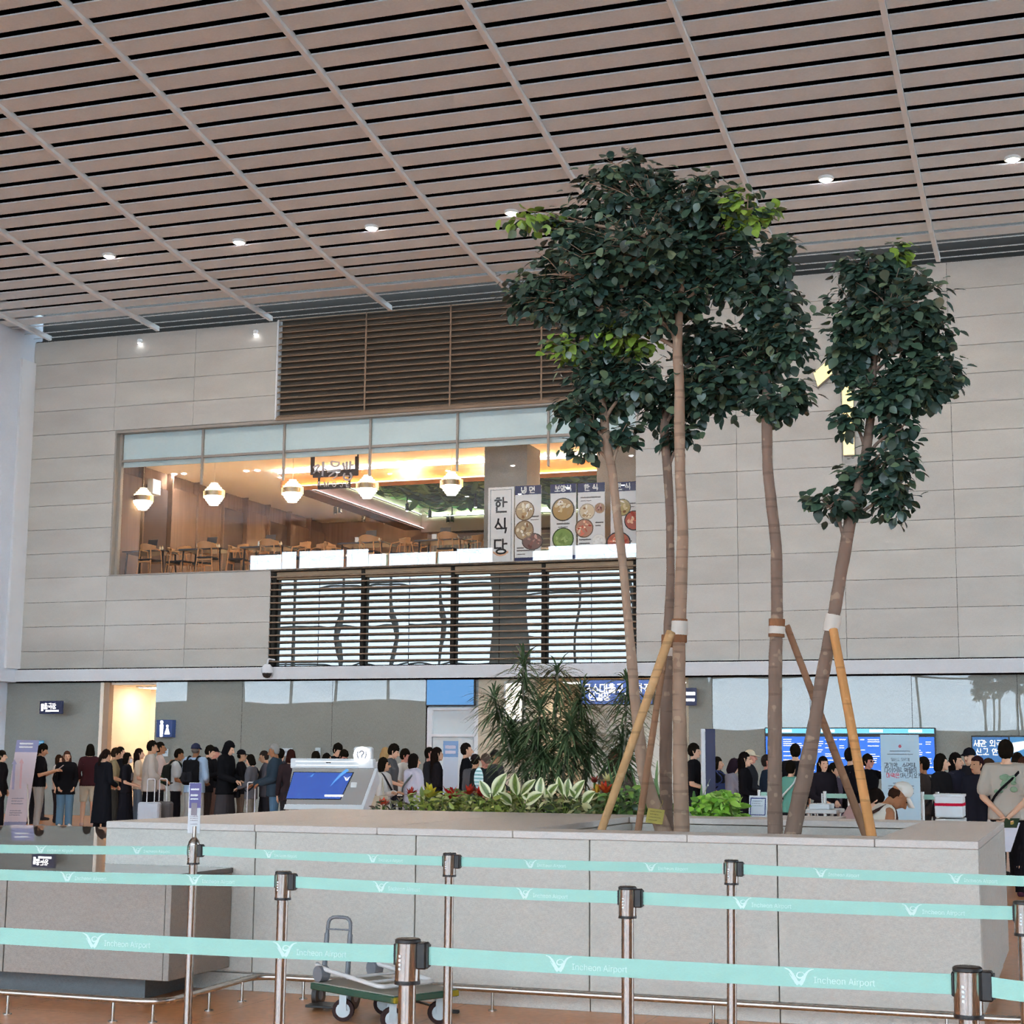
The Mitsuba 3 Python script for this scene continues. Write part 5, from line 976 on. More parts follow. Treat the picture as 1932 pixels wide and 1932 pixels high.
person('p40', 935, 1413, 26.4, 60, 'person with dark hat half hidden by the spiky leaves', ('jacket', '#3c3d40', 'long'), ('trousers', '#2c2c30'), ('cap', BK), ('low', 'low'), cap='#1c1b1b', skin='mid')
person('p41', 1163, 1412, 19.0, 170, 'person with big brown hair seen between the plants and the pale stake', ('jacket', '#4e443f', 'long'), ('trousers', '#2c2a2a'), ('long', '#3a281e'), ('down', 'down'), fem=True, face=False)
# ---- the queue on the right
person('p42', 1309, 1403, 26.6, 75, 'person in black t-shirt looking right, beside the tallest trunk', ('tee', '#17171a', 'short'), ('trousers', '#1f2024'), ('fringe', BK), ('low', 'low'))
phone('p42', 'phone in the hands of the person in black beside the tallest trunk', 1)
person('p43', 1354, 1428, 27.4, 65, 'person with black hair holding a blue bag right of the navy panel', ('jacket', '#1e1f24', 'long'), ('trousers', bl), ('bob', BK), ('low', 'low'), fem=True)
tote('p43', 'small blue handbag in front of the navy panel', '#3c4a7a', side=1, z=1.1, w=.22, h=.24, y=.16)
person('p44', 1389, 1432, 26.4, 110, 'person in lilac grey jacket with tilted dark hood', ('hoodie', '#85848f', 'long'), ('trousers', '#2b2028'), ('hood', '#251c24'), ('reach', 'low'), fem=True, nod=25)
person('p45', 1405, 1419, 25.1, 80, 'person with long black hair and black coat before the grey wall', ('coat', '#151518', 'long'), ('trousers', bl), ('long', '#120f0e'), ('low', 'low'), fem=True)
person('p46', 1415, 1413, 28, 80, 'person in a beige cap behind the long black hair', ('jacket', '#26282c', 'long'), ('trousers', bl), ('cap', BK), ('low', 'low'), cap='#c9bfa6', skin='pink')
person('p47', 1447, 1424, 26, 85, 'person in navy jacket beside the straight trunk', ('jacket', '#1f2a38', 'long'), ('trousers', bl), ('short', '#2a2422'), ('low', 'low'), skin='pink', fit=.04)
person('p48', 1500, 1404, 27, 200, 'dark head against the flight board, left of the leaning trunk', ('jacket', bl, 'long'), ('trousers', bl), ('fringe', BK), face=False)
person('p49', 1492, 1437, 24.6, 150, 'person in a teal top with a white bag strap behind the leaning trunk', ('tee', '#5f9a8c', 'short'), ('trousers', '#1d2022'), ('fringe', BK), ('up', 'down'), fem=True, strap='#e5e5e5', face=False)
person('p50', 1553, 1427, 24.4, 25, 'person with long black hair and dark coat standing before the flight board', ('coat', '#1d1b20', 'long'), ('trousers', bl), ('long', '#110e0e'), ('low', 'low'), fem=True)
person('p51', 1573, 1440, 25.4, 60, 'person in plum grey jacket right of the long dark coat', ('jacket', '#4b434e', 'long'), ('trousers', bl), ('fringe', BK), ('reach', 'low'))
person('p52', 1605, 1411, 24.6, 110, 'person in a black suit with short black hair before the flight board', ('jacket', '#131318', 'long'), ('trousers', '#131318'), ('short', BK), ('low', 'low'))
person('p53', 1637, 1423, 26.2, 50, 'person with glasses in a black suit, arm raised beside the tall notice', ('jacket', '#121214', 'long'), ('trousers', '#121214'), ('fringe', BK), ('low', 'up'), glasses=True, skin='pink')
person('p54', 1662, 1496, 16.7, 115, 'person in pale pink top bending low behind the planter', ('tee', '#b79c9a', 'short'), ('trousers', '#3a3a3e'), ('fringe', '#15110f'), ('reach', 'reach'), lean=34, hmax=1.6, nod=25, sit=.36)
person('p55', 1712, 1482, 15.3, 105, 'person in white cap and white vest bending over behind the planter', ('vest', '#d9d3c6', 'none'), ('trousers', '#5a5a58'), ('cap', '#2b1d16'), ('reach', 'reach'), lean=26, hmax=1.72, nod=24, sit=.40, cap='#dcd8ce', skin='tan', strap='#3a2a28')
person('p56', 1741, 1428, 23.4, 260, 'person half hidden by the right edge of the tall notice', ('tee', '#3b3431', 'short'), ('trousers', '#2e2a2a'), ('short', BK), ('low', 'low'), skin='tan', strap='#1c1c1e')
person('p57', 1775, 1422, 22.4, 60, 'person with a black bob and black t-shirt behind the white crate', ('tee', '#1a1a1c', 'short'), ('trousers', '#232327'), ('bob', BK), ('low', 'low'), fem=True, look=20)
person('p58', 1803, 1420, 23, 60, 'person with long black hair in navy, right of the black bob', ('jacket', '#22242f', 'long'), ('trousers', bl), ('long', '#100e0e'), ('low', 'low'), fem=True)
person('p59', 1828, 1409, 24.4, 330, 'person in a black cap behind the dark coated attendant', ('jacket', '#1c1d22', 'long'), ('trousers', bl), ('cap', BK), ('down', 'down'), cap='#15151a')
person('p60', 1843, 1426, 20.8, 318, 'attendant in a dark coat and white gloves beside the white crate', ('coat', '#1d2029', 'long'), ('trousers', '#1a1c22'), ('short', '#241417'), ('down', 'down'), skin='mid', fit=.035)
person('p61', 1866, 1431, 23, 80, 'brown haired head right of the dark coated attendant', ('jacket', '#2a2c33', 'long'), ('trousers', bl), ('bob', '#3a2a20'), fem=True)
person('p62', 1897, 1397, 19.4, 172, 'person in stone coloured t-shirt, hands behind the back, nearest on the right', ('tee', '#b3aca0', 'short'), ('trousers', '#16161a'), ('fringe', BK), ('behind', 'behind'), fit=.045, strap='#17171a', shoes='#3c2430', face=False, loose=.01)
person('p63', 1919, 1420, 22.6, 190, 'person with dark hair right of the nearest one, cut by the photo edge', ('jacket', '#3a3230', 'long'), ('trousers', bl), ('bob', BK), fem=True, face=False)
person('p64', 1930, 1428, 21.6, 200, 'brown haired person at the right edge of the photo', ('jacket', '#4a3b38', 'long'), ('trousers', bl), ('long', '#3a241c'), fem=True, face=False)
for sd in (1, -1):
    p, R = hand_of('p60', sd); solo('white_glove', man(join(hand((PEOPLE['p60']['M'] @ np.r_[PEOPLE['p60']['J']['wr', sd], 1])[:3], p - (PEOPLE['p60']['M'] @ np.r_[PEOPLE['p60']['J']['wr', sd], 1])[:3], R @ [sd, 0, .2], -sd, .5, 1.35))), cloth('#e4e2de'), f"white glove on the {'right' if sd == 1 else 'left'} hand of the dark coated attendant", 'glove', smooth=True)
# backs of t-shirts and papers
i = PEOPLE['p62']; M = i['M'] @ move(*i['L']((0, -.155, 1.27))); pr = random.Random(2)
solo('shirt_graphic', cat([moved(trimesh.creation.icosphere(1, 1.0), M @ move(pr.uniform(-.1, .1), 0, pr.uniform(-.09, .09)) @ np.diag([pr.uniform(.02, .05), .012, pr.uniform(.015, .04), 1])) for _ in range(14)]), cloth('#7f9a80'), 'green leafy print on the back of the stone coloured t-shirt', 'print', smooth=True, kind='stuff')
h1 = on('p62', (0, -.26, .84)); fr = Frame(h1 + RW[:, 2] * -.02, RW[:, 0], (.35, .1, 1))
solo('paper_sheet', fr.box(-.10, .16, -.34, .0, -.001, .001), cloth('#d4d6e0'), 'white paper held behind the back by the person in the stone t-shirt', 'paper', smooth=False)
t = thing('passport', 'dark green passport held on top of the white paper', 'passport'); part(t, 'cover', fr.box(-.02, .14, -.06, .05, .002, .008, .002), cloth('#2c3a2c'), smooth=False); part(t, 'crest', fr.disc(.07, -.005, .02, .008, .001), cloth('#a48d4a'), smooth=False)
b = at_y(282, 1530, 26.8); suitcase(b[0], 26.8, 20, 'pale blue white suitcase with a raised handle beside the tall beige shirt', '#c3cbd4', h=.62)
b = at_y(305, 1530, 27.3); suitcase(b[0], 27.3, 20, 'dark grey suitcase right of the pale one', '#4a4a4c', h=.62)
b = at_y(472, 1530, 27.2); suitcase(b[0], 27.2, 20, 'black suitcase with raised white handle before the grey haired person', '#27272b', h=.45, grip=.55)
# ================================================================ the restaurant behind the glass on the upper floor
scene['pane_glass'] = {'type': 'thindielectric', 'int_ior': 1.85}
scene['spandrel'] = tex_plastic(speckle('#b9cfd0', .02, 30, .03, .5), .2, 1.6)
scene['frame_metal'] = gloss('#9a958c', .35)
scene['cream_ceiling'] = diffuse('#f1e6d4'); scene['wood_orange'] = tex_diffuse(lambda p, n, uv: mix(C3('#b78761'), C3('#a9744c'), fbm(p.x * .6, p.y * .6, p.z * 18, 3)))
scene['wood_panel'] = tex_diffuse(lambda p, n, uv: mix(C3('#6c5b50'), C3('#55463b'), fbm(p.x * 14, p.y * 14, p.z * .8, 3)))
scene['floor_oak'] = diffuse('#b39a7e'); scene['dark_panel'] = diffuse('#3b3433'); scene['mint'] = diffuse('#aebfae'); scene['brick_pale'] = diffuse('#b7a49c'); scene['leaf_green'] = diffuse('#5d7a52')
RZ, RC, RB = 5.90, 9.08, 48.0
struct('floor', bx(-23.4, -9.0, WY + .1, RB + .2, RZ - .2, RZ), 'floor_oak')
struct('wall_restaurant_rear', bx(-23.4, -5.0, RB, RB + .2, RZ, 10.2), 'wood_panel')
struct('wall_restaurant_right', bx(-5.2, -5.0, WY + .3, RB, RZ, 10.2), 'cream_ceiling')
struct('floor', bx(-9.1, -5.0, WY + .3, RB + .2, RZ - .2, RZ), 'dark_panel')
wl = struct('wall_restaurant_left', bx(-23.5, -23.3, WY + .1, RB + .2, RZ, 10.2), 'wood_panel')
for k in range(9):
    y = WY + .5 + k * 1.42; dk = k in (1, 4, 6)
    part(wl, 'panel', bx(-23.3, -23.24 if dk else -23.17, y + .03, y + 1.36, RZ, 8.62 if dk else 8.72, .008), 'dark_panel' if dk else 'wood_panel', smooth=False)
    part(wl, 'pilaster', bx(-23.3, -23.12, y - .04, y + .02, RZ, RC), 'wood_panel', smooth=False)
RGX0, RGX1, RGY0, RGY1, RGZ = -20.0, -4.9, 38.6, 47.2, 8.62
cl_ = Polygon([(-23.4, WY + .32), (-5, WY + .32), (-5, RB), (-23.4, RB)]).difference(sbox(RGX0 + .3, RGY0 + .3, RGX1, RGY1))
struct('ceiling', extr(cl_, .08), 'cream_ceiling', smooth=False).__len__()
scene['ceiling_001']['to_world'] = T(move(0, 0, RC).tolist())
rb = thing('ceiling_beam_ring', 'dropped timber beam frame around the green ceiling of the restaurant', 'ceiling beam')
part(rb, 'front_beam', cat([bx(RGX0, RGX1, RGY0, RGY0 + .06, RGZ, RC - .1), bx(RGX0, RGX1, RGY0, RGY0 + .55, RGZ - .02, RGZ)]), 'wood_orange', smooth=False)
part(rb, 'side_beam', cat([bx(RGX0, RGX0 + .06, RGY0, RGY1, RGZ, RC - .1), bx(RGX0, RGX0 + .55, RGY0 + .55, RGY1, RGZ - .02, RGZ)]), 'wood_panel', smooth=False)
part(rb, 'inner_face', cat([bx(RGX0 + .49, RGX0 + .55, RGY0 + .55, RGY1, RGZ, RC + .5), bx(RGX0 + .55, RGX1, RGY0 + .49, RGY0 + .55, RGZ, RC + .5), bx(RGX0 + .55, RGX1, RGY1, RGY1 + .06, RGZ - .1, RC + .5)]), 'brick_pale', smooth=False)
gc = struct('ceiling', bx(RGX0 + .5, RGX1, RGY0 + .5, RGY1, 9.34, 9.4), 'leaf_green', label='green leaf covered coffer in the restaurant ceiling')
rg = np.random.RandomState(12); n = 2600; P = np.stack([rg.uniform(RGX0 + .6, RGX1 - .1, n), rg.uniform(RGY0 + .6, RGY1 - .05, n), rg.uniform(9.2, 9.33, n)], 1)
Vt, Ft = leaf_tpl(.1, .3, .55); cg = np.array([lin(c) for c in ('#5e7d50', '#46633d', '#75935f', '#3c5636')])[rg.randint(0, 4, n)]
part(gc, 'leaf_panels', scatter(frames(np.array([0, 0, -1.0]) + rg.normal(0, .3, (n, 3)), np.stack([rg.normal(1, .5, n), rg.normal(0, .4, n), rg.normal(-.25, .15, n)], 1)), P, rg.uniform(.3, .6, n), Vt, Ft), 'painted', smooth=True, color=np.repeat(cg, len(Vt), 0), kind='stuff')
# patterned pale band and mint counter along the rear
wb2 = thing('rear_band', 'pale patterned frieze along the rear wall of the restaurant', 'frieze')
part(wb2, 'band', bx(RGX0 + .6, -5.2, RB - .4, RB - .01, 7.75, 8.5), 'brick_pale', smooth=False); fz = random.Random(5); x = RGX0 + .8
while x < -5.5:
    w = fz.uniform(.18, .5)
    if fz.random() < .6: part(wb2, 'fret', cat([bx(x, x + w, RB - .43, RB - .4, z, z + .04) for z in (7.85, 8.02, 8.2, 8.36)]), 'cream_ceiling', smooth=False, kind='stuff')
    else: part(wb2, 'fret', cat([bx(x + q, x + q + .04, RB - .43, RB - .4, 7.85, 8.4) for q in np.arange(0, w, .12)]), 'cream_ceiling', smooth=False, kind='stuff')
    x += w + .12
mc = thing('mint_counter', 'long pale mint partition at the back of the restaurant behind the tables', 'partition')
part(mc, 'panel', bx(-20.3, -9.2, 43.6, 43.75, RZ, 7.35), 'mint', smooth=False); part(mc, 'cap_rail', bx(-20.35, -9.2, 43.55, 43.8, 7.35, 7.40), 'cream_ceiling', smooth=False)
# light: coves, spots
def strip(x0, x1, y0, y1, z, c, pw, label, up=True):
    t = thing('cove_light', label, 'light strip'); m = bx(x0, x1, y0, y1, z, z + .02); part(t, 'profile', bx(x0, x1, y0 - .005, y1 + .005, z - .012, z), 'frame_metal', smooth=False); part(t, 'lens', m, 'lamp_lens', smooth=False, **lamp(c, pw)); return t
strip(RGX0 + .1, RGX1 - .1, RGY0 + .08, RGY0 + .16, RC - .1, '#ffeed6', 260, 'bright warm light strip along the top of the front timber beam')
strip(RGX0 + .1, RGX1 - .1, RGY0 - .035, RGY0 - .01, RGZ - .012, '#ffc878', 22, 'thin warm light line under the front timber beam')
strip(RGX0 - .09, RGX0 - .02, RGY0, RGY1 - .1, RC - .1, '#ffeed6', 260, 'warm light strip along the left side of the timber beam frame')
strip(RGX0 + .6, RGX0 + .68, RGY0 + .7, RGY1 - .1, RGZ + .0, '#ffdfe4', 1.6, 'pinkish light strip inside the left side of the timber beam frame')
strip(RGX0 + .8, RGX1 - .2, RGY1 - .14, RGY1 - .06, 8.98, '#d2ffd2', 5, 'greenish light strip at the far edge of the green ceiling')
strip(RGX0 + .58, RGX0 + .64, RGY0 + .7, RGY1 - .2, 9.05, '#d2ffd2', 3, 'greenish light strip along the left edge of the green ceiling')
for k, (px, py) in enumerate([(329, 894), (347, 893), (465, 888), (486, 887), (755, 871), (776, 870), (905, 862), (1085, 886), (1105, 888), (1131, 836)]):
    d = ray(px, py); p = _o + d * ((RC - .004 - EYE) / d[2])
    t = thing('spot_pair_light', 'small round warm ceiling spot of the restaurant, ' + ['first', 'second', 'third', 'fourth', 'fifth', 'sixth', 'seventh', 'eighth', 'ninth', 'tenth'][k] + ' from the left', 'ceiling light', 'restaurant ceiling spots')
    part(t, 'ring', lathe([(.085, 0), (.09, -.012), (.075, -.016)], 14, p), 'white_paint'); part(t, 'lens', lathe([(.075, -.004), (.04, -.03), (.001, -.036)], 14, p), 'lamp_lens', **lamp('#fff0e0', 260))
# black track spots under the green ceiling
for k, (px, py) in enumerate([(633, 958), (642, 956), (686, 972), (725, 976), (732, 974), (768, 952), (811, 965), (845, 974), (853, 973), (897, 945)]):
    d = ray(px, py); p = _o + d * ((9.0 - EYE) / d[2]); t = thing('track_spotlight', 'black spotlight under the green leaf ceiling, ' + ['first', 'second', 'third', 'fourth', 'fifth', 'sixth', 'seventh', 'eighth', 'ninth', 'last'][k] + ' from the left', 'spotlight', 'black spotlights')
    part(t, 'stem', cyl(p + [0, 0, .34], p, .02, 8), 'rubber_black'); part(t, 'can', tube([p + [0, 0, .02], p + [.03, -.06, -.2]], .055, 10), 'rubber_black')
    part(t, 'lens', lathe([(.045, 0), (.02, -.02), (.001, -.024)], 10, p + [.032, -.064, -.2]), 'lamp_lens', **(lamp('#fff6e0', 6) if k in (5, 9) else {}))
# --- glazing: panes, spandrels, mullions, frame
gz = thing('restaurant_glazing', 'long glass front of the restaurant with frosted panels along its top', 'glass front')
MX = [OX0 + .12] + [at_y(px, 860, WY)[0] for px in (376, 530, 693, 858)] + [at_y(1031, 800, WY)[0], OX1]
SZ = 8.86
for a, b in zip(MX, MX[1:]):
    e1, e2 = wavy.uniform(-.004, .004), wavy.uniform(-.006, .006); x0, x1, z0, z1 = a + .006, b - .006, OZ0 + .03, SZ - .03; part(gz, 'glass_pane', tm([(x0, WY + .2, z0), (x1, WY + .2 + e1, z0), (x1, WY + .2 + e1 + e2, z1), (x0, WY + .2 + e2, z1)], [(0, 1, 2), (0, 2, 3)]), 'pane_glass', smooth=False)
    part(gz, 'spandrel_panel', bx(a + .012, b - .012, WY + .2, WY + .23, SZ + .03, OZ1 - .07, .004), 'spandrel', smooth=False)
    part(gz, 'spandrel_foot', bx(a + .012, b - .012, WY + .23, WY + .26, SZ - .16, SZ - .0, .004), 'spandrel', smooth=False)
for x in MX[1:-1]: part(gz, 'mullion', bx(x - .022, x + .022, WY + .12, WY + .2, 8.14, OZ1 - .06, .004), 'frame_metal', smooth=False)
part(gz, 'transom', bx(OX0 + .1, OX1, WY + .16, WY + .24, SZ - .03, SZ + .03), 'frame_metal', smooth=False)
part(gz, 'head_frame', bx(OX0, OX1, WY - .01, WY + .26, OZ1 - .07, OZ1 + .0), 'frame_metal', smooth=False)
part(gz, 'side_frame', cat([bx(OX0, OX0 + .05, WY - .01, WY + .26, OZ0, OZ1 - .07), bx(OX0 + .05, OX0 + .12, WY + .14, WY + .26, OZ0, OZ1 - .07)]), 'frame_metal', smooth=False)
part(gz, 'sill', bx(OX0, OX1, WY - .01, WY + .3, OZ0 - .0, OZ0 + .035), 'frame_metal', smooth=False)
struct('wall_back', cat([bx(-27.5, -5, WY + .36, WY + .5, 9.16, 13.3), bx(OX1 + .02, 26, WY + .3, WY + .45, 3.3, 13.3), bx(-27.5, OX0 - .05, WY + .3, WY + .45, 3.3, 9.2), bx(-27.5, -5, WY + .36, WY + .5, 3.3, RZ - .02), bx(-62, -25.4, WY + .3, WY + .45, 0, 13.3)]), 'joint_dark')
struct('wall_back', cat([bx(-27.5, -25.76, WY + .1, WY + .3, 0, 3.3)]), 'plaster_left')
# --- concrete columns and menu boards behind the glass
scene['concrete'] = tex_diffuse(speckle('#7f7f7a', .08, 50, .2, 1.2)); scene['concrete_warm'] = tex_diffuse(speckle('#9b8f80', .08, 50, .2, 1.2))
struct('column', bx(at_y(914, 900, 35.9)[0], at_y(994, 900, 35.9)[0], 35.9, 36.9, RZ, 8.87), 'concrete', label='grey concrete column behind the tall white sign')
struct('column', bx(at_y(1126, 900, 35.9)[0], OX1 + .4, 35.9, 36.9, RZ, 8.8), 'concrete_warm', label='warm grey concrete column behind the right menu boards')
BY = WY + .34
def board(px0, px1, py0, py1, label, cat_='menu board'):
    a, b = at_y(px0, py1, BY), at_y(px1, py0, BY); t = thing('menu_board', label, cat_) if cat_ == 'menu board' else thing('upright_sign', label, cat_); fr = Frame((a[0], BY, a[2]), (1, 0, 0)); W, H = b[0] - a[0], b[2] - a[2]
    part(t, 'panel', fr.box(0, W, 0, H, -.03, 0, .004), 'board_white', smooth=False); return t, fr, W, H
scene['board_white'] = diffuse('#e3e4e2'); scene['ink'] = diffuse('#26272b'); scene['navy'] = diffuse('#333a5c')
t, fr, W, H = board(920, 970, 918, 1062, 'tall white sign with the three black letters of a Korean restaurant', 'sign')
part(t, 'border', cat([fr.box(.05, .07, .04, H - .05, 0, .004), fr.box(W - .07, W - .05, .04, H - .05, 0, .004), fr.box(.07, W - .07, H - .07, H - .05, 0, .004)]), cloth('#9fa6a8'), smooth=False)
for i, ch in enumerate('한식당'): part(t, 'letter', fr.poly(shapely.affinity.translate(centred(hangul(ch, .33, .12)), W / 2, H - .42 - .49 * i), .001, .006), 'ink', smooth=False)
part(t, 'smile_mark', fr.poly(LineString([(W / 2 - .17, .24), (W / 2 - .09, .185), (W / 2, .165), (W / 2 + .09, .185), (W / 2 + .17, .24)]).buffer(.022), .001, .004), cloth('#c9a184'), smooth=False)
part(t, 'small_print', fr.box(W / 2 - .1, W / 2 + .1, .28, .295, .001, .004), cloth('#8fa0a8'), smooth=False)
def bowl(t, fr, u, v, r, rim, food, bits, seed, sx=1.0, side=True):
    rs = random.Random(seed); ms = []
    if side: ms.append((fr.poly(shapely.affinity.scale(Point(u, v - r * .42).buffer(r * .82), 1.0, .62), .001, .002), '#b9b7b0'))
    ms += [(fr.disc(u, v, r, .002, .002, sx), rim), (fr.disc(u, v, r * .9, .0035, .002, sx), food)]
    for k in range(13):
        a, q = rs.uniform(0, 6.28), r * .68 * math.sqrt(rs.random()); ms.append((fr.poly(shapely.affinity.rotate(shapely.affinity.scale(Point(u + q * math.cos(a) * sx, v + q * math.sin(a)).buffer(r * .16, 4), rs.uniform(.6, 1.9), rs.uniform(.5, 1)), rs.uniform(0, 180)), .005 + .0007 * k, .001), bits[k % len(bits)]))
    m, c = paint(ms); part(t, 'dish_picture', m, 'painted', smooth=False, color=c)
def menu(px0, px1, py0, py1, head, label, dishes, lines):
    t, fr, W, H = board(px0, px1, py0, py1, label); part(t, 'header', fr.box(0, W, H - .21, H, .0, .012, .003), 'navy', smooth=False)
    g = hangul(head, .135, .17); g = shapely.affinity.translate(centred(g), W / 2, H - .105)
    part(t, 'header_lettering', fr.poly(g, .0125, .004), 'board_white', smooth=False)
    part(t, 'footer', fr.box(0, W, 0, .09, 0, .01), 'navy', smooth=False)
    for d in dishes: bowl(t, fr, d[0] * W, d[1] * H, d[2], *d[3:])
    part(t, 'caption', cat([fr.box(u0 * W, u1 * W, v * H, v * H + h, .001, .004) for u0, u1, v, h in lines]), cloth('#6f6d6c'), smooth=False, kind='stuff'); return t, fr, W, H
broth = ['#e8e0c8', '#d8c9a2', '#f0ece0', '#b49a72', '#8a6a48']; meat = ['#8a5f58', '#b08a80', '#6a4540', '#caa59a']; red = ['#d9826c', '#e6c3a4', '#a8483c', '#f0dfc8', '#c46a54']
menu(971, 1021, 915, 1060, '냉 면', 'menu board for cold noodles beside the tall white sign', [(.38, .67, .235, '#6d5a45', '#b9a787', broth, 1), (.36, .41, .235, '#6d5a45', '#a8977c', broth, 2), (.68, .26, .2, '#4c4846', '#7b6560', meat, 3, 1.3, False)], [(.66, .92, .58, .03), (.6, .92, .54, .015), (.08, .35, .17, .03), (.08, .78, .135, .03), (.08, .4, .09, .02)])
menu(1038, 1087, 912, 1056, '보양식', 'menu board with one brown and one green soup bowl', [(.5, .66, .275, '#4a4640', '#b39768', broth, 4, 1.0, False), (.5, .27, .26, '#33452c', '#7f9a58', ['#8fa868', '#6f8a4a', '#a3b87c'], 5, 1.0, False)], [(.25, .75, .46, .035), (.32, .68, .42, .02), (.2, .75, .115, .03), (.35, .7, .09, .02)])
menu(1090, 1141, 910, 1054, '한 식', 'left of two Korean dishes menu boards, with three bowls and a fish', [(.35, .62, .19, '#b3ab9a', '#d9ccb0', broth, 6), (.82, .66, .13, '#c9c5bd', '#a88c74', meat, 7), (.24, .4, .22, '#6a5848', '#b98c78', red, 8, 1.0, False), (.78, .22, .17, '#d9d9d6', '#ecebe4', ['#f4f3ee', '#dfded8'], 9)], [(.1, .85, .8, .03), (.1, .5, .76, .015), (.66, .95, .46, .03), (.66, .85, .42, .03), (.05, .5, .24, .03), (.05, .45, .19, .03)])
t, fr, W, H = menu(1152, 1202, 908, 1052, '한 식', 'right of two Korean dishes menu boards, half behind the leaning trunk', [(.45, .66, .2, '#6d6a58', '#b7a878', broth, 10, 1.0, False), (.88, .48, .23, '#3a3a40', '#b5685c', red, 11, 1.0, False), (.3, .2, .24, '#3a3c44', '#b06a56', red, 12, 1.2, False)], [(.72, .95, .7, .03), (.72, .9, .66, .015), (.62, .8, .2, .03), (.62, .95, .15, .03)])
# --- hanging letters of the restaurant
t = thing('restaurant_sign', 'grey brush lettering hung from dark bars inside the restaurant glass', 'sign'); SY = WY + .42
a, b = at_y(586, 905, SY), at_y(676, 858, SY); fr = Frame((a[0], SY, a[2]), (1, 0, 0)); k = (b[0] - a[0]) / 90.0
def U(px, py): return ((px - 586) * k, (905 - (py + (px - 586) * .075)) * k)
def barp(x0, y0, x1, y1): (u0, v0), (u1, v1) = U(x0, y0), U(x1, y1); return fr.box(u0, u1, v0, v1, -.05, -.005)
part(t, 'hanger_bar', barp(585, 862, 591.5, 896), 'dark_panel', smooth=False)
part(t, 'hanger_bar', barp(670, 862, 676, 895), 'dark_panel', smooth=False); part(t, 'cross_bar', barp(590, 890, 672, 895), 'dark_panel', smooth=False)
part(t, 'drop_bar', barp(600, 894, 603, 914), 'dark_panel', smooth=False); part(t, 'drop_bar', barp(658, 894, 661, 914), 'dark_panel', smooth=False); part(t, 'lower_bar', barp(600, 914, 662, 917), 'dark_panel', smooth=False)
part(t, 'suspension', barp(585, 835, 586.5, 862), 'dark_panel', smooth=False); part(t, 'suspension', barp(674, 835, 675.5, 862), 'dark_panel', smooth=False)
scene['letter_grey'] = gloss('#b9b4b6', .4)
def brush(pts, w0, w1): return stroke([U(x, y - (x - 586) * .0) for x, y in pts], w0 * k, w1 * k)
L1 = [brush([(591, 884), (602, 880), (597, 888), (592, 894)], 3, 2), brush([(596, 887), (604, 892)], 2.5, 2), brush([(610, 873), (610, 886), (609, 898)], 4, 3), brush([(610, 885), (617, 887)], 3, 2)]
L2 = [brush([(627, 871), (629, 880), (637, 880), (640, 872)], 3, 2.5), brush([(627, 872), (638, 873)], 2.5, 2), brush([(618, 891), (632, 888), (644, 887)], 3, 3.5), brush([(634, 888), (629, 893), (621, 899)], 3.5, 2), brush([(633, 889), (637, 894), (628, 903)], 2.5, 2)]
L3 = [brush([(648, 874), (651, 886)], 3.5, 3), brush([(655, 872), (655, 886)], 3.5, 3), brush([(649, 881), (656, 880)], 2, 2), brush([(662, 871), (661, 885)], 3, 3), brush([(661, 878), (668, 877)], 3, 2), brush([(652, 892), (653, 903), (661, 903), (662, 891)], 3, 3), brush([(652, 897), (661, 897)], 2, 2)]
for g in (L1, L2, L3): part(t, 'brush_letter', fr.poly(unary_union(g), -.003, .03), 'letter_grey', smooth=False)
for ch, px in zip('AMOJE', (602.5, 617, 632, 646, 657.5)):
    m = latin(ch, 8.5 * k, True, .02); c = m.bounds.mean(0); u, v = U(px, 913); part(t, 'small_letter', fr.put(m, u - c[0], v - c[1] + .01, .0), 'letter_grey', smooth=False)
# --- pendant lamps
lens = [(.001, -.30), (.12, -.295), (.13, -.25), (.165, -.24), (.17, -.19), (.21, -.18), (.215, -.13), (.245, -.12), (.25, -.06), (.001, -.05)]
topp = [(.001, .29), (.10, .285), (.105, .235), (.14, .23), (.145, .18), (.19, .175), (.195, .12), (.24, .115), (.245, .06), (.001, .05)]
lamp_lo, lamp_hi = ply(lathe(lens[::-1], 26), 'lamp_lens', smooth=25), ply(lathe(topp[::-1], 26), 'lamp_lens', smooth=25)
scene['brass'] = {'type': 'roughconductor', 'material': 'none', 'specular_reflectance': rgb([.55, .42, .26]), 'alpha': .25}
lamp_mid = ply(lathe([(.245, -.065), (.25, -.06), (.25, .06), (.245, .065)][::-1], 26), 'brass', smooth=30)
lamp_fin = ply(cat([bx(.262 - .02, .29, -.05, .05, -.1, .085, .006), bx(-.29, -.242, -.05, .05, -.1, .085, .006)]), 'lamp_lens', smooth=False)
for k_, (px, py) in enumerate([(270, 941), (404, 932), (552, 926), (693, 918), (852, 912)]):
    p = at_y(px, py, 36.6); t = thing('pendant_lamp', 'round tiered white pendant lamp behind the restaurant glass, ' + ['far left', 'second from left', 'left of the hanging letters', 'right of the hanging letters', 'far right by the column'][k_], 'pendant lamp', 'pendant lamps in the restaurant'); M = move(*p)
    for nm, m, g in (('lower_shade', lamp_lo, 2.5), ('upper_shade', lamp_hi, .34)): d = part(t, nm, m, M=M); scene[d] = {**scene[d], **lamp('#fff0c8', g)}
    part(t, 'glass_band', lamp_mid, M=M); f = part(t, 'side_fin', lamp_fin, M=M); scene[f] = {**scene[f], **lamp('#ffc85a', .5)}
    part(t, 'cord', cyl(p + [0, 0, .29], [p[0], p[1], RC], .006, 6), 'cream_ceiling')
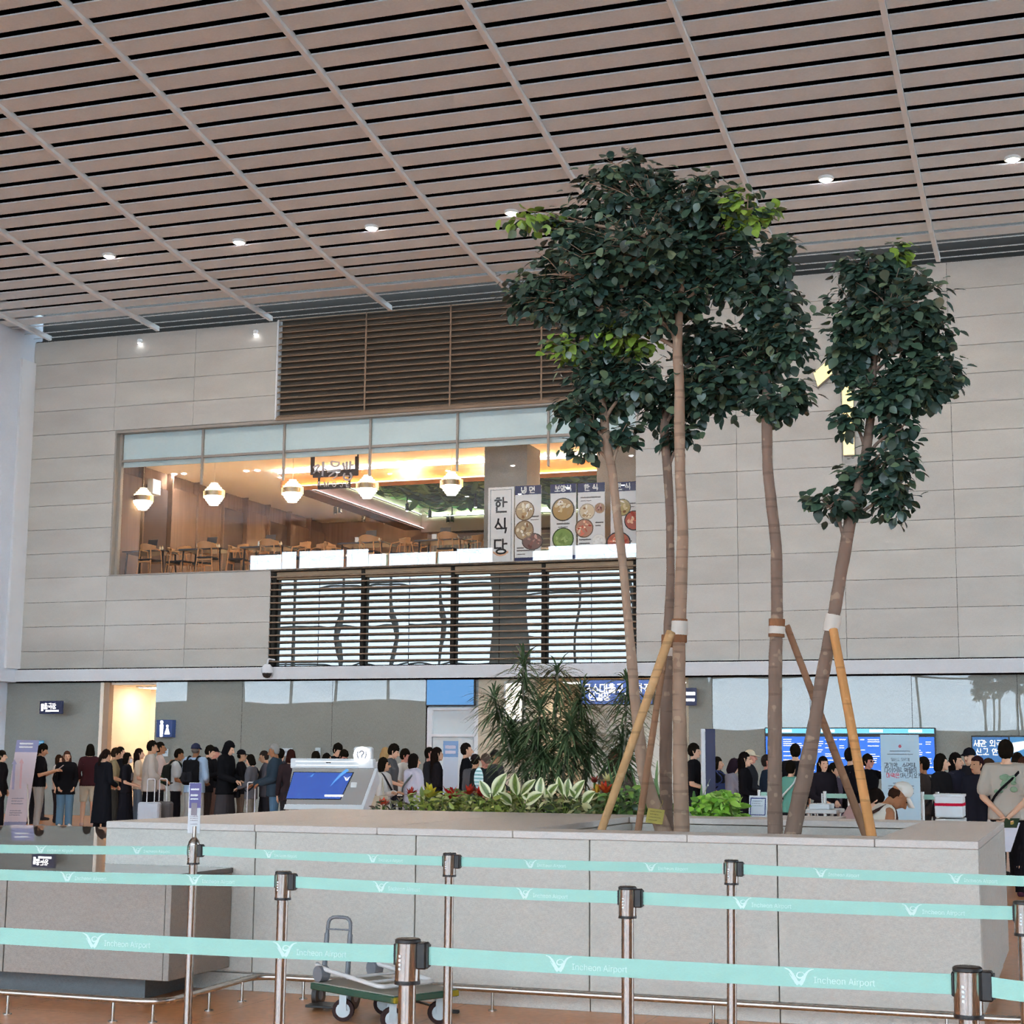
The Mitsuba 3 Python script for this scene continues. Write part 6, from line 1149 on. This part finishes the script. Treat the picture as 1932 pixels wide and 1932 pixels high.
# --- tables and chairs near the glass
scene['chair_wood'] = gloss('#b98a5c', .35); scene['table_dark'] = gloss('#2e3036', .2); scene['seat_dark'] = diffuse('#2a2b30')
CH = {'seat': (ply(bx(-.22, .22, -.22, .2, .43, .47, .012), 'seat_dark', smooth=False), 'seat_dark')}
th = np.linspace(-1.15, 1.15, 15); bb = []
V = []; F = []
for i, q in enumerate(th):
    r = .27; hgt = .055 + .055 * math.cos(q * 1.2) ** 2; x, y = r * math.sin(q), -r * math.cos(q) + .03
    V += [(x, y, .74 - hgt * .6), (x * 1.05, y * 1.05 - .01, .74 + hgt), (x * .97, y * .97 + .012, .74 + hgt), (x * .93, y * .93 + .012, .74 - hgt * .6)]
    if i: a = 4 * (i - 1); F += [f for j in range(4) for f in ((a + j, a + 4 + j, a + 4 + (j + 1) % 4), (a + j, a + 4 + (j + 1) % 4, a + (j + 1) % 4))]
CH['backrest'] = (ply((V, F), 'chair_wood', smooth=40), 'chair_wood')
CH['leg'] = [ply(tube([(sx * .24, .21, 0), (sx * .21, .18, .45), (sx * .215, .13, .69)], [.011, .017, .014], 8), 'chair_wood', smooth=True) for sx in (-1, 1)] + [ply(tube([(sx * .23, -.25, 0), (sx * .19, -.2, .45), (sx * .17, -.2, .72)], [.011, .017, .014], 8), 'chair_wood', smooth=True) for sx in (-1, 1)]
CH['arm_rail'] = [ply(tube(curve([(sx * .215, .13, .69), (sx * .25, .02, .70), (sx * .25, -.1, .72)], 8), .014, 8), 'chair_wood', smooth=True) for sx in (-1, 1)]
CH['seat_rail'] = ply(cat([bx(-.2, .2, .165, .19, .38, .42), bx(-.2, .2, -.21, -.185, .38, .42)]), 'chair_wood', smooth=False)
def chair(x, y, a, label):
    M = move(x, y, RZ) @ turn((0, 0, 1), a); t = thing('dining_chair', label, 'chair', 'restaurant chairs')
    for nm in ('seat', 'backrest', 'seat_rail'): part(t, nm, CH[nm][0] if isinstance(CH[nm], tuple) else CH[nm], M=M)
    for nm in ('leg', 'arm_rail'):
        for m in CH[nm]: part(t, nm, m, M=M)
names = ['at the far left end of the glass', 'left, under the second pendant lamp', 'under the third pendant lamp', 'under the fourth pendant lamp', 'right, under the last pendant lamp']
ytab = 36.2; k5 = 0
ORD = ['first', 'second', 'third', 'fourth', 'fifth', 'sixth', 'seventh', 'eighth', 'ninth', 'tenth', 'eleventh', 'twelfth', 'thirteenth', 'fourteenth', 'fifteenth', 'sixteenth', 'seventeenth', 'eighteenth', 'nineteenth', 'twentieth']
clist = []
for i, px in enumerate([272, 392, 508, 692, 838]):
    c = at_y(px, 1040, ytab); x = max(c[0], -22.4); t = thing('dining_table', 'dark topped restaurant table ' + names[i], 'table', 'restaurant tables'); y = ytab
    part(t, 'tabletop', bx(x - .62, x + .62, y - .4, y + .4, RZ + .70, RZ + .745, .008), 'table_dark', smooth=False)
    for sx in (-1, 1):
        for sy in (-1, 1): part(t, 'leg', tube([(x + sx * .55, y + sy * .33, RZ), (x + sx * .52, y + sy * .3, RZ + .7)], .022, 8), 'seat_dark')
    for dx, dy, a in ((-.9, .05, -90), (.36, -.62, 0), (.92, -.1, 90), (1.25, .35, 70)):
        if i == 0 and dx < 0: continue
        if i == 4 and dx > .9: dx -= .15
        clist.append((x + dx, y + dy, a + (i * 37 % 20 - 10)))
    tt = thing('table_tablet', 'dark ordering tablet on the table ' + names[i], 'tablet'); u0 = x + (.1 if i % 2 else .02)
    part(tt, 'screen', moved(bx(-.14, .14, -.012, .012, 0, .2, .004), move(u0, y, RZ + .88) @ turn((1, 0, 0), -12)), 'table_dark', smooth=False); part(tt, 'stand', cat([cyl((u0, y, RZ + .75), (u0, y, RZ + .9), .014, 8), cyl((u0, y, RZ + .746), (u0, y, RZ + .756), .06, 14)]), 'seat_dark')
    tm_ = thing('table_menu', 'white menu card standing on the restaurant table ' + names[i], 'menu card'); part(tm_, 'card', bx(x - .32, x - .2, y - .01, y + .01, RZ + .746, RZ + .92, .002), 'board_white', smooth=False)
    for q in (.28, .35):
        p = np.array([x + q, y - .05, RZ + .746]); b_ = thing('condiment_bottle', ('left' if q < .3 else 'right') + ' pale condiment bottle on table ' + names[i], 'bottle'); part(b_, 'body', lathe([(.001, 0), (.024, 0), (.026, .02), (.026, .1), (.014, .125), (.001, .125)], 10, p), cloth('#d9cdb4')); part(b_, 'cap', lathe([(.012, .125), (.012, .15), (.001, .152)], 10, p), cloth('#a8834e'))
for j, (x, y, a) in enumerate(sorted(clist)): chair(x, y, a, f'curved wooden restaurant chair, {ORD[j]} from the left behind the glass')
t = thing('exit_sign_light', 'small glowing white sign edge on the wood wall at the left of the restaurant', 'sign'); part(t, 'case', bx(-23.16, -23.0, 37.1, 37.5, 8.35, 8.75), 'white_paint', smooth=False); part(t, 'face', bx(-23.0, -22.99, 37.12, 37.48, 8.37, 8.73), 'lamp_lens', smooth=False, **glow('#e8f0ff', 2))

# ================================================================ signs, screens and counters of the hall
scene['sign_blue'] = gloss('#2e4a86', .3); scene['sign_navy'] = gloss('#232c50', .3); scene['frame_dark'] = gloss('#16181d', .3)
def glow_text(parent, fr, g, w0, pw=1.6, c='#ffffff', name='lettering', d=.004): part(parent, name, fr.poly(g, w0, d), 'lamp_lens', smooth=False, **glow(c, pw))
t = thing('exit_sign', 'small navy hanging sign with glowing white letters on the far left stone wall', 'sign')
fr = Frame((at_y(74, 1347, WY - .35)[0], WY - .35, at_y(74, 1347, WY - .35)[2]), (1, -.12, 0)); W = .70
part(t, 'case', fr.box(0, W, 0, .32, -.08, 0, .006), 'sign_navy', smooth=False); part(t, 'bracket', fr.box(-.02, .0, .02, .3, -.4, .0), 'frame_metal', smooth=False)
glow_text(t, fr, unary_union([shapely.affinity.translate(centred(hangul('출국장', .13, .14)), .33, .19), sbox(.05, .07, .13, .25), sbox(.2, .05, .62, .10)]), .001)
t = thing('washroom_sign', 'blue washroom sign with white figures on the edge of the stone wall', 'sign'); p = at_y(294, 1391, WY - .1); fr = Frame(p, (1, 0, 0)); W, H = at_y(325, 1358, WY - .1)[0] - p[0], at_y(325, 1358, WY - .1)[2] - p[2]
part(t, 'case', fr.box(0, W, 0, H, -.18, 0, .006), 'sign_blue', smooth=False)
def figure(u, s): return unary_union([Point(u, .335 * s + .03).buffer(.045 * s), LineString([(u, .25 * s + .03), (u, .14 * s + .03)]).buffer(.05 * s), LineString([(u - .02 * s, .14 * s), (u - .02 * s, .03)]).buffer(.022 * s), LineString([(u + .02 * s, .14 * s), (u + .02 * s, .03)]).buffer(.022 * s)])
glow_text(t, fr, figure(.15, 1.0), .001, 1.4, name='figure'); glow_text(t, fr, shapely.affinity.translate(unary_union([Point(.31, .27).buffer(.035), Polygon([(.31, .25), (.25, .08), (.37, .08)]).buffer(.015)]), 0, 0), .001, 1.4, name='figure')
t = thing('wall_notice', 'small light blue notice stuck on the far left stone wall', 'notice'); p = at_y(70, 1405, WY); part(t, 'panel', Frame(p, (1, 0, 0)).box(0, .2, 0, .1, 0, .02), cloth('#5aa0c8'), smooth=False); part(t, 'band', Frame(p, (1, 0, 0)).box(.02, .18, .04, .07, .02, .022), cloth('#a8d0e4'), smooth=False)
for px, py, s, lb in ((312, 1420, .16, 'white paper notice on the stone wall right of the washroom door'), (541, 1419, .3, 'pale blue notice on the stone wall above the left end of the kiosk'), (600, 1418, .13, 'small white notice on the stone wall above the middle of the kiosk')):
    p = at_y(px, py, WY); t = thing('wall_notice', lb, 'notice'); fr = Frame(p, (1, 0, 0)); part(t, 'sheet', fr.box(-s / 2, s / 2, -.09, .09, 0, .015), cloth('#bccbd0'), smooth=False); part(t, 'print', fr.box(-s / 2 + .03, s / 2 - .03, -.02, .03, .015, .017), cloth('#8fa0a8'), smooth=False)
t = thing('blue_screen', 'plain sky blue wall screen above the staff door', 'screen'); p = at_y(803, 1332, WY + .05); q = at_y(896, 1280, WY + .05); fr = Frame(p, (1, 0, 0))
part(t, 'frame', fr.box(0, q[0] - p[0], 0, q[2] - p[2], -.06, 0, .005), 'frame_dark', smooth=False); part(t, 'display', fr.box(.025, q[0] - p[0] - .025, .025, q[2] - p[2] - .025, 0, .004), 'frame_dark', smooth=False, **glow('#5b9ede', .95))
t = thing('hall_sign', 'wide blue ceiling sign with glowing Korean letters behind the spiky plants', 'sign'); p = at_y(1095, 1330, WY - .15); q = at_y(1232, 1281, WY - .15); fr = Frame(p, (1, 0, 0)); W, H = q[0] - p[0], q[2] - p[2]
part(t, 'case', fr.box(0, W, 0, H, -.2, 0, .008), 'frame_dark', smooth=False); part(t, 'face', fr.box(.02, W - .02, .02, H - .02, 0, .004), 'sign_blue', smooth=False, **glow('#5a76b8', .6))
g = unary_union([shapely.affinity.translate(hangul('국수대출구 주차장', .18, .15), .08, H - .29), shapely.affinity.translate(hangul('인결장', .16, .15), .2, .1), shapely.affinity.translate(hangul('회의', .16, .15), 1.02, .1)])
glow_text(t, fr, g.intersection(sbox(0, 0, W - .03, H)), .005, 1.3)
t = thing('hall_sign', 'small navy sign with white letters projecting right of the tallest trunk', 'sign'); p = at_y(1290, 1331, WY - .3); fr = Frame(p, (1, .2, 0)); part(t, 'case', fr.box(0, .28, 0, .38, -.1, 0, .005), 'sign_navy', smooth=False); part(t, 'wall_arm', fr.box(.05, .12, .14, .24, -.42, -.1), 'frame_metal', smooth=False)
glow_text(t, fr, unary_union([sbox(.05, .22, .25, .29), sbox(.05, .09, .24, .15)]), .001, 1.2)
# navy standing panel
t = thing('standing_partition', 'tall navy standing partition with a white left edge beside the tallest trunk', 'partition'); p = at_y(1323, 1375, 26.0); zz = p[2]; d = unit(RW[:, 0] * [1, 1, 0]); fr = Frame((p[0], p[1], 0), d)
part(t, 'white_post', fr.box(0, .065, 0, zz, -.1, 0, .004), 'white_paint', smooth=False); part(t, 'panel', fr.box(.066, .225, 0, zz, -.1, -.004, .004), 'sign_navy', smooth=False); part(t, 'latch', fr.box(.085, .11, 1.06, 1.09, -.004, .01), 'steel', smooth=False)
# flight board
t = thing('flight_board', 'wide blue flight information board on the right stone wall', 'display'); p = at_y(1444, 1459, WY - .08); q = at_y(1764, 1373, WY - .08); fr = Frame(p, (1, 0, 0)); W, H = q[0] - p[0], q[2] - p[2]
part(t, 'case', fr.box(0, W, 0, H, -.155, 0, .006), 'frame_dark', smooth=False)
part(t, 'screen', fr.box(.02, W - .02, .02, H - .19, 0, .003), 'sign_blue', smooth=False, **glow('#1f78f0', .85)); part(t, 'title_bar', fr.box(.02, W - .02, H - .12, H - .02, 0, .003), 'sign_blue', smooth=False, **glow('#7ee0ff', 1.0))
bars, rw = [], random.Random(8)
for c0 in np.arange(0, 4) * W / 4 + .06:
    for r_ in range(16):
        v = H - .26 - r_ * .043; x = c0
        for w in (.12, .1, .22, .13):
            if rw.random() < .5: bars.append(fr.box(x, x + w * rw.uniform(.6, 1) * W / 4 / .75, v, v + .02, .0035, .006))
            x += (w + .03) * W / 4 / .75
part(t, 'flight_rows', cat(bars), 'lamp_lens', smooth=False, kind='stuff', **glow('#d2ccff', .8))
part(t, 'title_lettering', cat([fr.box(c, c + .28, H - .1, H - .04, .0035, .006) for c in (.3, 1.2, 2.2, 3.0)]), 'lamp_lens', smooth=False, kind='stuff', **glow('#ffffff', 1.2))
part(t, 'divider', cat([fr.box(W * k / 4 - .02, W * k / 4 + .02, .02, H - .13, .003, .006) for k in (1, 2, 3)]), 'sign_navy', smooth=False, kind='stuff')
# right screens
for n, (a, b, c, lb) in enumerate(((1834, 1904, '#2f6f98', 'customs information screen with white Korean letters, left of two at the right edge'), (1905, 1975, '#3f8fb4', 'light blue information screen cut by the right edge of the photo'))):
    t = thing('info_screen', lb, 'screen'); p = at_y(a, 1441, WY - .06); q = at_y(b, 1388, WY - .06); fr = Frame(p, (1, 0, 0)); W, H = q[0] - p[0], q[2] - p[2]
    part(t, 'frame', fr.box(0, W, 0, H, -.08, 0, .005), 'frame_dark', smooth=False); part(t, 'display', fr.box(.02, W - .02, .02, H - .03, 0, .003), 'sign_blue', smooth=False, **glow(c, .8))
    if n == 0: glow_text(t, fr, unary_union([shapely.affinity.translate(hangul('세관 외국환', .125, .13), .05, H - .22), shapely.affinity.translate(hangul('신고 안내', .125, .13), .09, H - .39)]).intersection(sbox(0, 0, W, H)), .004, 1.0)
    else: part(t, 'picture', fr.poly(Polygon([(.02, .2), (W - .02, .45), (W - .02, H - .04), (.02, H - .15)]), .003, .002), 'lamp_lens', smooth=False, **glow('#a8d8e8', .8))
# yellow figure one high on the cladding
t = thing('gate_number', 'large glowing yellow number one high on the cladding behind the rightmost tree', 'number sign'); o = at_y(1600, 857, WY - .16); fr = Frame(o, (1, 0, 0)); kk = np.linalg.norm(o - _o) / FPX * 1.04
def UP(px, py): return ((px - 1600) * kk, (857 - py) * kk)
one = Polygon([UP(*q) for q in ((1592, 858), (1611, 858), (1611, 662), (1592, 662), (1542, 706), (1549, 730), (1592, 694))])
part(t, 'return', fr.poly(one.buffer(.012), -.15, .14), 'frame_metal', smooth=False); part(t, 'face', fr.poly(one, -.008, .01), 'lamp_lens', smooth=False, **glow('#ffd21e', 1.15))
# dome camera
t = thing('dome_camera', 'white dome camera hanging under the white band at the left louvre corner', 'camera'); p = at_y(504, 1262, WY - .25)
part(t, 'arm', tube(fillet([(p[0] + .12, WY - .1, p[2] + .22), (p[0] + .02, WY - .25, p[2] + .24), (p[0], WY - .25, p[2] + .1)], .05), .022, 8), 'white_paint', smooth=True); part(t, 'housing', lathe([(.001, .12), (.07, .11), (.13, .03), (.14, -.06), (.125, -.10)][::-1], 20, p), 'white_paint', smooth=True); part(t, 'dome', lathe([(.001, -.22), (.07, -.2), (.105, -.15), (.115, -.10)], 18, p), 'rubber_black', smooth=True)
# --- kiosk
t = thing('information_kiosk', 'grey self service kiosk with a slanted blue screen and a glowing round sign', 'kiosk'); kd = unit(np.array([.955, .29, 0])); KO = at_y(538, 1526, 19.6); KO = np.array([KO[0], KO[1], 0]); ks = np.linalg.norm(KO) / FPX
fr = Frame(KO, kd); z = lambda py: at_y(600, py, 19.9)[2]; W = 158 * ks
prof_ = [(0, z(1526) - .5), (0, z(1526)), (-.06, z(1520))]
scene['kiosk_grey'] = gloss('#a5a39f', .3); scene['kiosk_white'] = gloss('#dfe5e7', .25)
# body in the v-w plane, extruded along u
def slab(u0, u1, pts, b): m = extr(Polygon(pts), u1 - u0); return moved(m, fr.M @ np.array([[0, 0, 1, u0], [0, 1, 0, 0], [-1, 0, 0, 0], [0, 0, 0, 1.0]]))
ztop, zs0, zs1, zb = z(1431), z(1450), z(1513), z(1526)
part(t, 'base', fr.box(.04, W - .1, 0, zb, -.5, -.02, .01), 'kiosk_white', smooth=False)
part(t, 'head', fr.box(-.01, W - .02, zs0, ztop, -.62, -.36, .012), 'kiosk_white', smooth=False)
for i in range(2): part(t, 'trim_line', fr.box(.06, W - .22, zs0 + .035 + .05 * i, zs0 + .05 + .05 * i, -.36, -.352), 'steel', smooth=False)
part(t, 'camera_slot', fr.box(W * .42, W * .42 + .06, ztop - .06, ztop - .045, -.36, -.354), 'frame_dark', smooth=False)
sl = Frame(KO + fr.v * zb + fr.w * .0, kd, unit(fr.v * (zs0 - zb) - fr.w * .36)); SH = math.hypot(zs0 - zb, .36); lx = W
part(t, 'slanted_panel', sl.poly(Polygon([(.0, 0), (W - .14, 0), (W - .0, SH), (.02, SH)]), -.04, .04), 'kiosk_grey', smooth=False)
part(t, 'white_side', sl.poly(Polygon([(W - .14, 0), (W - .10, 0), (W + .04, SH), (W - .0, SH)]), -.3, .31), 'kiosk_white', smooth=False)
part(t, 'lower_strip', sl.poly(Polygon([(-.02, -.005), (W - .12, -.005), (W - .125, .07), (-.01, .07)]), 0, .006), 'kiosk_white', smooth=False)
scr = Polygon([(-.005, .16), (W - .42, .16), (W - .29, SH - .07), (.05, SH - .07)])
part(t, 'screen_bezel', sl.poly(scr.buffer(.012, join_style='mitre'), .0, .004), 'frame_dark', smooth=False)
def sea(p, n, uv): return mix(C3('#1c2f8c'), C3('#1f62b8'), smoothstep(.45, .75, fbm(p.x * 4, p.z * 7, 2.0, 3)))
part(t, 'screen', sl.poly(scr, .0045, .002), 'sign_blue', smooth=False, **glow('#234a9e', .8))
part(t, 'screen_picture', sl.poly(unary_union([stroke([(W * .5, .36), (W * .58, .5), (W * .68, .62)], .01, .05), stroke([(W * .25, .5), (W * .29, .56)], .03, .005), stroke([(W * .12, .2), (W * .16, .25)], .015, .005)]), .0066, .0006), 'sign_blue', smooth=False, kind='stuff', **glow('#5aa8ee', .9))
part(t, 'screen_caption', sl.box(W * .44, W * .66, .19, .225, .0066, .0074), 'lamp_lens', smooth=False, **glow('#cfcfe8', .8)); part(t, 'screen_logo', moved(extr(shapely.affinity.scale(emblem, .05, .05, origin=(0, 0)), .0008), sl.M @ move(W - .36, SH - .16, .0066)), 'lamp_lens', smooth=False, **glow('#ffffff', .9))
part(t, 'scanner', sl.box(W - .3, W - .22, .34, .42, 0, .012, .004), 'board_white', smooth=False)
rd = Frame(KO + kd * (W - .175) + fr.v * z(1424) + fr.w * -.34, kd); part(t, 'sign_post', fr.box(W - .29, W - .05, ztop - .02, z(1408), -.6, -.36, .02), 'kiosk_white', smooth=False)
part(t, 'round_sign', rd.disc(0, 0, .115, 0, .02), 'lamp_lens', smooth=False, **glow('#ffffff', 1.5)); part(t, 'round_sign_mark', rd.poly(unary_union([LineString([(-.03, .035), (-.012, .055), (.018, .05), (.026, .025), (.0, -.005), (.0, -.03)]).buffer(.009), LineString([(-.055, .04), (-.06, 0), (-.045, -.04)]).buffer(.008), LineString([(.055, .04), (.06, 0), (.045, -.04)]).buffer(.008)]), .0205, .002), cloth('#b0b0b4'), smooth=False)
# --- roll-up banners
def banner(name, label, o, u, w, h, lean, colors, stand=True):
    u = unit(np.array([*u, 0])); v = unit(np.array([0, 0, 1.0]) + np.cross(u, [0, 0, 1]) * -lean); t = thing(name, label, 'banner'); fr = Frame(o, u, v); return t, fr
p = at_y(6, 1564, 28.0); p[2] = .04; q = at_y(55, 1400, 28.0); hgt = q[2]; d = unit(RW[:, 0] * [1, 1, 0]); w_ = 40 * np.linalg.norm(p) / FPX
t, fr = banner('standing_banner', 'leaning white and violet standing banner at the left edge of the photo', p, d[:2], w_, hgt, .0, None)
sk = 16 * np.linalg.norm(p) / FPX; Bp = lambda a, b, c, e: Polygon([(a + sk * c / hgt, c), (b + sk * c / hgt, c), (b + sk * e / hgt, e), (a + sk * e / hgt, e)])
part(t, 'sheet', fr.poly(Bp(0, w_, .1, hgt * .86), 0, .006), cloth('#cfc3c8'), smooth=False); part(t, 'header', fr.poly(Bp(0, w_, hgt * .86, hgt), 0, .006), cloth('#8b8fb0'), smooth=False); part(t, 'foot_band', fr.poly(Bp(0, w_, 0, .1), 0, .006), cloth('#8a8ca6'), smooth=False)
part(t, 'lettering', cat([fr.poly(Bp(.07, .34, hgt * v, hgt * v + .03), .006, .002) for v in (.95, .91)]), 'board_white', smooth=False, kind='stuff'); part(t, 'small_print', cat([fr.poly(Bp(.08, .33 - .03 * (i % 2), hgt * v, hgt * v + .018), .006, .002) for i, v in enumerate((.32, .29, .26, .18, .155, .13))]), cloth('#9a94a0'), smooth=False, kind='stuff')
part(t, 'blue_arrow', fr.poly(shapely.affinity.translate(Polygon([(0, .0), (.05, 0), (.05, .5), (.08, .5), (.025, .6), (-.03, .5), (0, .5)]), .13, hgt * .43), .006, .002), cloth('#a3a2bd'), smooth=False); part(t, 'pink_arrow', fr.poly(shapely.affinity.translate(Polygon([(0, .0), (.04, 0), (.04, .5), (.07, .5), (.02, .6), (-.03, .5), (0, .5)]), .28, hgt * .44), .006, .002), cloth('#d3aeb0'), smooth=False)
a = p + d * (w_ - .02) + [0, 0, hgt * .5]; part(t, 'prop_rod', tube([a + RW[:, 2] * .02, at_z(54, 1566, 0.01)], .012, 8), cloth('#c9c4b8')); part(t, 'prop_clip', tube([a + RW[:, 2] * -.0, a + RW[:, 2] * .05], .035, 10), cloth('#3a4468'))
p = at_y(835, 1500, 24.0); q = at_y(863, 1398, 24.0); w_ = 28 * np.linalg.norm(p) / FPX; hgt = q[2] - .05
t, fr = banner('standing_banner', 'narrow pale banner with blue header before the white staff door', (p[0], p[1], .05), d[:2], w_, hgt, .0, None)
part(t, 'sheet', fr.box(0, w_, 0, hgt - .25, 0, .006), cloth('#c3ccd8'), smooth=False); part(t, 'header', fr.box(0, w_, hgt - .25, hgt, 0, .006), cloth('#7f9fc4'), smooth=False); part(t, 'lettering', cat([fr.box(.03, w_ - .04, hgt - v, hgt - v + .05, .006, .008) for v in (.12, .2)]), cloth('#c9c6d4'), smooth=False, kind='stuff'); part(t, 'foot', fr.box(-.02, w_ + .02, -.05, .0, -.06, .06, .01), 'steel', smooth=False)
p = at_y(1664, 1515, 19.5); q = at_y(1734, 1386, 19.5); w_ = 70 * np.linalg.norm(p) / FPX; hgt = q[2] - .06
t, fr = banner('standing_banner', 'tall pale blue notice about medicines standing before the flight board', (p[0], p[1], .06), d[:2], w_, hgt, .0, None)
part(t, 'sheet', fr.box(0, w_, 0, hgt, 0, .006), cloth('#bcd6e2'), smooth=False); part(t, 'foot', fr.box(-.03, w_ + .03, -.06, .0, -.1, .1, .01), 'frame_dark', smooth=False); part(t, 'side_pole', tube([fr.o + fr.u * -.015 + fr.w * -.03, fr.o + fr.u * -.015 + fr.v * (hgt * .55) + fr.w * -.03], .012, 8), 'frame_dark')
yb = lambda py: at_y(1699, py, 19.5)[2] - .06
def line(txt, py, hh, c, u0=None, wt=.12): g = hangul(txt, hh, wt, .06); a = g.bounds; g = shapely.affinity.translate(g, (w_ - a[2]) / 2 if u0 is None else u0, yb(py)); part(t, 'lettering', fr.poly(g, .0065, .002), cloth(c), smooth=False); return a[2]
line('감기약, 수면제,', 1448, .052, '#4d5f6e'); line('다이어트 약물이', 1457.5, .052, '#4d5f6e'); line('마약은', 1467.5, .052, '#c8506c', .06); line('아닌지요?', 1467.5, .052, '#4d5f6e', .22); line('당신도 모르게', 1436, .034, '#6d7f8c')
part(t, 'small_print', cat([fr.box(w_ / 2 - a, w_ / 2 + a, yb(y_), yb(y_) + .012, .006, .008) for a, y_ in ((.12, 1418), (.15, 1424), (.09, 1479), (.15, 1484), (.15, 1489), (.13, 1493), (.15, 1498))]), cloth('#7f93a0'), smooth=False, kind='stuff'); part(t, 'red_mark', fr.poly(shapely.affinity.translate(Point(0, 0).buffer(.018), w_ / 2, yb(1408)), .006, .002), cloth('#c06a78'), smooth=False)
# --- inspection tables, boxes and the desk notice behind the planter
def desk(px0, px1, py, Y, label, c='#d5dad8', dp=.6):
    a, b = at_y(px0, py, Y), at_y(px1, py, Y); t = thing('counter_table', label, 'table'); part(t, 'tabletop', bx(a[0], b[0], Y, Y + dp, a[2] - .04, a[2], .006), glossy(c, .3), smooth=False)
    for x in (a[0] + .05, b[0] - .05):
        for y in (Y + .05, Y + dp - .05): part(t, 'leg', cyl((x, y, 0), (x, y, a[2] - .04), .02, 8), 'steel')
    return t, a, b
t, a, b = desk(1514, 1578, 1527, 16.5, 'white inspection table with a flat white box, behind the right pair of trunks')
p, q = at_y(1528, 1527, 16.6), at_y(1566, 1517, 16.6); solo('flat_box', bx(p[0], q[0], 16.55, 16.9, a[2], q[2], .006), 'kiosk_white', 'flat white box on the inspection table behind the right trunks', 'box', smooth=False)
p = at_y(1549, 1517, 16.62); t = thing('small_pole', 'short white pole standing on the flat white box', 'pole'); part(t, 'stem', cyl((p[0], 16.7, p[2]), (p[0], 16.7, at_y(1549, 1497, 16.62)[2]), .008, 8), 'white_paint'); part(t, 'foot', cyl((p[0], 16.7, p[2]), (p[0], 16.7, p[2] + .008), .025, 12), 'white_paint')
t, a, b = desk(1764, 1816, 1545, 16.8, 'small white table carrying the white crate with a red stripe')
p, q = at_y(1764, 1542, 16.85), at_y(1815, 1500, 16.85); t = thing('white_crate', 'white crate with a red stripe on the small table at the right', 'crate'); part(t, 'body', bx(p[0], q[0], 16.85, 17.3, p[2], q[2], .01), 'kiosk_white', smooth=False); zr = at_y(1790, 1518, 16.85)[2]; part(t, 'stripe', bx(p[0] - .003, q[0] + .003, 16.846, 17.302, zr - .015, zr + .013), cloth('#b5233a'), smooth=False); part(t, 'rim', bx(p[0] - .01, q[0] + .01, 16.84, 17.31, q[2] - .02, q[2] + .006, .004), 'kiosk_white', smooth=False)
for px0, px1, py, Y, lb in ((1556, 1602, 1500, 22.0, 'short mint belt between low posts before the person in the long dark coat'), (1432, 1450, 1497, 22.6, 'short mint belt left of the straight trunk near the desk notice'), (1740, 1768, 1502, 20.0, 'short mint belt left of the white crate')):
    a, b = at_y(px0, py, Y), at_y(px1, py, Y); t = thing('barrier_belt', lb, 'belt barrier'); part(t, 'webbing', bx(a[0], b[0], Y, Y + .003, a[2] - .04, a[2] + .02), 'belt_green', smooth=False)
    for x in (a[0], b[0]): part(t, 'post', cat([cyl((x, Y, .02), (x, Y, a[2] + .05), .025, 10), cyl((x, Y, 0), (x, Y, .02), .15, 16)]), 'steel')
t = thing('desk_notice', 'small white framed notice standing on the bed rim left of the straight trunk', 'notice'); p = at_y(1412, 1523, 14.6); q = at_y(1446, 1501, 14.6); zc = .98; fr = Frame((p[0], 14.6, zc), (1, 0, 0), (0, .25, 1)); W, H = q[0] - p[0], q[2] - zc + .004
part(t, 'frame', fr.box(0, W, 0, H, -.012, 0, .003), 'white_paint', smooth=False); part(t, 'border', fr.box(.012, W - .012, .015, H - .02, 0, .002), cloth('#3f4a7a'), smooth=False); part(t, 'sheet', fr.box(.02, W - .02, .022, H - .03, .002, .003), cloth('#d2dae0'), smooth=False); part(t, 'print', cat([fr.box(.03, W - .04 - .02 * (i % 2), H - .055 - .02 * i, H - .05 - .02 * i, .003, .004) for i in range(3)]), cloth('#8f9aa4'), smooth=False, kind='stuff')
